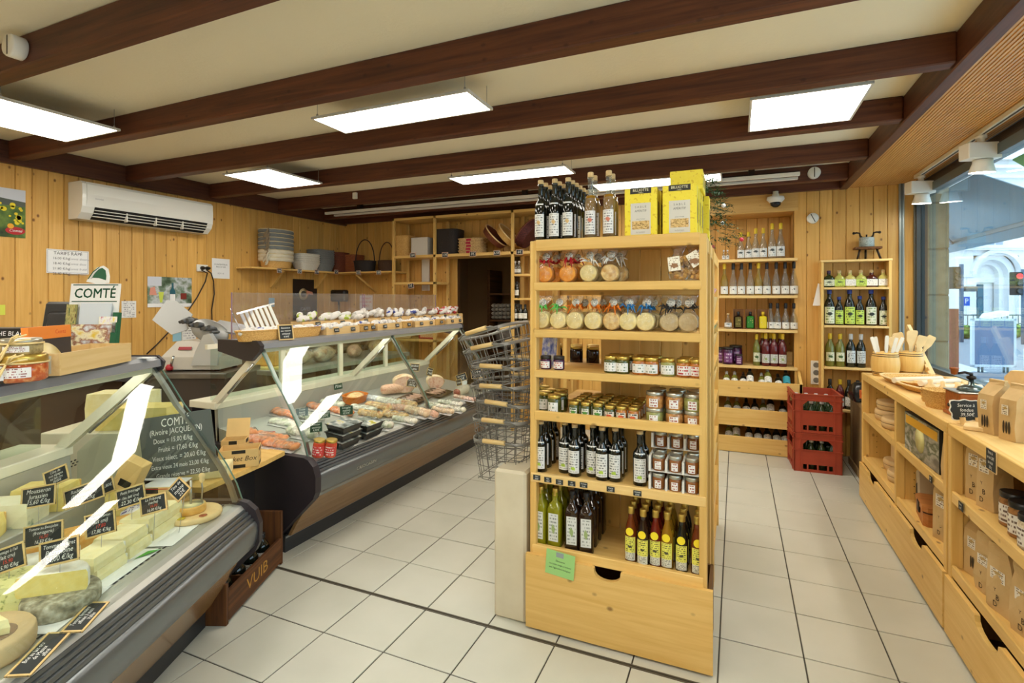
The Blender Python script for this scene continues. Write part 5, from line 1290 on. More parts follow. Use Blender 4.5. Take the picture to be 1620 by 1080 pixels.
t=wheel('wrapped_cheese','big cheese wheel wrapped in beige printed paper in the near left corner',c1z(-.235,1.335),.118,.055,mat('wrap_paper',(214,184,140),.6,var=.08))
MB().lathe([(.045,.0552),(.05,.0556),(.05,.0558),(.045,.0558)],20,TR(.03,.02,0)).build('printed_ring',mat('wrap_print',(150,124,100),.6),t);MB().box((-.10,-.03,.0552),(.06,-.02,.0562)).build('orange_strip',mat('orange_strip',(214,130,60),.6),t)
slab('brie_wedge','pale wedge of brie lying on the paper-wrapped wheel',c1z(-.25,1.35,DZ_+.0575),.16,.10,.035,PASTE,RINDW,R0+.5,None,.2)
# stacked slabs along the front glass
for k,(s,d,w,dd,h,z,rz) in enumerate(((-.25,1.75,.10,.13,.038,0,.0),(-.255,1.745,.10,.135,.042,.039,.0),(-.265,1.895,.11,.12,.038,0,.05),(-.275,1.885,.105,.13,.04,.039,.02),(-.28,2.07,.12,.19,.042,0,.0),(-.285,2.06,.115,.20,.045,.043,.02))):
 slab('cheese_slab','pale cheese slab in the front row, %s pile from the grey tomme, %s'%(ORD[k//2],('lower','upper')[k%2]),c1z(s,d,DZ_+z),w,dd,h,PASTE,RINDO if k==4 else RINDW,R0+rz,'stacked cheese slabs')
slab('yellow_wedge','yellow wedge with one hole under the tomme tags',c1z(-.73,1.79,.66),.20,.13,.075,YPASTE,RINDO,R0+.25,None,.7)
wheel('raclette_cheese','large half wheel of yellow raclette carrying the morbier tag',c1z(-.43,1.99),.115,.075,RINDO,paste=YPASTE,rz=R0-.2-PI/2-.6,a=PI)
wheel('raclette_cheese','yellow cheese sector behind the morbier tag',c1z(-.54,1.86),.08,.07,RINDO,paste=YPASTE,rz=R0-PI*.6,a=PI*.55)
slab('blue_cheese','white blue-veined block at the rear left of the cheese counter',c1z(-.73,1.63,.66),.20,.14,.085,BLUEV,None,R0+.2)
slab('blue_cheese','white blue-veined block behind the raclette tag',c1z(-.73,1.94,.66),.18,.12,.085,BLUEV,None,R0+.2)
slab('yellow_block','long butter-yellow block between the rear tags',c1z(-.73,2.09,.66),.18,.12,.09,YPASTE,RINDO,R0+.2)
wheel('tomme_cheese','pale cheese sector behind the slate tag à l\'ail',c1z(-.56,1.62),.10,.08,RINDW,paste=YPASTE,rz=R0-PI*.7,a=PI*.8)
wheel('tomme_cheese','yellow-white cheese sector under the tomme au beaujolais tag',c1z(-.42,1.76),.08,.075,RINDW,paste=PASTE,rz=R0-PI*.8,a=PI)
# purple wrapped cheese
t=thing('wrapped_cheese','cheese in a white and purple wrapper beside the stacked slabs','cheese',c1z(-.38,2.145),R0+.2)
MB().loft([[(.08*math.cos(a),.06*math.sin(a),z) for a in [2*PI*k/12 for k in range(12)]] for z in (0,.05)]+[[(.05*math.cos(a),.035*math.sin(a),.068) for a in [2*PI*k/12 for k in range(12)]]]).build('wrapper',printed('white_wrap',(232,230,236),(110,100,170),6,7,thr=.55,axes=(0,1)),t)
MB().lathe([(.0815,.002),(.082,.04)],14,Matrix.Diagonal((1,.76,1,1)),a0=-PI*.9,a1=.3).build('purple_band',mat('purple_print',(96,50,168),.4),t)
# girolle board with a small wheel, pin and a handled slicer
t=thing('serving_board','round beech board holding a shaved cheese at the far end of the cheese counter','board',c1z(-.20,2.20),R0)
MB().lathe([(0,0),(.098,0),(.104,.008),(.104,.018),(.098,.024),(.088,.022),(0,.022)],32).build('board',PALEW,t)
MB().cyl((-.015,0,.02),(-.015,0,.155),.005,8).build('pin',STEEL,t)
t2=wheel('shaved_cheese','small shaved cheese wheel on the round beech board',c1z(-.215,2.20,DZ_+.0225),.056,.032,RINDO,paste=PASTE)
MB().lathe([(.05,.0325),(.0,.033)],20).build('top_face',PASTE,t2)
t=thing('cheese_scraper','turned handle cheese scraper on the pin of the beech board','scraper',c1z(-.215,2.20,DZ_+.06),R0)
MB().box((-.002,-.002,0),(.05,.002,.006)).build('blade',STEEL,t);MB().tube([(.045,0,.003),(.048,0,.06),(.046,0,.09)],.0035,6).build('rod',STEEL,t)
MB().lathe([(.004,.085),(.011,.092),(.009,.105),(.013,.115),(.008,.124),(0,.126)],12,TR(.046,0,0)).build('handle',PALEW,t)
for k,(a,l) in enumerate(((.5,'yellow'),(1.6,'red'))):
 o=MB().lathe([(0,0),(.016,.0005),(.016,.001),(0,.0015)],12).build('paper_seal',mat('%s_seal'%l,(226,200,60) if k==0 else (170,90,60),.5));o.location=c1z(-.20+.075*math.cos(a-2.2),2.20+.075*math.sin(a-2.2),DZ_+.0235)
 tag(o,'small %s paper seal on the beech board'%l,'seal')
# paper sheets under the cheeses
for k,(s,d,w,l,rz) in enumerate(((-.26,1.54,.26,.24,.1),(-.27,1.79,.24,.25,0),(-.25,2.06,.24,.26,.06))):
 o=MB().box((-w/2,-l/2,0),(w/2,l/2,.0012)).build('paper_sheet',WPAPER);o.location=c1z(s,d,DZ_+.0-.0012*0-.0002+.0004*k);o.rotation_euler=(0,0,R0+rz);tag(o,'white paper sheet under the front row of cheeses, %s from the near end'%ORD[k],'paper','paper sheets in the cheese counter')
o=MB().add([(0,-.01,0),(.05,-.014,.004),(.09,0,.001),(.05,.012,.004)],[(0,1,2,3)]).build('green_leaf',mat('green_leaf',(80,160,60),.5));o.location=c1z(-.20,1.84,DZ_+.003);o.rotation_euler=(0,0,R0+.9);tag(o,'flat green paper leaf by the stacked slabs','leaf')
# comté chalk board standing in the counter
p=out(281,704,2.335)
bt=thing('chalkboard','large chalkboard headed Comté standing inside the cheese counter','chalkboard',M=MX(p,Rv*.97+Fv*.03+V(0,0,.14),V(0,0,1)+Fv*.04)@Matrix.Diagonal((.90,.90,1,1)))
MB().box((-.18,-.155,-.006),(.18,.155,0)).build('board',mat('chalkboard_grey',(84,90,86),.5),bt)  # grey lightened to imitate reflections in the glass before the board
for i,(s,z,x) in enumerate((('COMTÉ',.05,0),('(Rivoire JACQUEMIN)',.034,.0),('Doux = 15,00 €/kg',.03,-.02),('Fruité = 17,60 €/kg',.03,0),('Vieux sélect. = 20,60 €/kg',.03,0),('Extra vieux 24 mois 23,00 €/kg',.027,.0),('Grande réserve = 22,50 €/kg',.027,.01))):
 text(bt,s,TR(x,.118-i*.043,.001),z*1.15,CHALK,shear=.15,width=.72)
# cardboard pocket boxes
CARDB=mat('kraft_card',(222,186,120),.6,var=.05)
def pocket_box(label,c,w,d,h,rz,lidded=0,txt='Pocket Box',group='cardboard pocket boxes',white=False):
 t=thing('cardboard_box',label,'box',c,rz,group);th=.003
 m=MB()
 for a,b in (((-w/2,-d/2),(w/2,-d/2+th)),((-w/2,d/2-th),(w/2,d/2)),((-w/2,-d/2),(-w/2+th,d/2)),((w/2-th,-d/2),(w/2,d/2))):m.box((*a,0),(*b,h))
 m.box((-w/2,-d/2,0),(w/2,d/2,th));m.build('carton',CARDB,t)
 if white:MB().box((-w/2,-d/2,h),(w/2,d/2,h+.003)).build('white_lid',WPAPER,t)
 elif lidded:MB().box((-w/2,0,0),(w/2,.003,d*1.0),0,TR(0,d/2,h)@Matrix.Rotation(-.35,4,'X')).build('open_lid',CARDB,t)
 F=MX((0,-d/2-.0006,h*.5),(1,0,0),(0,0,1))
 text(t,txt,F,min(h*.42,w/len(txt)*1.9),mat('brown_ink',(70,52,34),.6),shear=.3)
 for z in (.88,.1):
  MB().box((-w*.17,-d/2-.001,h*(z-.09)),(w*.17,-d/2,h*(z+.09))).build('dark_strip',LBLK,t)
  MB().box((w/2,-d*.25,h*(z-.09)),(w/2+.001,d*.25,h*(z+.09))).build('dark_strip',LBLK,t)
 text(t,txt,MX((w/2+.0006,0,h*.5),(0,1,0),(0,0,1)),min(h*.4,d/len(txt)*1.7),MC['brown_ink'],shear=.3)
 return t
t=pocket_box('white-topped cardboard pocket box standing in the cheese counter',c1z(-.40,2.25),.25,.11,.125,R0+.08,white=True)
MB().box((-.09,-.0565,.116),(.09,-.0555,.119)).build('red_line',REDCH,t)
q=at_z(198,742,.78)
t=thing('wooden_box','small tilted kraft carton with dark label beneath the chalkboard','box',M=TR(q.x,q.y,.70,R0)@Matrix.Rotation(.45,4,'Y'));MB().box((-.045,-.03,0),(.045,.03,.13),.002).build('carton',CARDB,t);MB().box((-.02,-.0312,.02),(.03,-.03,.05)).build('dark_label',LBLK,t)
o=MB().box((-.07,-.05,0),(.07,.05,.128),.002).build('cheese_block',YPASTE);o.location=(q.x-.02,q.y+.03,DZ_);o.rotation_euler=(0,0,R0);tag(o,'yellow cheese block behind the tilted kraft carton','cheese')
o=MB().box((-.17,-.06,0),(.17,.06,.06),.004).build('cheese_block',PASTE);q=at_z(300,752,.63);o.location=(q.x-.02,q.y+.03,.6105);o.rotation_euler=(0,0,R0+.3);tag(o,'long pale cheese bar behind the pocket box','cheese')
# connecting table between the counters
tb=thing('connecting_table','wedge-shaped wooden table top bridging the gap between both counters','table',(0,0,0))
TBZ=.61;pts=[at_z(419,729,TBZ),at_z(322,771,TBZ),C1(-.58,2.46,TBZ),V(-2.72,2.255,TBZ),V(-2.42,2.255,TBZ)]
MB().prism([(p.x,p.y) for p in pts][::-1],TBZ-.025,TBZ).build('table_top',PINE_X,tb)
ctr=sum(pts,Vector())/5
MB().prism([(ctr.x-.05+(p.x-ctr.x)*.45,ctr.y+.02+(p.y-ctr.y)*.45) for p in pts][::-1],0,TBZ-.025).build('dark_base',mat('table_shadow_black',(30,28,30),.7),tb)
ang=YAW+.25
q=at_z(406,737,TBZ);_c,_s=math.cos(ang+.1),math.sin(ang+.1);pocket_box('open cardboard pocket box on the connecting table',(q.x-.085*_c-.055*_s,q.y-.085*_s+.055*_c,TBZ),.19,.12,.095,ang+.1,0,'Pocket Box')
pocket_box('pocket box with raised lid at the back of the connecting table',(q.x-.23,q.y+.055,TBZ),.12,.10,.11,ang,1,'Pocket')
q=C1(-.90,2.80,0);o=MB().box((-.30,-.22,0),(.30,.22,.83),.004).build('low_cabinet',CWHITE);o.location=q;o.rotation_euler=(0,0,R0);tag(o,'low cream cabinet behind the end of the cheese counter','cabinet')
for k,(s,d,w,h,l) in enumerate(((-.80,2.72,.34,.11,'large yellow cheese block on the cream cabinet'),(-1.02,2.90,.30,.15,'paler cheese block at the back of the cream cabinet'))):slab('cheese_block',l,c1z(s,d,.8305),w,.16,h,YPASTE if k==0 else PASTE,RINDW,R0+.1)
# ------------------------------------------------------------------ goods in the charcuterie counter
def MD(x,y,rz): return TR(x,y,zd(x)+.0012)@Matrix.Rotation(.134,4,'Y')@Matrix.Rotation(rz,4,'Z')
def zd(x): return.5755-.10/.74*(x+2.31)
def DK(u,v,k=.10/.74):
 r=ray(u,v); return Vector((0,0,1.5))+r*((.5745-k*2.31-1.5)/(r.z+k*r.x))
def tag2(label,u,v,z,wpx,hpx,lines,tilt=.1,yawd=0,board=None,frame=.004):
 p=at_z(u,v,z);sc=p.dot(Fv)/821
 return slate_tag(label,p,wpx*sc,hpx*sc,lines,tilt,.25,YAW+yawd,z0=zd(p.x)+.02,group='price boards in the charcuterie counter',board=board,frame=frame)
GRB=mat('green_board',(40,74,52),.7);GYB=mat('grey_board',(110,122,124),.7)
tag2('grey price board behind the salmon packs',478,652,.70,19,13,('Truite','fumée','6,90€'),.15,0,GYB,0)
tag2('dark green price board near the lower glass reflection',513,655,.70,18,12,('Saumon','5,20€'),.15,0,GRB,0)
tag2('green price board on the black trays',548,649,.73,20,14,('Lasagne','maison','8,50€'),.1,0,GRB,0)
tag2('green price board above the two red jars',500,676,.70,19,14,('Rillettes','saumon','4,90€'),.1,0,GRB,0)
tag2('dark price board behind the orange terrine',535,611,.78,13,9,('Pâté',),.2,0,GRB,0)
tag2('framed slate tag in front of the big cut ham',652,605,.74,17,14,('Jambon','à l\'os','18€/kg'),-.12)
tag2('framed slate tag standing highest behind the big ham',656,581,.84,15,12,('Jambon','cru'),-.05)
tag2('framed slate tag turned sideways beside the second ham',680,588,.83,10,13,('Noix','19€'),-.3,.6)
tag2('framed slate tag behind the white paper roll',730,597,.76,17,12,('Saucisson','12€'),.3)
tag2('framed slate tag at the far right of the charcuterie counter',754,591,.78,18,14,('Salami','15€/kg'),.15)
tag2('small slate tag leaning on the cut salami',726,605,.72,9,10,('Coppa',),.25)
FOIL=glass('vacuum_film',(250,250,250),1.6,.15,milky=.10,scr=40)
def meat(n,a,b,c=None,sc=40): return noisy(n,[(.3,a),(.5,b),(.7,c or a)],sc,4,.4,spec=.5)
SALM=meat('salmon_slices',(226,122,62),(238,160,104),(220,106,52),60);HAMP=meat('ham_pink',(226,176,154),(238,204,184),(214,150,132),30);FAT=meat('fat_rind',(226,196,156),(238,214,178),(200,150,110),20)
SAUS=meat('sausage_pink',(214,156,130),(232,190,160),(200,130,104),40);SALA=meat('salami_red',(126,44,40),(176,88,76),(210,160,146),90);CHKN=meat('cooked_pieces',(206,150,70),(236,206,150),(190,110,60),25);PALEP=meat('pale_pack',(220,214,190),(236,232,216),(180,190,150),18)
BTRAY=mat('black_tray',(30,28,26),.25,spec=.6)
def pack(label,c,w,d,h,fill,rz,group,tray=None,cat='food pack',z_tilt=0):
 """vacuum pack: uneven contents on a card with film over it"""
 t=thing('food_pack',label,cat,M=MD(c[0],c[1],rz),group=group);rnd=random.Random(int(c[1]*3571+c[0]*911)%7919)
 MB().box((-w/2,-d/2,0),(w/2,d/2,.003),.001).build('card',tray or WPAPER,t)
 n=max(3,int(w/.028));m=MB()
 for i in range(n):
  x=-w*.42+w*.84*i/(n-1);m.blob((x,rnd.uniform(-.01,.01)*1,h*.58),(w/n*1.0,d*.40,h*.5),8,4,.14,seed=i)
 m.build('contents',fill,t)
 rings=[]
 for zz,q in ((.003,1.0),(h*.6,.92),(h*1.05,.7)):
  rings.append([(w/2*q*sx*rnd.uniform(.94,1.04),d/2*q*sy*rnd.uniform(.92,1.05),zz*rnd.uniform(.85,1.1)) for sx,sy in ((-1,-1),(-.3,-1),(.35,-1),(1,-1),(1,0),(1,1),(.3,1),(-.35,1),(-1,1),(-1,0))])
 MB().loft(rings,True,False).add([tuple(p) for p in rings[-1]],[tuple(range(10))]).build('film',FOIL,t)
 return t
def P2(u,v):p=DK(u,v); return (p.x,p.y,p.z)
for k,(u,v,w,d,h,f,rz,l) in enumerate(((445,708,.20,.13,.035,SALM,.3,'salmon pack nearest the glass end'),(408,700,.22,.14,.035,SALM,.5,'salmon pack beside the cardboard box'),(428,694,.20,.13,.03,SALM,.3,'salmon pack behind the nearest one'),(452,672,.20,.13,.03,PALEP,.2,'pale pack between the salmon packs'),(452,658,.22,.12,.04,SALM,.1,'salmon pack against the steel back'),(385,690,.14,.12,.05,SALM,.3,'salmon slices at the left end'),(478,690,.18,.13,.05,PALEP,.2,'white-green salad pack left of the jars'),(490,664,.17,.12,.05,PALEP,.4,'white mousse pack under the grey board'),(503,648,.16,.12,.04,SALM,.1,'orange terrine pack by the steel back'),(525,642,.16,.12,.04,PALEP,.2,'silver film pack behind the black trays'))):
 pack(l+' in the charcuterie counter',P2(u,v),w,d,h,f,rz,'vacuum packs in the charcuterie counter')
for k,(u,v,w,d,h,f,rz,l) in enumerate(((600,648,.20,.14,.05,CHKN,.1,'film bag of cooked pieces right of the black trays'),(615,640,.2,.14,.05,PALEP,.3,'silver film bag behind the cooked pieces'),(625,662,.18,.13,.05,CHKN,.2,'film bag of cooked pieces beside the mid post'),(660,657,.20,.13,.06,FAT,.1,'brown and white sausage pack at the mid post'),(690,648,.18,.12,.05,PALEP,.2,'green herb pack right of the mid post'),(712,640,.20,.12,.03,PALEP,.3,'flat pale pack near the far glass'),(600,676,.18,.12,.05,PALEP,.3,'clear salad pack at the end of the black trays'),(735,632,.2,.1,.03,HAMP,.2,'flat ham pack in front of the salami'),(628,650,.16,.12,.05,SAUS,.4,'pink sausage pack behind the cooked pieces'),(642,643,.17,.12,.05,CHKN,.1,'golden film pack left of the black platters'),(585,660,.16,.11,.05,CHKN,.3,'brown film pack touching the black trays'),(640,668,.17,.10,.04,PALEP,.2,'pale pack along the front sill'),(675,658,.18,.11,.05,SAUS,.1,'rosy sausage pack just right of the mid post'),(700,653,.17,.1,.04,FAT,.2,'light brown pack near the front sill, far half'),(720,650,.15,.1,.04,PALEP,.1,'small pale pack near the far end'),(575,650,.18,.12,.04,PALEP,.2,'pale pack behind the right tray stack'),(540,655,.16,.11,.04,SALM,.1,'salmon pack behind the tray stacks'),(590,632,.22,.15,.03,WPAPER,.1,'flat white paper pack by the terrine'))):
 pack(l,P2(u,v),w,d,h,f,rz,'film bags in the charcuterie counter')
# orange-lidded jars
jred=jar('',GOLD,noisy('red_sauce',[(.3,(196,60,40)),(.7,(226,110,70))],30,rough=.15),r=.034,h=.105,lab=printed('red_jar_label',(206,62,60),(240,230,220),4,6,thr=.5),la=1.3);protos.append(jred)
for k,u in enumerate((503,522)):
 p=DK(u,722);dup(jred,'red-labelled sauce jar in the charcuterie counter, %s one'%('left','right')[k],M=MD(p.x,p.y,YAW),group='red sauce jars')
# black trays
TLAB=noisy('tray_film_label',[(.3,(40,44,40)),(.5,(150,160,156)),(.6,(226,226,220)),(.7,(210,200,60)),(.8,(60,80,100))],16,3,.15,spec=.7)
def btray(label,c,rz):
 t=thing('ready_meal',label,'food tray',M=MD(c[0],c[1],rz)@TR(0,0,c[2]),group='black ready meal trays');w,d,h=.19,.135,.042
 m=MB().loft([[(-w*.42,-d*.42,0),(w*.42,-d*.42,0),(w*.42,d*.42,0),(-w*.42,d*.42,0)],[(-w*.5,-d*.5,h),(w*.5,-d*.5,h),(w*.5,d*.5,h),(-w*.5,d*.5,h)]],smooth=False)
 m.box((-w*.53,-d*.53,h),(w*.53,d*.53,h+.003)).build('tray',BTRAY,t);MB().box((-w*.5,-d*.5,h+.003),(w*.5,d*.5,h+.006)).build('film_lid',TLAB,t)
q0=DK(545,712);q1=DK(583,696)
for a,q in enumerate((q0,q1)):
 for k in range(3 if a==0 else 2):btray('black ready meal tray, %s stack, %s'%(('left','right')[a],('lowest','second','topmost')[k]),(q.x-.07,q.y+.06,.0485*k),PI/2*1+.06)
# orange terrine dish
p=DK(562,640);t=thing('terrine_dish','orange glazed terrine dish filled with pâté','dish',M=MD(p.x-.05,p.y+.05,PI/2+.1))
basket_shell(.20,.12,.06,1.15).build('dish',mat('orange_glaze',(206,116,40),.25),t);MB().blob((0,0,.05),(.10,.06,.025),12,6,.1).build('pate',CHKN,t)
# hams and salami
def ham(label,c,r,rz):
 t=thing('cut_ham',label,'ham',M=MD(c[0],c[1],rz)@TR(0,0,.004),group='cut hams');m=MB();n=18;rings=[]
 for q,s in ((0,.92),(.05,1),(.5,1.02),(.85,.8),(1,.35)):rings.append([(r*s*math.cos(2*PI*k/n)*(1+.08*math.sin(3*2*PI*k/n)),q*r*1.5,r*.78+r*.78*s*math.sin(2*PI*k/n)) for k in range(n)])
 m.loft(rings).build('rind',FAT,t);MB().add([(x*.97,y-.002,(z-r*.78)*.97+r*.78) for x,y,z in rings[0]],[tuple(range(n))]).build('cut_face',HAMP,t)
q=DK(650,628);ham('large pink ham with its cut face to the aisle',(q.x-.10,q.y+.04,zd(q.x-.1)),.105,.75)
q=DK(697,622);ham('smaller pale ham right of the large one',(q.x-.10,q.y+.06,zd(q.x-.1)),.085,.7)
o=MB().loft([[(.045*s*math.cos(a),y,.045+.045*s*math.sin(a)) for a in [2*PI*k/12 for k in range(12)]] for y,s in ((0,.4),(.012,.85),(.05,1),(.2,1.03),(.24,.8),(.255,.3))]).build('thick_sausage',SAUS);q=DK(620,628);o.matrix_basis=MD(q.x-.10,q.y-.02,-.3);tag(o,'thick pale sausage lying left of the large ham','sausage')
o=MB().loft([[(.04*s*math.cos(a),y,.04+.04*s*math.sin(a)) for a in [2*PI*k/12 for k in range(12)]] for y,s in ((0,1),(.2,1.03),(.24,.8),(.255,.3))]).build('salami',mat('white_mould',(216,206,190),.8,var=.1));q=DK(722,628);o.matrix_basis=MD(q.x,q.y,.1);tag(o,'cut salami with white skin near the far end','salami')
MB().lathe([(.036,0),(0,.001)],14,MX((0,-.0012,.04),(1,0,0),(0,0,1))).build('cut_face',SALA,o)
o=MB().loft([[(.05*s*math.cos(a),y,.05+.05*s*math.sin(a)) for a in [2*PI*k/12 for k in range(12)]] for y,s in ((0,.6),(.02,1),(.2,1.0),(.201,.98))]).build('salami',mat('grey_skin',(150,144,136),.8,var=.1));q=DK(752,618);o.matrix_basis=MD(q.x+.02,q.y+.02,.3);tag(o,'thick grey salami at the far right end','salami')
MB().lathe([(.046,0),(0,.001)],14,MX((0,.202,.05),(-1,0,0),(0,0,1))).build('cut_face',SALA,o)
for k,(u,v,l) in enumerate(((660,636,'nearer'),(692,628,'farther'))):
 q=DK(u,v);t=thing('black_platter','shallow black platter of sliced ham in front of the hams, %s one'%l,'platter',M=MD(q.x-.06,q.y+.04+.05*k,PI/2+.1),group='black platters of slices')
 MB().loft([[(-.13,-.09,0),(.13,-.09,0),(.13,.09,0),(-.13,.09,0)],[(-.15,-.105,.018),(.15,-.105,.018),(.15,.105,.018),(-.15,.105,.018)]],smooth=False).build('platter',BTRAY,t)
 m=MB()
 for i in range(7):m.lathe([(0,0),(.05,.0),(.052,.003),(0,.004)],12,TR(-.09+i*.03,.01*(-1)**i,.019+.001*i)@Matrix.Rotation(.2,4,'Y'))
 m.build('slices',HAMP,t)
o=MB().cyl((0,0,0),(0,.12,0),.035,14).build('paper_roll',WPAPER);q=DK(738,612);o.matrix_basis=TR(q.x-.03,q.y,zd(q.x-.05)+.036,.8);tag(o,'short white paper roll among the salamis','paper roll')
q=DK(470,735-38);o=MB().tube([(0,0,.003),(.18,.05,.003)],.004,6).build('red_knife',mat('red_handle',(170,40,36),.4));o.location=DK(392,683)+V(0,0,.004);tag(o,'thin red-handled tongs lying behind the salmon','tongs')
# ------------------------------------------------------------------ crates and baskets on top of the charcuterie counter
TZ=1.2388
CRATE=wood('crate_wood',(232,200,144),(216,178,118),1,knots=0,rnd=.08)
NETW=noisy('white_net_sausage',[(.35,(186,180,172)),(.6,(236,232,226))],40,3,.6);NETS=[NETW,noisy('blue_band_sausage',[(.4,(226,222,216)),(.56,(232,228,222)),(.6,(70,84,160))],22,3,.6),noisy('red_band_sausage',[(.4,(226,222,216)),(.56,(232,228,222)),(.6,(190,60,60))],22,3,.6),noisy('green_band_sausage',[(.4,(226,222,216)),(.54,(232,228,222)),(.6,(170,190,60))],22,3,.6)]
def crate(label,x,y,w,d,h,wick=False,fill=None,up=0,group='crates on the charcuterie counter'):
 t=thing('goods_crate',label,'crate',(x,y,TZ),0,group)
 if wick:basket_shell(d,w,h,1.08,n=24).build('woven_body',WICK,t)
 else:
  th=.006
  for n,a,b in (('front_board',(d/2-th,-w/2,.004),(d/2,w/2,h)),('rear_board',(-d/2,-w/2,.004),(-d/2+th,w/2,h)),('end_board',(-d/2+th,-w/2,.004),(d/2-th,-w/2+th,h)),('end_board',(-d/2+th,w/2-th,.004),(d/2-th,w/2,h)),('bottom_board',(-d/2,-w/2,0),(d/2,w/2,.004))):MB().box(a,b).build(n,CRATE,t)
 return t
def sausage_item(label,c,r,L,m,tilt=0,rz=0,group='sausages on the counter top'):
 o=MB().loft([[(r*s*math.cos(a),y,r*s*math.sin(a)) for a in [2*PI*k/8 for k in range(8)]] for y,s in ((0,.3),(L*.08,.8),(L*.3,1),(L*.7,1),(L*.92,.75),(L,.25))]).build('dry_sausage',m)
 o.matrix_basis=TR(*c,rz)@Matrix.Rotation(tilt,4,'X');tag(o,label,'sausage',group)
# front row along the edge x about -2.70, from near to far; pixel spans along the rail
fr_x,bk_x=-2.735,-2.865
spans=[(391,512,1,'long wicker basket',0),(516,570,0,'wooden crate',1),(571,595,1,'small wicker basket',1),(597,637,0,'wooden crate',1),(638,655,1,'small wicker basket',1),(657,689,0,'wooden crate',1),(690,706,1,'small wicker basket',1),(708,733,0,'wooden crate',1)]
for k,(u0,u1,wk,l,n) in enumerate(spans):
 y0,y1=at_x(u0,520,fr_x+.06).y,at_x(u1,520,fr_x+.06).y;w=y1-y0-.012;yc=(y0+y1)/2;h=.055 if k else.062
 crate('%s of dry sausages, front row on the charcuterie counter, %s from slicer'%(l,ORD[k]),fr_x,yc,w,.115,h,wk)
 m=3 if k==0 else max(2,int(w/.05));r=.019
 for q in range(max(3,int(w/.045))):
  yy=y0+.03+(w-.05)*q/max(1,max(3,int(w/.045))-1)
  sausage_item('white dry sausage, front row, crate %s from the slicer, %s in line'%(ORD[k],ORD[q]),(fr_x-.005+.018*(-1)**q,yy-.05,TZ+.05+.010*(q%2)),r,.10,NETS[(q*7+k)%3==0 and 1 or 0],.08,random.uniform(-.5,.5))
bk=[(478,560,3,'green-banded'),(562,618,0,'white'),(620,662,1,'blue-banded'),(664,690,0,'white'),(692,733,2,'red-banded')]
for k,(u0,u1,mi,l) in enumerate(bk):
 y0,y1=at_x(u0,510,bk_x+.06).y,at_x(u1,510,bk_x+.06).y;w=y1-y0-.012;yc=(y0+y1)/2
 crate('raised crate of %s sausages, rear row, %s from the slicer'%(l,ORD[k]),bk_x,yc,w,.11,.095)
 for q in range(max(3,int(w/.05))):
  yy=y0+.03+(w-.06)*q/max(1,max(3,int(w/.05))-1)
  sausage_item('%s dry sausage, rear row, crate %s from the slicer, %s in line'%(l,ORD[k],ORD[q]),(bk_x+.012*(-1)**q,yy-.03,TZ+.105+.02*(q%2)),.024,.10,NETS[mi],random.uniform(.1,.6),random.uniform(-.9,.9))
k_=0
for row,xs,sp,z in ((0,fr_x+.0595,spans[1:],.03),(1,bk_x+.0565,bk,.075)):
 for s_ in sp:
  us=[s_[0]+(s_[1]-s_[0])*.3,s_[0]+(s_[1]-s_[0])*.78] if s_[1]-s_[0]>22 else [(s_[0]+s_[1])/2]
  for u in us:
   y=at_x(u,515,xs).y;k_+=1
   if s_ is sp[0] and u==us[0]:k_=1
   t=thing('price_tag','tiny black price tag on the %s row of counter-top crates, %s from the slicer'%(('front','rear')[row],ORD[k_-1]),'price tag',M=MX((xs+(.003 if not s_[2] or row else.006),y,TZ+z),(0,1,0),(-.15,0,1)),group='tiny crate price tags')
   MB().box((-.024,-.014,0),(.024,.014,.002)).build('board',SLATE,t);text(t,'%d,%d0€'%(random.randint(3,9),random.randint(1,9)),TR(0,0,.0024),.018,CHALK,width=.85)
p=at_x(450,531,fr_x+.075)
t=thing('chalk_sign','upright framed chalk sign in front of the long wicker basket','sign',M=MX((fr_x+.085,p.y,TZ+.045),(0.25,1,0),(-.2,0,1)))
MB().box((-.045,-.045,0),(.045,.045,.003)).build('board',SLATE,t);f=MB()
for a,b in (((-.05,-.05),(.05,-.043)),((-.05,.043),(.05,.05)),((-.05,-.043),(-.043,.043)),((.043,-.043),(.05,.043))):f.box((*a,-.001),(*b,.006))
f.build('frame',FRW,t)
for i,s in enumerate(('Saucisson','sec nature','artisanal','4,90€')):text(t,s,TR(0,.028-i*.019,.0035),.016,CHALK,shear=.2)
# clear screens behind the crates
PLX=glass('clear_screen',(240,240,244),1.2,milky=.05)
for k,(y0,y1) in enumerate(((2.33,3.60),(3.62,4.78))):
 t=thing('clear_screen','clear acrylic hygiene screen on the charcuterie counter, %s of two'%('nearer','farther')[k],'screen',(-2.96,y0,TZ))
 MB().box((-.002,0,0),(.002,y1-y0,.30)).build('sheet',PLX,t)
 for y in (0,y1-y0-.004):MB().box((-.004,y,0),(.004,y+.004,.30)).build('edge',mat('screen_edge',(150,120,140),.3),t)
 for y in (.1,y1-y0-.1):MB().box((-.05,y,0),(.04,y+.03,.006)).build('foot',PLX,t)
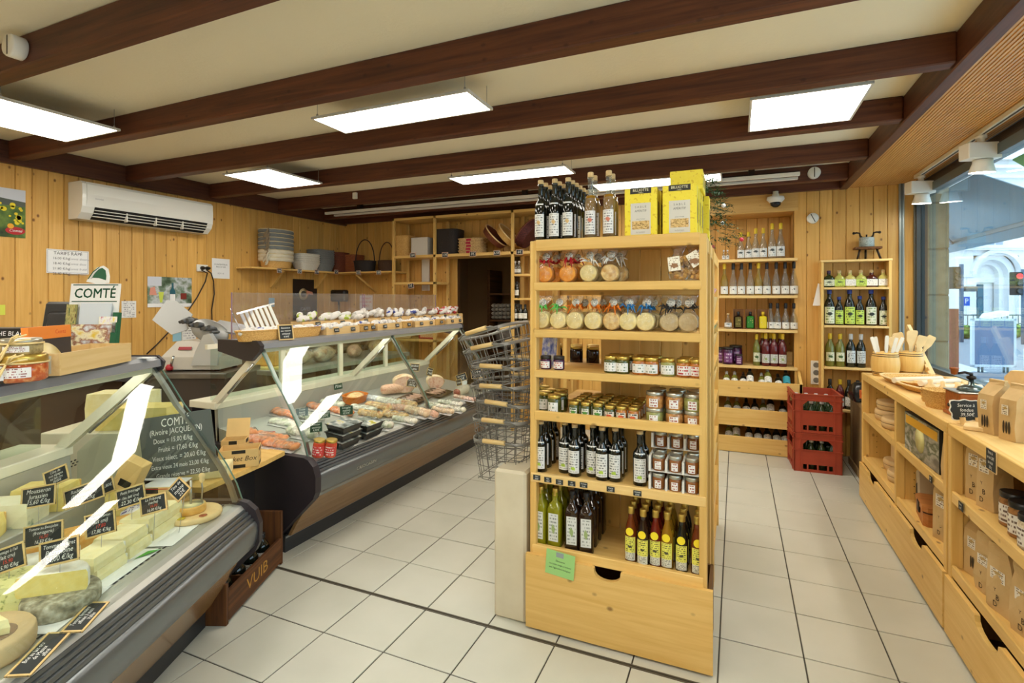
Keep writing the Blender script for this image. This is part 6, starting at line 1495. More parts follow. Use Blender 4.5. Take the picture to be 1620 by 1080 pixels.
# ------------------------------------------------------------------ rear worktop, slicer and what lies behind the counters
STONE=noisy('dark_stone',[(.3,(74,66,58)),(.6,(104,96,84)),(.8,(128,118,104))],5,5,.3,spec=.5)
wt=thing('rear_worktop','long dark stone worktop along the left wall behind the counters','worktop',(XL+.02,1.2,0))
MB().box((0,0,.88),(.80,4.0,.92),.004).build('stone_top',STONE,wt)
for y in (0,1.3,2.6):MB().box((.0,y+.02,0),(.72,y+1.28,.88)).build('cupboard',mat('cupboard_brown',(96,70,50),.6),wt)
SLX,SLY=-3.70,2.66
sl=thing('meat_slicer','grey metal meat slicer with tilted carriage behind the near end of the charcuterie counter','slicer',(SLX,SLY,.985),YAW)
GREYM=mat('cast_aluminium',(184,186,186),.42,.35);GREYL=mat('slicer_grey',(186,180,168),.45);CVM=mat('dull_chrome',(150,150,148),.4,.6)
MB().loft([[(-.21,-.15,0),(.22,-.15,0),(.22,.17,0),(-.21,.17,0)],[(-.205,-.145,.09),(.215,-.145,.09),(.215,.165,.09),(-.205,.165,.09)],[(-.13,-.08,.20),(.12,-.08,.20),(.12,.15,.20),(-.13,.15,.20)]],smooth=False).build('body',GREYL,sl)
MB().box((-.075,-.004,-.012),(.02,.0,.012),.001,MX((-.02,-.118,.15),(1,0,0),(0,.86,-.5))).build('red_badge',mat('red_badge',(150,40,46),.4),sl)
MB().prism([(.0,0),(.19,0),(.20,.12),(.13,.23),(.09,.22),(.03,.10)],-.05,.0,TR(.02,-.16,.03)@Matrix.Rotation(PI/2,4,'X')).build('guard',GREYM,sl)
MB().lathe([(.0,.012),(.06,.012),(.13,.004),(.135,0),(.13,-.006),(0,-.006)],28,MX((.10,-.06,.27),(.85,.2,-.45),(-.3,-.35,-.88))@Matrix.Diagonal((1,.62,1,1))).build('blade_cover',CVM,sl)
MB().prism([(0,-.09),(.30,-.07),(.38,0),(.30,.07),(.0,.09)],-.008,.008,MX((.07,.04,.31),(.97,.05,-.16),(0,.93,.35))).build('carriage_plate',CVM,sl)
MB().prism([(-.12,-.02),(.05,-.07),(.13,.0),(.11,.12),(-.04,.17),(-.10,.15)],-.012,.0,MX((-.20,-.06,.33),(.86,.1,-.35),(.3,.25,.9))).build('thickness_plate',GREYM,sl)
m=MB()
for k in range(10):m.cyl((-.10+k*.026,-.10-.01*(k%2),.34-.008*k+.012*(k%3)),(-.075+k*.026,-.02,.37-.012*k),.012+.005*(k%3),8)
m.build('mechanism',mat('slicer_mechanism',(90,92,94),.35,.6),sl,kind='stuff')
kb_=MB().cyl((-.12,-.17,.02),(-.08,-.20,.10),.009,10).build('knob_rod',CHROME,sl);MB().lathe([(.022,0),(.026,.02),(.012,.04)],12,TR(-.13,-.17,.0)).build('red_knob',mat('red_knob',(170,34,44),.3),sl)
for x in (-.17,.18):
 for y in (-.11,.13):MB().cyl((x,y,-.015),(x,y,0),.02,10).build('foot',BLACK,sl)
st=thing('slicer_stand','dark low cabinet carrying the meat slicer behind the counter','cabinet',(SLX,SLY,0),YAW)
MB().box((-.30,-.22,.0),(.30,.24,.93),.004).build('body',mat('cabinet_dark',(64,54,48),.5),st);MB().box((-.32,-.24,.93),(.32,.26,.97),.004).build('top',STONE,st)
q=at_x(420,500,-3.25)
t=thing('toast_rack','white slatted metal grid leaning beside the slicer','grid',M=MX((-2.93,2.42,1.242),(.25,.93,.25),(-.35,-.05,.9)))
for k in range(7):MB().box((.02+k*.032,0,-.004),(.04+k*.032,.17,.004),.001).build('slat',WHITE,t)
MB().box((0,-.008,-.006),(.26,.004,.006)).box((0,.166,-.006),(.26,.178,.006)).build('frame',CHROME,t);MB().tube([(-.02,-.01,.0),(-.02,.22,.0)],.004,6).build('rod',CHROME,t)
# hams in bags and an orange cheese on a board behind the rear doors
tb2=thing('rear_table','low stainless table behind the charcuterie counter','table',(-3.95,3.15,0));MB().box((0,0,.86),(.58,1.75,.90),.004).build('top',CSTEEL,tb2)
for x in (.02,.52):
 for y in (.02,1.69):MB().box((x,y,0),(x+.04,y+.04,.86)).build('leg',CSTEEL,tb2)
for k,(x,y,s,m,l) in enumerate(((-3.62,3.50,.11,FAT,'large cured ham in a film bag behind the counter doors'),(-3.62,3.85,.10,FAT,'second cured ham in a film bag behind the counter doors'),(-3.60,4.25,.09,SAUS,'third smaller ham behind the counter doors'),(-3.62,4.62,.10,CHKN,'golden smoked ham at the far end behind the doors'))):
 t=thing('cured_ham',l,'ham',(x,y,.90),.3*k,'hams behind the counter');MB().loft([[(s*q*math.cos(a)*.8,yy,s*.75+s*.75*q*math.sin(a)) for a in [2*PI*i/12 for i in range(12)]] for yy,q in ((-.16,.3),(-.12,.75),(-.02,1),(.08,.8),(.16,.4),(.2,.25))]).build('meat',m,t)
 MB().loft([[(s*1.08*q*math.cos(a)*.8,yy,s*.75+s*.8*q*math.sin(a)) for a in [2*PI*i/10 for i in range(10)]] for yy,q in ((-.18,.5),(-.12,.9),(-.02,1.06),(.08,.9),(.18,.6),(.24,.7))],True,False).build('film_bag',FOIL,t)
t=thing('orange_cheese','block of orange mimolette in yellow rind on a board at the near end','cheese',(-3.72,3.28,.90),.4)
MB().box((-.16,-.12,0),(.16,.12,.02),.003).build('board',YPASTE,t);MB().box((-.10,-.06,.02),(.10,.07,.17),.01).build('paste',RINDO,t);MB().box((-.11,-.07,.02),(-.10,.08,.18),.003).box((-.11,.07,.02),(.11,.08,.18),.003).build('rind',YPASTE,t)
# ------------------------------------------------------------------ things on the cheese counter roof
def on1(s,d):q=C1(s,d,1.238); return (q.x,q.y,1.238)
def roof(u,v): return at_z(u,v,1.2385)
KETC=noisy('red_cooked_dish',[(.3,(150,56,30)),(.55,(196,96,50)),(.75,(226,170,110))],40,3,.12,spec=.7)
def terrine(label,c,r,h,fill,lid,lab_m,raffia=False):
 t=thing('preserve_jar',label,'jar',c,YAW+.25,'preserve jars on the cheese counter')
 MB().lathe([(r*.9,0),(r,.006),(r,h*.62),(r*.9,h*.75)],24).build('glass_body',fill,t)
 MB().lathe([(r*.97,h*.72),(r*.99,h*.74),(r*.99,h*.92),(r*.93,h),(0,h)],24).build('lid',lid,t)
 label_arc(r+.001,h*.18,h*.55,.62,8,-PI/2+.25).build('label',lab_m,t)
 if raffia:
  m=MB();m.tube([((r+.002)*math.cos(2*PI*k/20),(r+.002)*math.sin(2*PI*k/20),h*.7) for k in range(20)],.003,5,True);c0=V((r+.004)*math.cos(-1.55),(r+.004)*math.sin(-1.55),h*.7)
  for dx,dz in ((.05,.03),(.06,.015),(-.035,-.05),(-.025,-.06),(.03,.03)):m.tube([c0,c0+V(dx*.5,-.012,dz*.7),c0+V(dx,-.008,dz)],.0028,5)
  m.build('raffia_bow',mat('raffia',(226,200,140),.8),t)
JLW=printed('preserve_label',(232,228,224),(150,90,90),4,9,thr=.5)
p=at_z(33,602,1.238);sc=p.dot(Fv)/821
terrine('large jar of red cooked dish tied with raffia on the cheese counter',(p.x,p.y,1.2385),33*sc,42*sc,KETC,GOLD,JLW,True)
terrine('jar with silver lid stacked on the large raffia jar',(p.x,p.y,1.2385+42*sc),26.5*sc,25*sc,noisy('olive_dish',[(.3,(120,100,60)),(.6,(190,170,120))],40,3,.12),SILVER,JLW,True)
q=at_z(3,610,1.238);terrine('dark silver-lidded jar cut by the left picture edge, front',(q.x-.07,q.y+.02,1.2385),17*sc,27*sc,F_DARKJ,SILVER,JLW)
q=at_z(2,575,1.238);terrine('pale jar at the left picture edge, behind the front one',(q.x-.09,q.y+.0,1.2385),14*sc,28*sc,F_TERR,SILVER,JLW)
# wooden box with printed labels, holding leaflets
a=at_z(97,594,1.238);b=at_z(206,571,1.238);dirn=(b-a);Lb=dirn.length
hb=.075
bx=thing('leaflet_box','pale wooden box with Comté labels holding cheese leaflets','box',M=MX((a.x,a.y,1.2385),(dirn.x,dirn.y,0),(-dirn.y,dirn.x,0)))
BXW=wood('box_poplar',(226,196,140),(212,176,114),0,knots=0,rnd=.02)
MB().box((0,0,0),(Lb,.008,hb)).build('front_board',BXW,bx);MB().box((0,.15,0),(Lb,.158,hb)).build('rear_board',BXW,bx);MB().box((-.008,0,0),(0,.158,hb)).build('end_board',BXW,bx);MB().box((Lb,0,0),(Lb+.008,.158,hb)).build('end_board',BXW,bx);MB().box((0,.008,0),(Lb,.15,.006)).build('bottom_board',BXW,bx)
GRN=mat('comte_green',(30,100,62),.5)
for k in (0,1):
 F=MX((-.0085,.118-k*.065,hb*.5),(0,-1,0),(0,0,1));MB().box((-.028,-.030,0),(.028,.030,.0008),0,F).build('label',mat('grey_label',(196,196,176),.6),bx)
 text(bx,'COMTÉ',F@MX((.014,0,.001),(0,1,0),(-1,0,0)),.018,GRN,width=.9);MB().lathe([(0,0),(.009,.0003)],12,F@TR(-.008,.012,.001)).build('printed_bell',GRN,bx);MB().lathe([(0,0),(.008,.0003)],12,F@TR(-.010,-.014,.001)).build('printed_dot',mat('orange_dot',(220,140,60),.6),bx)
o=MB().lathe([(.0,0),(.075,.0),(.075,.012),(0,.012)],24,a0=0,a1=PI).build('cheese_leaflet',noisy('cheese_photo',[(.3,(200,170,96)),(.6,(236,220,160)),(.8,(120,90,50))],4,3,.4));o.matrix_basis=bx.matrix_basis@MX((.085,.10,.03),(1,.0,0),(0,.25,1));tag(o,'half-round leaflet with a cheese photo in the wooden box','leaflet')
t=thing('orange_carton','flat orange printed carton standing in the wooden box','carton',M=bx.matrix_basis@MX((.125,.125,.012),(1,0,0),(0,.05,1)));w_=.21
MB().box((-.105,0,0),(.105,.105,.02)).build('carton',mat('dark_carton',(60,56,56),.5),t);MB().box((-.108,.105,-.001),(.108,.15,.021),.001).build('orange_top',mat('orange_card',(240,140,56),.5),t);text(t,'Comté',TR(.05,.127,.0215),.02,REDCH)
t=thing('till_monitor','black cash register monitor seen from behind','monitor',M=MX(c1z(-.86,2.35,1.2385),(_cy,_sy,0),(-_sy,_cy,0)))
MB().box((-.06,-.05,0),(.06,.10,.015),.004).build('stand_base',BLACK,t);MB().box((-.03,.0,.01),(.03,.03,.12)).build('stand_neck',BLACK,t)
MB().box((-.14,-.015,.03),(.14,.03,.25),.012,Matrix.Rotation(-.18,4,'X')).build('screen_case',BLACK,t);MB().box((-.105,-.035,.06),(.105,-.012,.20),.012,Matrix.Rotation(-.18,4,'X')).build('rear_cover',mat('satin_black',(34,34,36),.3),t);MB().box((-.03,-.0375,.09),(.02,-.0345,.13),0,Matrix.Rotation(-.18,4,'X')).build('sticker',mat('dull_sticker',(120,110,70),.6),t)
q=C1(-.93,2.15,1.2385)
t=thing('black_box','long low black carton lettered in white beside the monitor','box',M=TR(q.x-.02,q.y,1.2385,YAW+.1));MB().box((-.20,-.05,0),(.16,.06,.14),.003).build('carton',mat('black_card',(36,34,32),.4),t)
text(t,'THE BLACK',MX((.05,-.0508,.118),(1,0,0),(0,0,1)),.026,WPAPER,shear=.15)
# leaflet display
A_,B_=at_z(120,577,1.24),at_z(214,572,1.24)
q=C1(-.69,2.27,1.2385)
LD=thing('leaflet_stand','green cardboard Comté leaflet stand crowned by a bell emblem','leaflet stand',M=MX((q.x,q.y,1.2385),(_cy,_sy,0),(-_sy*.12,_cy*.12,1)))
LW=mat('white_card',(234,234,230),.5);LG=mat('green_card',(26,92,60),.5)
MB().box((-.125,0,-.004),(.095,.33,0)).build('back_card',LW,LD)
MB().prism([(x*1.22-.0,y*1.16-.006) for x,y in [(-.045,0),(-.03,.03),(-.01,.055),(.012,.062),(.03,.05),(.038,.02),(.038,-.005),(0,-.01)]],-.004,0,TR(-.005,.345,0)).build('emblem_card',LW,LD)
MB().prism([(-.035,.012),(-.02,.03),(-.005,.05),(.012,.056),(.027,.045),(.033,.02),(.033,0),(.0,.010)],0,.0008,TR(-.005,.345,0)).build('bell_emblem',LG,LD)
for k in (0,1):MB().tube([(-.045+.012*k,.006,.001),(-.026+.01*k,.038,.001),(.002+.004*k,.060,.001)],.002,4).build('bell_stripe',(LG,LW)[k],LD).location=(-.006,.345,.0004*k)
for k in range(4):text(LD,'COMTÉ',TR(-.015+.0014*(k%2),.284+.0014*(k//2),.001),.060,LG,width=.9);MB().box((-.115,.322,0),(.085,.326,.0008)).box((-.115,.248,0),(.085,.252,.0008)).build('rule_line',LG,LD)
for k,(x0,x1,y0,y1,z,m) in enumerate(((-.12,-.075,.07,.235,.012,0),(-.06,.075,.13,.24,.012,1),(-.065,.105,.02,.145,.04,2),(.04,.115,.05,.18,.028,3),(-.11,.125,0,.045,.06,4))):
 if k==4:MB().box((x0,y0,.0),(x1,y1,z)).build('pocket_front',LG,LD);continue
 mm=[noisy('leaf_photo_a',[(.3,(60,84,50)),(.5,(190,180,110)),(.7,(90,60,40))],6,3,.4,coord='Generated'),printed('leaf_photo_b',(206,214,220),(170,110,110),6,8,(210,150,70),(.1,.3)),noisy('leaf_photo_c',[(.3,(226,190,60)),(.45,(236,226,190)),(.55,(150,90,60)),(.7,(220,226,230)),(.8,(96,110,150))],4,3,.4,coord='Generated'),noisy('leaf_photo_d',[(.3,(240,220,120)),(.5,(236,236,236)),(.7,(200,130,140))],5,3,.4,coord='Generated')][k]
 MB().box((x0,y0,z),(x1,y1,z+.006)).build('leaflet',mm,LD)
for k in range(3):MB().box((.085+.012*k,0,.0+.018*k),(.112+.012*k,.20-.045*k,.016+.018*k)).build('stepped_side',LG,LD)
o=MB().box((-.03,-.02,0),(.03,.02,.004)).build('price_card',WPAPER);q=at_z(232,566,1.24);o.location=(q.x,q.y,1.2385);o.rotation_euler=(0,0,.5);tag(o,'blank white card lying at the end of the cheese counter roof','card')
# ------------------------------------------------------------------ crate of bottles on the floor between the counters
fa,fb=at_z(347,1003,0),at_z(445,893,0);fa+=(fb-fa).normalized()*.075;dv=fb-fa;Lc=dv.length
cr=thing('wine_crate','old dark wooden crate of bottles on the floor at the end of the cheese counter','crate',M=MX((fa.x,fa.y,0),(dv.x,dv.y,0),(-dv.y,dv.x,0)))
CW=wood('crate_dark_wood',(112,68,30),(66,36,16),0,knots=.5,kcol=(34,18,8),rnd=.12,rough=.65);CWZ=wood('crate_dark_wood_z',(112,68,30),(66,36,16),2,knots=.5,kcol=(34,18,8),rnd=.12,rough=.65)
wd_=.24
MB().box((0,0,.015),(Lc,.018,.15),.002).build('side_board',CW,cr);MB().box((0,wd_,.015),(Lc,wd_+.018,.15),.002).build('side_board',CW,cr)
MB().box((-.02,0,0),(.0,wd_+.018,.19),.002).build('end_board',CWZ,cr);MB().box((Lc,0,0),(Lc+.02,wd_+.018,.30),.002).build('end_board',CWZ,cr)
MB().box((0,.018,.015),(Lc,wd_,.028)).build('bottom_board',CW,cr)
for q in (.33,.66):MB().box((Lc*q,.018,.03),(Lc*q+.01,wd_,.13)).build('partition',CWZ,cr)
text(cr,'VUIB',MX((Lc*.5,-.001,.085),(1,0,0),(0,0,1)),.085,mat('burnt_letter',(190,140,60),.8),width=1.2)
bw=proto(bottle('wine_bottle','','bottle',[(.034,0),(.0375,.005),(.0375,.175),(.03,.205),(.0145,.235),(.013,.27),(.015,.272),(.015,.285)],G_WINE,(.0155,.245,.292,CAPK),(.05,.14,1.0,LB_PLAIN)))
for i in range(4):
 for j in range(2):
  p=cr.matrix_basis@Vector((.09+i*Lc*.235,.075+j*.10,.029));dup(bw,'dark bottle standing in the floor crate, %s row, %s from the near end'%(ROW[j],ORD[i]),M=TR(*p,YAW)@Matrix.Diagonal((1,1,.62,1)),group='bottles in the floor crate')
# ------------------------------------------------------------------ plinth with stacked shopping baskets
o=MB().box((-1.052,2.215,0),(-.89,2.60,.698),.012).build('plinth',noisy('beige_plinth',[(.3,(206,194,166)),(.7,(218,208,182))],6,4,.7));tag(o,'plain beige plinth under the wire shopping baskets','plinth')
WIRE=mat('basket_wire',(120,118,112),.45,.3);BAND=mat('basket_band',(142,140,134),.45,.2);WHAND=mat('handle_beech',(222,190,128),.5)
def wire_basket(label,M):
 t=thing('shopping_basket',label,'basket',M=M,group='stacked wire shopping baskets');w,d,h=.14,.17,.20;f=1.12
 def rr(s,z,n=32):
  out=[]
  for i in range(n):
   a=2*PI*i/n;c,q=math.cos(a),math.sin(a);e=(abs(c)**4+abs(q)**4)**-.25;out.append((w*s*c*e,d*s*q*e,z))
  return out
 m=MB()
 for z,s in ((.0,.93),(.07,1.0),(.13,1.06)):m.tube(rr(s,z),.002,4,True)
 lo,hi=rr(.92,0,20),rr(f,h,20)
 for a,b in zip(lo,hi):m.tube([a,b],.0018,4)
 for k in range(5):x=-w*.8+k*w*.4;m.tube([(x,-d*.9,.001),(x,d*.9,.001)],.0018,4)
 for k in range(4):y=-d*.75+k*d*.5;m.tube([(-w*.9,y,.001),(w*.9,y,.001)],.0018,4)
 m.build('wire_mesh',WIRE,t,kind='stuff')
 m=MB();n=32;A,B=rr(f*1.005,h-.014),rr(f*1.015,h+.002);A2,B2=rr(f*.99,h-.014),rr(f*1.0,h+.002)
 m.loft([A,B,B2,A2,A],True,False).build('rim_band',BAND,t)
 for s in (-1,1):
  hd=MB().tube([(-w*.8,s*d*f*1.02,h-.01),(-w*.55,s*d*f*1.08,h+.006),(w*.55,s*d*f*1.08,h+.006),(w*.8,s*d*f*1.02,h-.01)],.004,6).build('handle',WIRE,t);MB().cyl((-.058,s*d*f*1.08,h+.006),(.058,s*d*f*1.08,h+.006),.011,10).build('wooden_grip',WHAND,hd)
bxc,byc=-1.075,2.47
for k,(v,tilt,dx) in enumerate(((711,0,.0),(676,.0,-.005),(646,.06,-.0),(619,-.03,-.01),(586,.0,-.015),(552,-.22,-.02),(525,-.30,-.035))):
 zr=1.5-(v-472)/821*2.40
 wire_basket('wire shopping basket with wooden grips, %s in the stack from the bottom'%ORD[k],TR(bxc+dx,byc,zr-.2+.0)@Matrix.Rotation(tilt,4,'Y'))
# ------------------------------------------------------------------ left wall
WX=XL+.018
def wall_pt(u,v,off=0): return at_x(u,v,WX+off)
def wall_rect(u0,v0,u1,v1,off=.002):
 a,b=wall_pt(u0,v0),wall_pt(u1,v1); return MX((WX+off,(a.y+b.y)/2,(a.z+b.z)/2),(0,1,0),(0,0,1)),abs(b.y-a.y),abs(a.z-b.z)
def wall_sheet(name,label,cat,u0,v0,u1,v1,m,th=.0015,lines=(),sz=.03,col=None):
 M,w,h=wall_rect(u0,v0,u1,v1);t=thing(name,label,cat,M=M);MB().box((-w/2,-h/2,-.001),(w/2,h/2,th)).build('sheet',m,t)
 return t,w,h
INK=mat('grey_ink',(70,70,76),.6);INKL=mat('light_ink',(150,150,156),.6)
# air conditioner
a,b=wall_pt(108,283),wall_pt(316,345);aw=b.y-a.y;zt=2.46;zb_=2.155
ac=thing('air_conditioner','white split air conditioner high on the left wall','air conditioner',(WX,a.y+aw/2,zb_));hz=zt-zb_;w=aw/2
prf=[(0,.0),(.12,0),(.175,.05),(.195,.10),(.20,.20),(.195,.285),(.17,hz),(0,hz)]
MB().prism([(x,z) for x,z in prf],-w,w,Matrix(((1,0,0,0),(0,0,1,0),(0,1,0,0),(0,0,0,1)))).build('casing',mat('gloss_white',(238,238,232),.18,coat=.4),ac)
MB().prism([(.196,.105),(.207,.2),(.203,.28),(.185,hz-.004),(.18,hz-.006),(.19,.105)],-w+.03,w-.015,Matrix(((1,0,0,0),(0,0,1,0),(0,1,0,0),(0,0,0,1)))).build('front_panel',MC['gloss_white'],ac)
MB().prism([(.13,.003),(.178,.047),(.198,.098),(.197,.101),(.176,.05),(.128,.004)],-w+.09,w-.06,Matrix(((1,0,0,0),(0,0,1,0),(0,1,0,0),(0,0,0,1)))).build('outlet_opening',BLACK,ac)
for k in range(3):q=(.155+.014*k,.026+.024*k);MB().box((q[0],-w+.09,q[1]-.003),(q[0]+.022,w-.06,q[1]+.003),.001).build('louvre',WHITE,ac)
for k in range(1,4):MB().box((.16,-w+.09+k*(2*w-.15)/4-.004,.01),(.197,-w+.09+k*(2*w-.15)/4+.004,.085)).build('louvre_divider',WHITE,ac)
text(ac,'inverter',MX((.2075,-w+.12,.17),(0,1,0),(0,0,1)),.02,INKL)
# posters and notices
t,pw,ph=wall_sheet('poster','flower meadow poster cut by the left picture edge','poster',-38,290,40,377,noisy('meadow',[(.3,(34,44,24)),(.48,(74,104,40)),(.6,(110,136,56)),(.7,(60,80,40))],9,4,.4,stretch=(1,1,.35)))
MB().add([(-pw/2,ph*.33,.002),(pw/2,ph*.25,.002),(pw/2,ph/2,.002),(-pw/2,ph/2,.002)],[(0,1,2,3)]).build('printed_sky',mat('poster_sky',(206,210,220),.4),t)
MB().add([(-pw/2,ph*.15,.0018),(pw/2,ph*.15,.0018),(pw/2,ph*.3,.0018),(-pw/2,ph*.38,.0018)],[(0,1,2,3)]).build('printed_hill',mat('poster_hill',(84,92,84),.4),t)
fl=MB();rnd=random.Random(5)
for k in range(22):fl.lathe([(0,.0025),(rnd.uniform(.008,.019),.003)],8,TR(rnd.uniform(-pw*.45,pw*.46),rnd.uniform(-ph*.2,ph*.2),0))
fl.build('printed_flowers',mat('flower_yellow',(236,214,40),.5),t,kind='stuff')
MB().lathe([(0,.003),(.06,.0034)],18,TR(pw*.28,-ph*.36,0)@Matrix.Diagonal((1,.5,1,1))).build('red_disc',mat('poster_red',(180,30,34),.4),t);MB().lathe([(.012,.0032),(.02,.004)],14,TR(pw*.18,-ph*.27,0)).build('orange_ring',mat('poster_orange',(240,170,40),.4),t)
text(t,'Comté',TR(pw*.28,-ph*.36,.0042),.028,WPAPER,shear=.4)
t,w,h=wall_sheet('price_notice','white notice headed Tarifs Râpé on the plank wall','notice',73,393,140,434,WPAPER)
f=MB()
for a_,b_ in (((-w/2+.006,-h/2+.006),(w/2-.006,-h/2+.009)),((-w/2+.006,h/2-.009),(w/2-.006,h/2-.006)),((-w/2+.006,-h/2+.006),(-w/2+.009,h/2-.006)),((w/2-.009,-h/2+.006),(w/2-.006,h/2-.006))):f.box((*a_,.0015),(*b_,.0018))
f.build('printed_border',INKL,t);text(t,'TARIFS RÂPÉ',TR(0,h*.34,.002),.036,INK)
for i,(p_,n_) in enumerate((('16.00 €/kg','Comté dessous'),('18.40 €/kg','Comté doux'),('21.80 €/kg','Comté fruité'),('25.40 €/kg','Comté vieux'))):text(t,p_,TR(-w*.36,h*.13-i*.042,.002),.027,INK,'LEFT');text(t,n_,TR(w*.0,h*.13-i*.042,.002),.025,INKL,'LEFT',shear=.2)
t,w,h=wall_sheet('poster','poster of a bottle, a glass and flowers on the left wall','poster',233,437,303,485,noisy('garden_photo',[(.3,(60,80,56)),(.45,(120,140,120)),(.55,(200,206,210)),(.7,(90,110,60))],9,4,.4))
MB().box((-w/2,h*.2,.0016),(-w*.2,h/2,.002)).build('printed_sky',mat('poster_sky',(0,0,0)),t);MB().box((-w/2,-h/2,.0016),(w/2,-h*.38,.002)).build('white_strip',WPAPER,t)
MB().prism([(-.028,-.10),(.028,-.10),(.028,.02),(.010,.05),(.010,.10),(-.010,.10),(-.010,.05),(-.028,.02)],.002,.0026,TR(.02,-.01,0)).build('printed_bottle',mat('poster_teal',(40,96,110),.4),t);MB().box((-.026,-.08,.0026),(.026,-.01,.003),0,TR(.02,-.01,0)).build('printed_label',WPAPER,t)
MB().prism([(-.01,-.08),(.01,-.08),(.026,.02),(-.026,.02)],.002,.0026,TR(-.09,-.02,0)).build('printed_glass',mat('poster_lime',(206,220,90),.4),t);MB().box((.10,-.07,.002),(.16,-.01,.0026)).build('printed_jar',mat('poster_brown',(130,50,40),.4),t)
MB().prism([(-.2,-.03),(-.13,-.03),(-.15,.05),(-.19,.04)],.002,.0026).build('printed_house',mat('poster_pink',(220,150,130),.4),t)
t,w,h=wall_sheet('paper_notice','small white notice beside the wall socket','notice',335,408,363,441,WPAPER);text(t,'CONTENTIEUX',TR(0,h*.2,.002),.022,INK);text(t,'REÇUS SUR',TR(0,h*.08,.002),.022,INK);text(t,'RDV / €',TR(0,-h*.25,.002),.022,INKL)
wall_sheet('sticky_note','yellow-green sticky note at the left picture edge','note',-6,482,8,498,mat('sticky_yellow',(220,226,90),.7))
wall_sheet('blue_note','pale blue sticky note on the wall left of the slicer','note',273,521,287,539,mat('sticky_blue',(150,196,214),.7))
t,w,h=wall_sheet('paper_notice','white typed sheet on the wall left of the slicer','notice',288,514,310,547,printed('typed_sheet',(232,232,230),(150,150,156),9,9,thr=.5,axes=(0,1)))
wall_sheet('paper_notice','white sheet half hidden behind the leaflet stand','notice',192,476,215,502,MC['typed_sheet'])
t,w,h=wall_sheet('poster','dark poster with a round clock-like picture under the basket shelf','poster',463,441,501,505,mat('poster_black',(30,24,24),.4))
MB().lathe([(.055,.002),(.075,.0026),(.0,.003)],20,TR(-.03,.07,0)).build('printed_disc',mat('poster_cream',(214,196,150),.5),t);MB().lathe([(0,.0032),(.045,.0034)],16,TR(-.03,.07,0)).build('printed_centre',mat('poster_grey',(90,84,76),.5),t);MB().prism([(.02,.12),(.12,.10),(.14,.06),(.06,.07),(.03,.03)],.002,.0028).build('printed_hand',mat('poster_pinkish',(206,140,110),.5),t);text(t,'CAFÉS',TR(0,-.12,.003),.06,INKL,shear=.2)
wall_sheet('blue_note','pale blue card on the wall left of the dark poster','note',425,471,434,485,MC['sticky_blue'])
# socket, plugs and cables
M,w,h=wall_rect(310,418,327,430);sk=thing('wall_socket','white double wall socket with two black plugs','socket',M=M);MB().box((-w/2,-h/2,-.001),(w/2,h/2,.02),.004).build('plate',WHITE,sk)
def cable(label,pts,r=.006):
 o=MB().tube(pts,r,6).build('power_cable',mat('cable_black',(34,22,20),.5));tag(o,label,'cable','cables from the wall socket'); return o
for k,dx in enumerate((-.01,.045)):MB().lathe([(.02,.02),(.02,.04),(.012,.06),(.008,.07)],12,TR(dx,0,0)).build('plug',BLACK,sk)
def W(u,v,off=.02):p=at_x(u,v,WX+off); return (p.x,p.y,p.z)
cable('black cable drooping from the socket down to the left',[W(319,427,.07),W(328,432,.05),W(325,445,.02),W(312,470,.02),W(292,500,.02),W(270,522,.02),W(250,543,.02),W(232,560,.02)])
cable('black cable hanging from the socket down to the slicer',[W(327,427,.07),W(334,432,.05),W(338,445,.02),W(339,465,.02),W(335,490,.02),W(336,520,.03)])
# round white speaker on the beam, small white detectors
def disc_speaker(label,M):
 t=thing('round_speaker',label,'speaker',M=M,group='round white slotted discs')
 MB().lathe([(.045,0),(.05,.004),(.05,.05),(.046,.058),(.0,.058)],24).build('body',WHITE,t);MB().box((-.0035,-.042,.0575),(.0035,.042,.0595)).build('slot',mat('slot_dark',(70,66,56),.6),t)
q=at_y(34,78,1.262);disc_speaker('round white slotted disc on the nearest ceiling beam',MX((q.x,1.27,q.z),(1,0,0),(0,0,1)))
q=at_y(1287,275,5.34);disc_speaker('round white slotted disc at the end of the unlit strip light',MX((q.x,5.33,q.z),(1,0,0),(0,0,1)))
q=at_y(1285,346,YB-.02);disc_speaker('round white slotted disc on the plank wall right of the alcove',MX((q.x,YB-.02,q.z),(.9,0,.43),(-.43,0,.9)))
q=at_y(563,310,4.58);o=MB().box((q.x-.025,4.55,q.z-.035),(q.x+.025,4.582,q.z+.035),.004).build('white_sensor',WHITE);tag(o,'small white sensor box on a rear ceiling beam','sensor')
q=at_y(1227,297,5.7);cm=thing('security_camera','white dome security camera above the bottle alcove','camera',(q.x,5.70,2.45));MB().lathe([(.0,.10),(.025,.10),(.025,.05),(.075,.045),(.08,.02),(.055,-.01)],20).build('body',WHITE,cm);MB().lathe([(.05,-.008),(.045,-.035),(.02,-.055),(0,-.058)],18).build('dome',mat('smoked_dome',(40,40,42),.1),cm);MB().box((-.03,-.02,.05),(.03,.10,.075),.004).build('bracket',WHITE,cm)
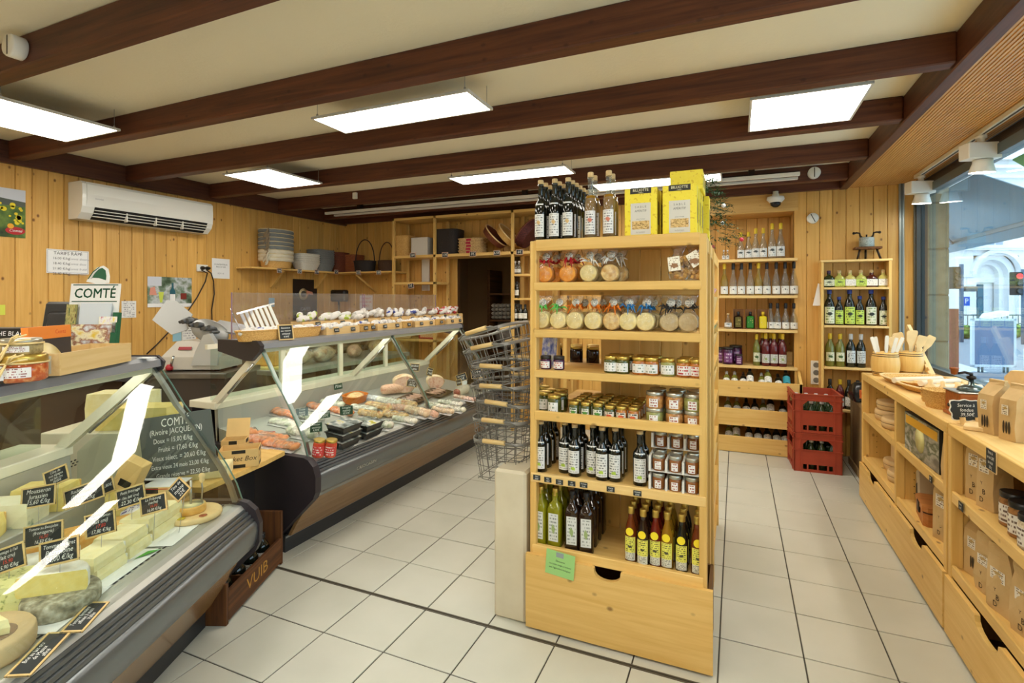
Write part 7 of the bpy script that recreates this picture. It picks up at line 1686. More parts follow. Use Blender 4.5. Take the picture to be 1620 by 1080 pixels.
# ------------------------------------------------------------------ basket shelf in the corner
bs=thing('corner_shelf','narrow pine shelf across the left wall and back corner carrying baskets','shelf',(WX,0,1.85))
MB().box((0,4.05,-.02),(.24,5.78,-.0008),.002).build('board',PINE_Y,bs);MB().box((.24,5.40,-.02),(1.08,5.78,-.0008),.002).build('board',PINE_X,bs)
for y in (4.5,5.2):MB().prism([(0,0),(.2,0),(.2,-.02),(.02,-.2),(0,-.2)],y,y+.03,Matrix(((1,0,0,0),(0,0,1,0),(0,1,0,-.02),(0,0,0,1)))).build('bracket',PINE_V,bs)
MB().tube([(.55,5.77,-.26),(.45,5.48,-.03)],.014,6).build('bracket',PINE_V,bs)
def stack(name,label,u,z,w,d,h,mt,n,step,group,flare=1.25,rnd=False,x=None,y=None,rz=0,rims=None):
 for k in range(n):
  basket(name,'%s, %s from the bottom of its stack'%(label,ORD[k]) if n>1 else label,(x,y,z+k*step),w,d,h,mt[k] if isinstance(mt,list) else mt,flare,rz,group,rnd,rim=(rims[k] if rims else None),th=.0035)
CLOTHG=mat('grey_cloth',(120,124,124),.85,var=.1);CLOTHW=mat('cream_cloth',(220,212,190),.85,var=.08)
xs_=WX+.14
def YL(u): return at_x(u,415,xs_).y
def lined(label,k,c,rx,m,tie):
 t=thing('lined_basket',label,'basket',c,0,'cloth-lined baskets in the tall stack');basket_shell(rx*1.7,rx*2.3,.11,1.15,n=24,rnd=True).build('woven_body',WICK,t)
 n=28;rg=[[(rx*1.0*q*math.cos(2*PI*i/n),rx*1.35*q*math.sin(2*PI*i/n),z+.003*(i%2)) for i in range(n)] for q,z in ((.96,.112),(1.02,.118),(1.07,.105),(1.06,.09),(1.0,.076))]
 MB().loft(rg,True,False).build('cloth_lining',m,t);MB().tube([(rx*1.03*math.cos(2*PI*i/n),rx*1.39*math.sin(2*PI*i/n),.119) for i in range(n)],.005,5,True).build('piping',mat('cream_piping',(214,200,160),.8),t)
 mm=MB();rnd=random.Random(k)
 for i in range(7):mm.tube([(rx*.6,-rx*1.25,.08),(rx*.6+rnd.uniform(.0,.05),-rx*1.45,.08+rnd.uniform(-.03,.04)),(rx*.6+rnd.uniform(-.03,.05),-rx*1.6,.05+rnd.uniform(-.05,.04))],.006,5)
 mm.build('tied_bow',tie,t)
yst=YL(437)
for k in range(8):
 m=CLOTHW if k<3 else CLOTHG
 lined('%s-lined oval basket, %s from the bottom of the tall stack'%(('cream','grey')[k>=3],ORD[k]),k,(xs_-.0,yst,1.85+k*.047-(.008 if k else 0)),.150,m,CLOTHW if k<3 else mat('tan_tie',(150,134,110),.8))
stack('bread_basket','white square bread basket on the corner shelf',0,1.85,.17,.24,.09,WICKW,5,.026,'white bread baskets',1.35,False,xs_+.0,YL(484))
stack('bread_basket','grey square bread basket on the corner shelf',0,1.85,.18,.26,.10,WICKG,7,.028,'grey bread baskets',1.3,False,xs_-.03,YL(505)+.06)
stack('bread_basket','brown-red woven basket on the corner shelf',0,1.85,.17,.24,.10,WICKR,7,.027,'brown-red baskets',1.25,True,xs_-.03,YL(530)+.12)
stack('slatted_basket','red-orange slatted basket in the corner',0,1.85,.19,.2,.09,noisy('red_slat_wicker',[(.35,(110,50,26)),(.65,(176,104,60))],120,2,.7,stretch=(1,1,3),bump=.5),5,.036,'slatted baskets',1.15,False,at_y(553,415,5.6).x+.03,5.66)
basket('handled_basket','black basket with a tall hoop handle on the corner shelf',(at_y(575,415,5.52).x,5.55,1.85),.27,.22,.14,WICKD,1.15,0,None,True,.29)
basket('handled_basket','dark brown basket with hoop handle next to the shelf unit',(at_y(609,415,5.58).x+.0,5.62,1.85),.22,.2,.14,noisy('dark_brown_wicker',[(.35,(54,36,24)),(.65,(92,64,42))],160,2,.7,bump=.5),1.1,0,None,True,.25)
def hang_tag(u,v,yp,txt,label,w=.07,h=.055,group='price tags on the basket shelves',red=True,x=None,tilt=0):
 if x is not None:p=at_x(u,v,x);M=MX((x,p.y,p.z),(0,1,0),(0,0,1))
 else:p=at_y(u,v,yp);M=MX((p.x,yp,p.z),(1,0,tilt),(-tilt,0,1))
 t=thing('price_tag',label,'price tag',M=M,group=group);MB().box((-w/2,-h/2,-.001),(w/2,h/2,.001)).build('board',WPAPER if 0 else mat('pink_frame',(226,190,170),.6),t);MB().box((-w*.43,-h*.41,.001),(w*.43,h*.41,.002)).build('slate',SLATE,t);text(t,txt,TR(0,0,.0026),h*.75,CHALK,shear=.1,width=.9)
for k,(u,v,s) in enumerate(((442,428,'14€'),(474,429,'3,5€'),(501,430,'6,5€'),(532,430,'7,2€'))):hang_tag(u,v,0,s,'price tag on the left wall part of the corner shelf, %s from left'%ORD[k],x=WX+.245)
for k,(u,v,s) in enumerate(((567,431,'22€'),(599,431,'18€'))):hang_tag(u,v,5.392,s,'price tag on the back wall part of the corner shelf, %s from left'%ORD[k])
# scale and notices under it
q=at_y(544,470,YB-.15);t=thing('weighing_scale','dark scale display on a thin post behind the clear screen','scale',(q.x,YB-.25,.92));MB().cyl((0,0,0),(0,0,q.z-.96),.012,8).build('post',CHROME,t);MB().box((-.13,-.04,q.z-.98),(.13,.06,q.z-.82),.02).build('display',BLACK,t);MB().box((-.15,-.15,0),(.15,.15,.05),.01).build('base',BLACK,t)
o=MB().box((-.3,-.3,0),(.4,.2,.92),.004).build('low_cupboard',MC['cupboard_brown']);o.location=(q.x+.26,YB-.25,0);tag(o,'low brown cupboard in the back left corner carrying the scale','cupboard')
q0,q1=at_y(566,466,YB-.02),at_y(593,491,YB-.02);t=thing('paper_notice','white notice with red lettering on the back wall','notice',M=MX(((q0.x+q1.x)/2,YB-.022,(q0.z+q1.z)/2),(1,0,0),(0,0,1)));MB().box((-.11,-.10,0),(.11,.10,.002)).build('sheet',WPAPER,t)
for i,s in enumerate(('PAIEMENT','CB MINI 10€','MERCI')):text(t,s,TR(0,.055-i*.05,.003),.035,REDCH)
# ------------------------------------------------------------------ pine shelf unit in front of the doorway
SY=5.40
X0,X1,X2=at_y(620,400,SY).x,at_y(685,400,SY).x,at_y(808,400,SY).x;X3=X2+.62;zt_=at_y(700,340,SY).z;z1_=at_y(690,402,SY).z;z2_=at_y(650,446,SY).z
su=thing('shelf_unit','tall pine shelf unit with baskets framing the rear doorway','shelf',(X0,SY,0));D_=.34
def sp_(n,a,b,m): return MB().box((a[0]-X0,a[1],a[2]),(b[0]-X0,b[1],b[2]),.002).build(n,m,su)
for x in (X0,X1,X2,X3):
 sp_('post',(x,0,0),(x+.035,.03,zt_),PINE_V);sp_('post',(x,D_-.03,0),(x+.035,D_,zt_),PINE_V)
sp_('top_board',(X0,0,zt_-.03),(X3+.035,D_,zt_),PINE_X);sp_('shelf_board',(X0+.035,0,z1_-.035),(X3,D_,z1_-.0008),PINE_X);sp_('shelf_board',(X0+.035,0,z2_-.03),(X1+.035,D_,z2_),PINE_X);sp_('shelf_board',(X0+.035,0,.97),(X1+.035,D_,.999),PINE_X)
for v in (433,471,508):z=at_y(820,v,SY).z;sp_('shelf_board',(X2+.035,0,z-.025),(X3,D_,z-.0008),PINE_X)
def Xs(u,y=SY+.15): return at_y(u,400,y).x
basket('laundry_basket','tall pale wicker basket in the top left bay of the shelf unit',(Xs(640),SY+.16,z1_),.22,.22,.25,WICK,1.2)
o=MB().box((-.12,-.1,0),(.12,.1,.22),.002).build('white_carton',mat('white_carton',(214,208,198),.7));o.location=(Xs(671),SY+.14,z1_);tag(o,'plain white carton beside the pale wicker basket','box')
t=thing('soft_basket','large black soft woven basket in the top middle bay','basket',(Xs(709),SY+.17,z1_),.05);m=MB();basket_shell(.30,.25,.30,1.15,n=24).build('woven_body',WICKD,t)
for k in range(5):
 o=basket('woven_tray','cream woven tray with red ribbon, %s from the bottom of the stack'%ORD[k],(Xs(747),SY+.16,z1_+k*.036),.30,.2,.032,noisy('straw_wicker',[(.35,(170,130,80)),(.65,(226,196,140))],120,2,.7),1.1,.03*(-1)**k,'stacked red-ribboned trays');MB().box((-.03,-.113,.0),(.03,-.108,.03)).build('red_ribbon',mat('magenta_ribbon',(176,30,60),.6),o)
for k,(u,ti,l) in enumerate(((778,.85,'left'),(799,.85,'right'))):
 t=thing('round_basket','round striped basket leaning on edge in the middle bay, %s one'%l,'basket',M=TR(Xs(u),SY+.17,z1_+.165)@Matrix.Rotation(ti,4,'Y'),group='leaning round baskets');basket_shell(.30,.30,.07,1.15,n=24,rnd=True).build('woven_body',WICKR if k==0 else WICK,t);MB().tube([(.172*math.cos(2*PI*i/24),.172*math.sin(2*PI*i/24),.073) for i in range(24)],.008,6,True).build('rim',PALEW,t)
t=thing('round_basket','dark red round basket leaning in the right bay of the shelf unit','basket',M=TR(Xs(840),SY+.17,z1_+.17)@Matrix.Rotation(-.9,4,'Y'));basket_shell(.32,.30,.09,1.15,n=24,rnd=True).build('woven_body',noisy('maroon_wicker',[(.35,(50,20,22)),(.65,(104,46,44))],120,2,.7),t);MB().tube([(.184*math.cos(2*PI*i/24),.172*math.sin(2*PI*i/24),.093) for i in range(24)],.008,6,True).build('rim',WICKR,t)
for k,(u,v,s) in enumerate(((653,403.5,'26€'),(704,403,'13€'),(748,401.5,'8€'),(786,400,'6,5€'),(822,398.5,'6€'),(650,452,'3€'))):
 hang_tag(u,v,SY-.006,s,'price tag on the pine shelf unit, %s'%(('%s from left along the upper board'%ORD[k]) if k<5 else 'on the lower left board'),.085,.06,tilt=0 if k<5 else.15)
o=MB().box((-.008,-.0,0),(.10,.02,.40),.002).build('display_board',mat('white_carton',(0,0,0)));o.location=(Xs(668,SY+.25),SY+.25,1.6);tag(o,'narrow white board standing in the second left bay','board')
for k,(u,m,l) in enumerate(((636,PALEW,'wood-framed'),(674,mat('red_frame',(176,60,44),.6),'red-framed'))):
 t=thing('straw_tray','%s woven tray standing upright behind the sausages'%l,'tray',M=MX((Xs(u+6),SY+.1,1.0),(1,0,0),(0,.2,1)));MB().box((-.11,.0,0),(.11,.36,.01)).build('woven_panel',noisy('straw_wicker',[(0,(0,0,0)),(1,(0,0,0))]),t);f=MB()
 f.box((-.12,0,-.005),(-.105,.37,.02)).box((.105,0,-.005),(.12,.37,.02)).box((-.12,.355,-.005),(.12,.37,.02)).box((-.12,0,-.005),(.12,.015,.02)).build('frame',m,t)
bs_=proto(bottle('small_bottle','','bottle',[(.03,0),(.032,.004),(.032,.10),(.026,.125),(.013,.15),(.013,.18)],G_DARK,(.014,.16,.19,CAPK),(.03,.09,1.0,LB_PLAIN)))
for v,us in ((471,(818,)),(508,(816,824,831))):
 z=at_y(820,v,SY).z
 for k,u in enumerate(us):dup(bs_,'small dark bottle in the right bay of the shelf unit, %s shelf, %s from left'%('upper' if v==471 else 'lower',ORD[k]),(at_y(u,450,SY+.08).x,SY+.08,z),0,group='small dark bottles in the shelf unit')
bc_=proto(bottle('small_bottle','','bottle',[(.03,0),(.032,.004),(.032,.07),(.02,.10),(.013,.12),(.013,.14)],G_CLEAR,(.014,.13,.15,CAPW),(.02,.06,1.0,LB_PLAIN)))
z=at_y(820,433,SY).z
for k,u in enumerate((815,821)):dup(bc_,'small clear bottle in the narrow right bay, %s of two'%('left','right')[k],(at_y(u,430,SY+.08).x,SY+.08,z),0,group='small clear bottles in the shelf unit')
# back room shelves glimpsed through the doorway
rs=thing('storage_rack','dark storage rack with egg cartons in the back room','rack',(DX0+.3,6.55,0))
for z in (.75,1.18,1.55):MB().box((-.25,0,z),(.95,.40,z+.024)).build('shelf_board',OLDWOOD,rs)
for x in (-.25,.91):MB().box((x,0,0),(x+.04,.4,1.9)).build('upright',OLDWOOD,rs)
EGG=mat('egg_carton',(176,168,156),.8,var=.1)
n_=0
for r in range(4):
 for c in range(3):
  m=MB()
  for i in range(5):m.blob((-.12+i*.06,.0,.03),(.03,.1,.03),8,4)
  o=m.build('egg_carton',EGG);o.location=(DX0+.22+c*.32,6.68,1.205+r*.055);tag(o,'grey egg carton on the storage rack, %s column, %s from the bottom'%(ORD[c],ORD[r]),'egg carton','egg cartons in the back room')
for k in range(3):
 for r in range(2):o=MB().box((-.06,-.08,0),(.06,.08,.07),.003).build('small_carton',mat('small_carton_grey',(186,170,150),.7));o.location=(DX0+.5+k*.17,6.7,1.577+r*.072);tag(o,'small carton on the top board of the storage rack, %s column, %s'%(ORD[k],('lower','upper')[r]),'box','small cartons in the back room')
o=MB().box((-.18,-.12,0),(.18,.12,.26),.004).build('cardboard_carton',KR);o.location=(DX0+.85,6.72,.775);tag(o,'brown cardboard carton low on the storage rack','box')
o=MB().blob((0,0,.22),(.2,.15,.22),12,8,.15,seed=4).build('plastic_bag',mat('grey_bag',(140,130,120),.5,var=.2));o.location=(DX0+.3,6.72,.775);tag(o,'bulging grey bag low on the storage rack','bag')
# ------------------------------------------------------------------ bottle shelves in the alcove
AY=5.72
al=thing('alcove_shelf','pine bottle shelf with slanted wine bins in the wall alcove','shelf',(AX0+.02,AY,0))
axr=at_y(1262,440,AY).x
zs=[at_y(1200,v,AY).z for v in (409,467,521,579)]
for k,z in enumerate(zs):MB().box((0,0,z-.028),(axr-AX0-.02,.40,z-.0008),.002).build('shelf_board',LIGHT_X,al)
for x in (0,axr-AX0-.045):MB().box((x,.02,0),(x+.025,.42,zs[-1]-.03)).build('side_panel',PINE_V,al)
BYF=5.52
bxr=at_y(1270,650,BYF).x
bin_z=[]
for k,(v0,v1) in enumerate(((604,630),(648.5,676),(693,719))):
 za,zb2=at_y(1200,v0,BYF).z,at_y(1200,v1,BYF).z;bin_z.append((za,zb2))
 MB().box((0,BYF-AY,max(zb2,.004)),(bxr-AX0-.02,BYF-AY+.02,za),.003).build('bin_front',PINE_X,al)
 m=MB();m.add([(0,BYF-AY+.02,max(zb2,.004)),(bxr-AX0-.02,BYF-AY+.02,max(zb2,.004)),(bxr-AX0-.02,.40,zb2+.16),(0,.40,zb2+.16)],[(0,1,2,3)]).build('bin_floor',PINE_X,al)
for s in (0,bxr-AX0-.045):MB().prism([(BYF-AY,0.004),(.2,.004),(.2,zs[-1]-.03),(.02,zs[-1]-.03),(BYF-AY,bin_z[0][0])],s,s+.025,Matrix(((0,0,1,0),(1,0,0,0),(0,1,0,0),(0,0,0,1)))).build('side_cheek',PINE_V,al)
# prototypes
P_SP=[(.030,0),(.034,.004),(.034,.10),(.028,.125),(.014,.165),(.012,.19),(.012,.235),(.014,.238)]
sp_y=proto(bottle('spirit_bottle','','bottle',P_SP,G_CLEAR,(.0145,.205,.248,CAPY),(.015,.085,1.1,LB_SPIRIT),n=12));sp_k=proto(bottle('spirit_bottle','','bottle',P_SP,G_CLEAR,(.0145,.20,.25,CAPK),(.012,.07,1.1,LB_HEART),n=12))
sp_a=proto(bottle('spirit_bottle','','bottle',P_SP,mat('pale_gold_glass',(170,140,60),.06,spec=.7,trans=.4),(.0145,.205,.248,CAPY),(.012,.07,1.1,LB_HEART),n=12));mini=proto(bottle('miniature_bottle','','bottle',[(r*.5,z*.42) for r,z in P_SP],G_CLEAR,(.008,.088,.104,CAPW),(.008,.045,1.1,LB_SPIRIT),n=8))
flask=proto(bottle('flask_bottle','','bottle',[(.012,0),(.042,.004),(.036,.06),(.018,.10),(.012,.12),(.012,.14)],G_CLEAR,(.014,.14,.155,CORK),(.02,.06,.9,LB_SPIRIT),n=12))
P_W=[(.034,0),(.0375,.005),(.0375,.175),(.03,.205),(.0145,.235),(.0135,.285),(.0155,.288),(.0155,.298)]
wy=proto(bottle('wine_bottle','','bottle',P_W,G_WHITEW,(.0165,.25,.302,CAPY),(.05,.13,1.0,LB_FIR),n=12));wr=proto(bottle('wine_bottle','','bottle',P_W,G_ROSE,(.0165,.25,.302,CAPY),(.03,.11,1.0,LB_OLV),n=12));wk=proto(bottle('wine_bottle','','bottle',P_W,G_WINE,(.0165,.25,.302,CAPW),(.04,.15,1.0,LB_FACE),n=12))
wg=proto(bottle('wine_bottle','','bottle',[(r*.8,z*.8) for r,z in P_W],G_WHITEW,(.0135,.20,.242,CAPY),(.03,.10,1.0,LB_FIR),n=12));wd2=proto(bottle('wine_bottle','','bottle',[(r*.8,z*.85) for r,z in P_W],G_GREEN,(.0135,.21,.257,CAPK),(.03,.11,1.0,LB_OLV),n=12))
yb2=AY+.07
def arow(pr,us,z,lab,group,y=None,s=1.0,first=0):
 y=y or yb2
 for k,u in enumerate(us):dup(pr,lab%ORD[first+k],M=TR(at_y(u,450,y).x,y,z)@Matrix.Diagonal((s**.4,s**.4,s,1)),group=group)
arow(mini,(1145,1151),zs[0],'miniature bottle on the top alcove shelf, %s from left','miniature spirit bottles')
arow(sp_y,(1172,1184),zs[0],'short clear spirit bottle with yellow cap, top alcove shelf, %s from left','yellow-capped spirit bottles',s=1.12);arow(sp_y,(1195.5,1207.5),zs[0],'medium clear spirit bottle with yellow cap, top alcove shelf, %s from left','yellow-capped spirit bottles',s=1.25,first=2);arow(sp_y,(1221.5,1235),zs[0],'tall clear spirit bottle with yellow cap, top alcove shelf, %s from left','yellow-capped spirit bottles',s=1.42,first=4)
arow(sp_a,(1146,1200),zs[1],'golden spirit bottle on the second alcove shelf, %s from left','golden spirit bottles',s=1.32)
arow(sp_k,(1160,1173,1187,1213,1228,1242,1256),zs[1],'clear spirit bottle with dark cap on the second alcove shelf, %s from left','dark-capped spirit bottles',s=1.32)
arow(sp_k,(1219,1230,1243,1256),zs[2],'clear spirit bottle with dark cap on the third alcove shelf, %s from left','dark-capped spirit bottles',s=1.05)
arow(flask,(1152,),zs[2],'conical clear flask on the third alcove shelf, %s','flasks')
BXT=wood('gift_box_wood',(150,104,58),(120,78,40),2,knots=0,rnd=.05)
for k,(u,c,cap,l) in enumerate(((1168,(92,84,26),CAPK,'olive'),(1187,(40,120,40),CAPK,'green'),(1207,(226,204,40),CAPY,'yellow'))):
 x=at_y(u,480,yb2).x;t=thing('gift_boxed_bottle','square %s liqueur bottle in an open wooden gift box'%l,'bottle',(x,yb2,zs[2]),0,'gift-boxed liqueurs')
 f=MB().box((-.05,.035,0),(.05,.04,.20)).box((-.05,-.04,0),(-.045,.035,.20)).box((.045,-.04,0),(.05,.035,.20)).box((-.05,-.04,0),(.05,.04,.005)).build('wooden_box',BXT,t)
 MB().box((-.035,-.03,.006),(.035,.03,.13),.008).build('glass_body',G_BROWN if k==0 else mat('liqueur_%s'%l,c,.1,spec=.7),t);MB().add([(-.028,-.0305,.018),(.028,-.0305,.018),(.028,-.0305,.118),(-.028,-.0305,.118)],[(0,1,2,3)]).build('label',printed('liqueur_label_%s'%l,c,(220,200,120),5,4,thr=.62),t);MB().cyl((0,0,.13),(0,0,.175),.014,10).build('cap',cap,t)
# fourth shelf
pj=jar('',mat('dark_lid',(0,0,0)),F_PURP,r=.045,h=.14,lab=printed('berry_label',(120,60,120),(220,200,220),3,5),la=.7);protos.append(pj)
for k,(u,dy,s) in enumerate(((1152,0,1.3),(1164,.10,1.4),(1169,-.02,.8),(1142,.10,1.2))):dup(pj,'purple berry jar on the fourth alcove shelf, %s from left'%ORD[k],M=TR(at_y(u,560,yb2+dy).x,yb2+dy,zs[3])@Matrix.Diagonal((s,s,s,1)),group='purple berry jars')
arow(wg,(1197,),zs[3],'yellow-green bottle on the fourth alcove shelf, %s from left','small wines',s=1.3);arow(wr,(1211.5,1224.5,1238),zs[3],'rosé bottle with yellow capsule on the fourth alcove shelf, %s from left','rosé bottles',s=1.08);arow(wr,(1206,1219,1234),zs[3],'rosé bottle in the rear row of the fourth alcove shelf, %s from left','rosé bottles',y=yb2+.09,s=1.08)
o=MB().box((-.10,-.05,0),(.10,.05,.13),.003).build('pale_carton',LIGHT_X);o.location=(at_y(1248,560,AY+.25).x,AY+.28,zs[3]);tag(o,'pale wooden carton behind the rosé bottles','box')
# lying bottles in the bins: tops lean back
def binrow(b,us,lab,kinds,up=()):
 za,zb2=bin_z[b]
 for k,u in enumerate(us):
  y=BYF+.055;x=at_y(u,640,y).x;pr=kinds[k%len(kinds)];z0=max(zb2,.0)+(.085 if k not in up else.11)
  dup(pr,lab%ORD[k],M=TR(x,y+(.0 if k not in up else.03),z0)@Matrix.Rotation(-1.1 if k not in up else -.98,4,'X')@Matrix.Scale(.93 if b else.86,4),group='wine bottles lying in the bins')
lw=proto(bottle('wine_bottle','','bottle',P_W,G_WINE,(.0165,.24,.302,CAPK),(.035,.13,1.25,LB_PLAIN),n=12));lw2=proto(bottle('wine_bottle','','bottle',P_W,G_WHITEW,(.0165,.24,.302,CAPW),(.035,.13,1.25,LB_PLAIN),n=12));lt=proto(bottle('wine_bottle','','bottle',P_W,G_WINE,(.0165,.24,.302,CAPK),(.035,.15,1.3,mat('teal_label',(50,150,170),.5)),n=12))
binrow(0,(1149,1162,1176,1187,1206,1216,1233,1246),'wine bottle lying in the top slanted bin, %s from left',(lw2,lw2,lw,lw,lw2,lw2,lw,lt),(3,5,7))
binrow(1,(1151,1166,1181,1195,1209,1220,1240),'wine bottle lying in the middle slanted bin, %s from left',(lw2,lw2,lw,lw,lw2,lw,lw),(5,))
binrow(2,(1153,1165,1185,1200,1215,1230,1244),'wine bottle lying in the lowest slanted bin, %s from left',(lw2,lw2,lw,lw,lw,lw,lw),(1,))
# ------------------------------------------------------------------ wine shelf on the right-hand wall
WY=5.60
wx0,wx1=at_y(1299,500,WY).x,at_y(1411,500,WY).x
ws=thing('wine_shelf','narrow pine wine shelf on the plank wall beside the window','shelf',(wx0,WY,0));ww=wx1-wx0
wz=[at_y(1350,v,WY).z for v in (410,454,515,582)]
wz.append(at_y(1350,650,WY).z)
for x in (0,ww-.022):MB().box((x,0,.0),(x+.022,.175,wz[0]),.002).build('side_board',PINE_V,ws)
for k,z in enumerate(wz):MB().box((-.004 if k==0 else.022,-.004,z-.02),(ww+.004 if k==0 else ww-.022,.175,z-.0008),.002).build('shelf_board',LIGHT_X,ws)
yw=WY+.085
cal=[proto(bottle('liqueur_flask','','bottle',[(.030,0),(.036,.004),(.036,.07),(.028,.085),(.012,.095),(.012,.115)],g,(.014,.11,.135,c),(.012,.062,1.0,l),square=True)) for g,c,l in ((G_GREEN,CAPR,LB_BIRD),(mat('pale_liqueur',(176,176,90),.08,spec=.7),CORK,LB_GRN),(mat('pale_liqueur2',(190,180,100),.08,spec=.7),CORK,LB_PLAIN),(mat('red_liqueur',(70,26,24),.08,spec=.7),CORK,LB_PLAIN))]
for k,(u,q) in enumerate(((1311,0),(1327.5,1),(1344.5,2),(1361.5,1),(1378.5,3),(1397,2))):dup(cal[q],'square liqueur flask on the top board of the wine shelf, %s from left'%ORD[k],M=TR(at_y(u,440,yw).x,yw,wz[1])@Matrix.Diagonal((1.12,1.12,1.18,1)),group='liqueur flasks on the wine shelf')
P_B=[(.030,0),(.034,.004),(.034,.15),(.028,.178),(.014,.21),(.013,.25),(.015,.252),(.015,.262)]
bb=proto(bottle('blue_capped_bottle','','bottle',P_B,G_DARK,(.016,.24,.27,CAPB),(.012,.14,1.1,LB_BIRD),n=12));bg=proto(bottle('blue_capped_bottle','','bottle',P_B,G_DARK,(.016,.24,.27,CAPB),(.012,.14,1.1,LB_GRN),n=12))
for k,(u,pr,s) in enumerate(((1312,bb,1.05),(1327.5,bg,.85),(1344,bg,1.05),(1360,bg,.87),(1378,bb,1.05),(1397.5,bb,.85))):dup(pr,'%s blue-capped bottle with bird label on the wine shelf, %s from left'%(('tall','short')[s<1],ORD[k]),M=TR(at_y(u,490,yw).x,yw,wz[2])@Matrix.Diagonal((s*1.22,s*1.1,s*1.16,1)),group='bird-labelled bottles')
for k,(u,pr) in enumerate(((1313,wy),(1329,wy),(1346,wk),(1362,wk))):dup(pr,'%s wine bottle on the third board of the wine shelf, %s from left'%(('white','red')[k>1],ORD[k]),M=TR(at_y(u,550,yw).x,yw,wz[3])@Matrix.Diagonal((1.02,1.0,1.02,1)),group='wine bottles on the wine shelf')
for k,u in enumerate((1313,1329,1343,1357)):dup(wr if k==1 else lw,'dark bottle on the lowest board of the wine shelf, %s from left'%ORD[k],M=TR(at_y(u,640,yw).x,yw,wz[4])@Matrix.Diagonal((.92,.92,.9,1)),group='dark bottles on the wine shelf')
q=at_y(1293,470,WY+.02);o=MB().add([(-.03,0,-.10),(.03,0,-.10),(.022,.0,.11),(.012,.0,.11),(-.03,.03,-.10),(.03,.03,-.10),(.022,.02,.11),(.012,.02,.11)],[(0,1,2,3),(4,7,6,5),(0,4,5,1),(1,5,6,2),(2,6,7,3),(3,7,4,0)]).build('hanging_cloth',WPAPER);o.location=(q.x,WY+.06,q.z+.02);tag(o,'white cloth hanging on the left side of the wine shelf','cloth')
# old drum grater on a three-legged stool
gx=at_y(1371,400,WY+.09).x
t=thing('milking_stool','small three-legged wooden stool on top of the wine shelf','stool',(gx,WY+.09,wz[0]));zz=.115
MB().box((-.10,-.06,zz-.022),(.11,.06,zz),.004).build('seat',OLDWOOD,t)
for x,y in ((-.075,-.03),(.095,-.04),(.0,.05)):MB().cyl((x*1.05,y,0),(x*.75,y*.8,zz-.02),.009,8).build('leg',DKI,t)
t=thing('drum_grater','perforated metal drum with two curled iron handles on the stool','grater',(gx-.0,WY+.09,wz[0]+zz))
MB().lathe([(.055,0),(.06,.003),(.06,.085),(.055,.088),(.05,.085),(.05,.01),(0,.01)],20).build('drum',noisy('perforated_metal',[(.0,(90,100,100)),(.3,(150,160,156)),(1,(176,184,180))],130,rough=.4,vor=True),t)
for s in (-1,1):MB().tube([(s*.035,0,.088),(s*.05,0,.105),(s*.055,0,.13),(s*.08,0,.135),(s*.095,0,.13)],.008,6).blob((s*.10,0,.132),(.013,.013,.013),8,5).build('handle',DKI,t)
MB().cyl((0,0,.08),(0,0,.115),.007,8).box((-.05,-.006,.086),(.05,.006,.094)).build('crossbar',DKI,t)
# triple socket
q0,q1=at_y(1284.5,572,YB-.02),at_y(1297.5,606,YB-.02);t=thing('wall_socket','white triple wall socket beside the red crates','socket',M=MX(((q0.x+q1.x)/2,YB-.02,(q0.z+q1.z)/2),(1,0,0),(0,0,1)))
MB().box((-.045,-.115,0),(.045,.115,.012),.004).build('plate',WHITE,t)
for k in (-1,0,1):MB().lathe([(.026,.0125),(.026,.014),(.02,.0135),(0,.0125)],14,TR(0,k*.073,0)).box((-.01,k*.073-.004,.0135),(-.004,k*.073+.004,.0145)).box((.004,k*.073-.004,.0135),(.01,k*.073+.004,.0145)).build('outlet',mat('outlet_grey',(120,118,112),.5),t)
# ------------------------------------------------------------------ red bottle crates
fa,fb=at_z(1256,744,0),at_z(1333,752,0)
RED=mat('red_crate_plastic',(166,66,44),.45,var=.06)
def red_crate(label,z):
 dv=fb-fa;L=dv.length;t=thing('bottle_crate',label,'crate',M=MX((fa.x,fa.y,z),(dv.x,dv.y,0),(-dv.y,dv.x,0)),group='red bottle crates');D,H=.40,.335;th=.012
 f=MB()
 def side(M,W):
  m=MB();c=.07
  # full panel with an upper handle opening and four low slots
  m.box((0,0,0),(W,th,.022),0,M);m.box((0,0,.066),(W,th,.19),0,M);m.box((0,0,.275),(W,th,H),0,M)
  m.box((0,0,.19),(c,th,.275),0,M);m.box((W-c,0,.19),(W,th,.275),0,M)
  xs=[c,c+(W-2*c)*.16,c+(W-2*c)*.5,c+(W-2*c)*.84,W-c]
  m.box((0,0,.022),(c,th,.066),0,M);m.box((W-c,0,.022),(W,th,.066),0,M)
  for x in xs[1:4]:m.box((x-.006,0,.022),(x+.006,th,.066),0,M)
  for x in (c,W-c):
   s=1 if x==c else -1;m.add([(x,0,.275),(x+s*.035,0,.275),(x,0,.24),(x,th,.275),(x+s*.035,th,.275),(x,th,.24)],[(0,1,2),(3,5,4),(1,4,5,2)],M=M)
  for x in (c-.018,W-c+.012):m.box((x,-.006,0),(x+.006,0,H),0,M)
  for z_ in (.185,.282,H-.008):m.box((-.006,-.007,z_),(W+.006,0,z_+.008),0,M)
  return m
 side(Matrix(),L).build('front_wall',RED,t);side(TR(L,D,0,PI),L).build('rear_wall',RED,t)
 side(TR(0,D,0,-PI/2),D).build('side_wall',RED,t);side(TR(L,0,0,PI/2),D).build('side_wall',RED,t)
 MB().box((th,th,0),(L-th,D-th,.012)).build('floor',RED,t)
 return t,L,D
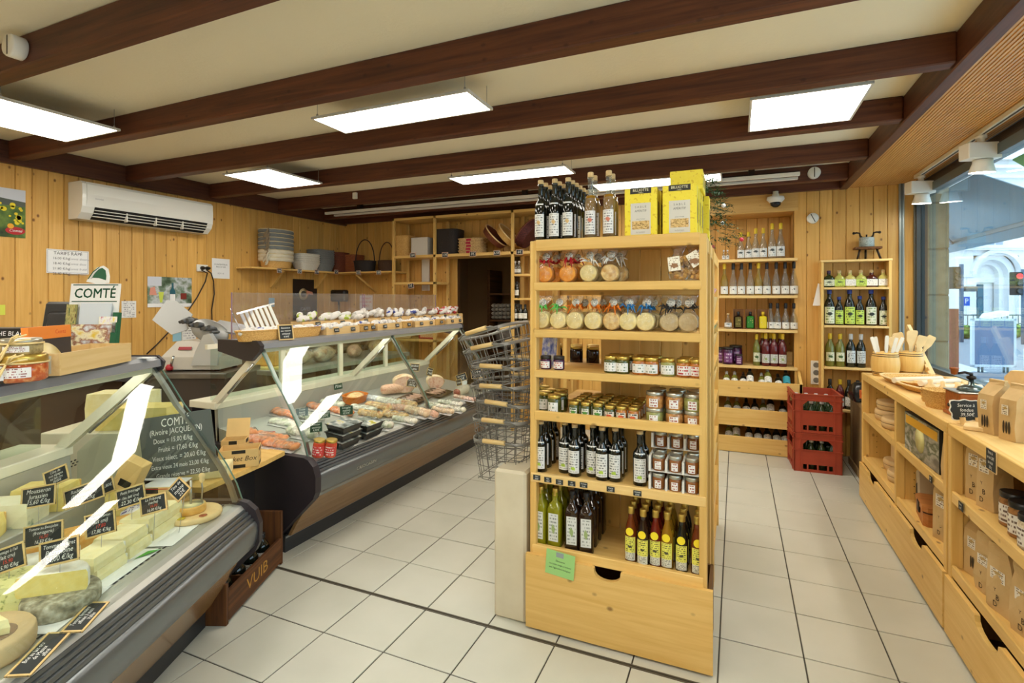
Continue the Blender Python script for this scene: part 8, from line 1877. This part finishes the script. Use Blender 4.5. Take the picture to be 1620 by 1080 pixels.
cb=proto(bottle('crate_bottle','','bottle',P_W,G_GREEN,(.0165,.25,.30,CAPW),None,n=10));cb2=proto(bottle('crate_bottle','','bottle',P_W,G_GREEN,(.0165,.25,.30,CAPW),(.0,.06,1.2,LB_DISC),n=10))
for lv in range(2):
 t,L,D=red_crate('red plastic bottle crate, %s of the stack'%('bottom','top')[lv],lv*.338)
 for i in range(4):
  for j in range(3):
   p=t.matrix_basis@Vector((.062+i*(L-.124)/3,.065+j*.13,.0125));dup(cb,'green bottle in the %s red crate, %s row, %s from left'%(('bottom','top')[lv],ROW[j],ORD[i]),M=TR(*p)@Matrix.Diagonal((1,1,.93,1)),group='green bottles in the red crates')
# ------------------------------------------------------------------ Christmas tree behind the gondola
tx,ty=X_at(1116,GY+1.2),GY+1.2
ct_=thing('christmas_tree','small dark green Christmas tree standing on the end rack behind the yellow boxes','tree',(tx,ty,1.765));rnd=random.Random(9)
MB().cyl((0,0,0),(0,0,.06),.045,14,.055).build('pot',mat('pot_red',(120,40,36),.6),ct_);MB().cyl((0,0,.05),(0,0,.46),.008,8,.004).build('trunk',OLDWOOD,ct_)
m=MB()
for k in range(190):
 z=.06+.42*rnd.random();r=.21*(.60-z)/.5*rnd.uniform(.5,1)+.01;a=rnd.uniform(0,2*PI);c=V(r*math.cos(a),r*math.sin(a),z)
 d=V(math.cos(a),math.sin(a),-.2).normalized()
 for q in range(10):
  e=(d*.02+V(rnd.uniform(-1,1),rnd.uniform(-1,1),rnd.uniform(-1,1))*.02);b=c+d*(.008*q-.05);s=e.cross(V(.3,.2,1)).normalized()*.0042
  m.add([b-s,b+s,b+e],[(0,1,2)])
m.build('needles',noisy('fir_needles',[(.3,(24,56,36)),(.7,(62,108,70))],8,2,.7),ct_,kind='stuff')
for k in range(8):
 z=.09+.04*k;a=k*2.4;r=.20*(.60-z)/.5;MB().blob((0,0,0),(.013,.013,.013),8,5).build('bauble',mat('bauble_%s'%('red','white')[k%2],((200,60,80),(226,226,226))[k%2],.2),ct_).location=(r*math.cos(a),r*math.sin(a),z)
for o in protos:
 try:hide_proto(o)
 except ReferenceError: pass
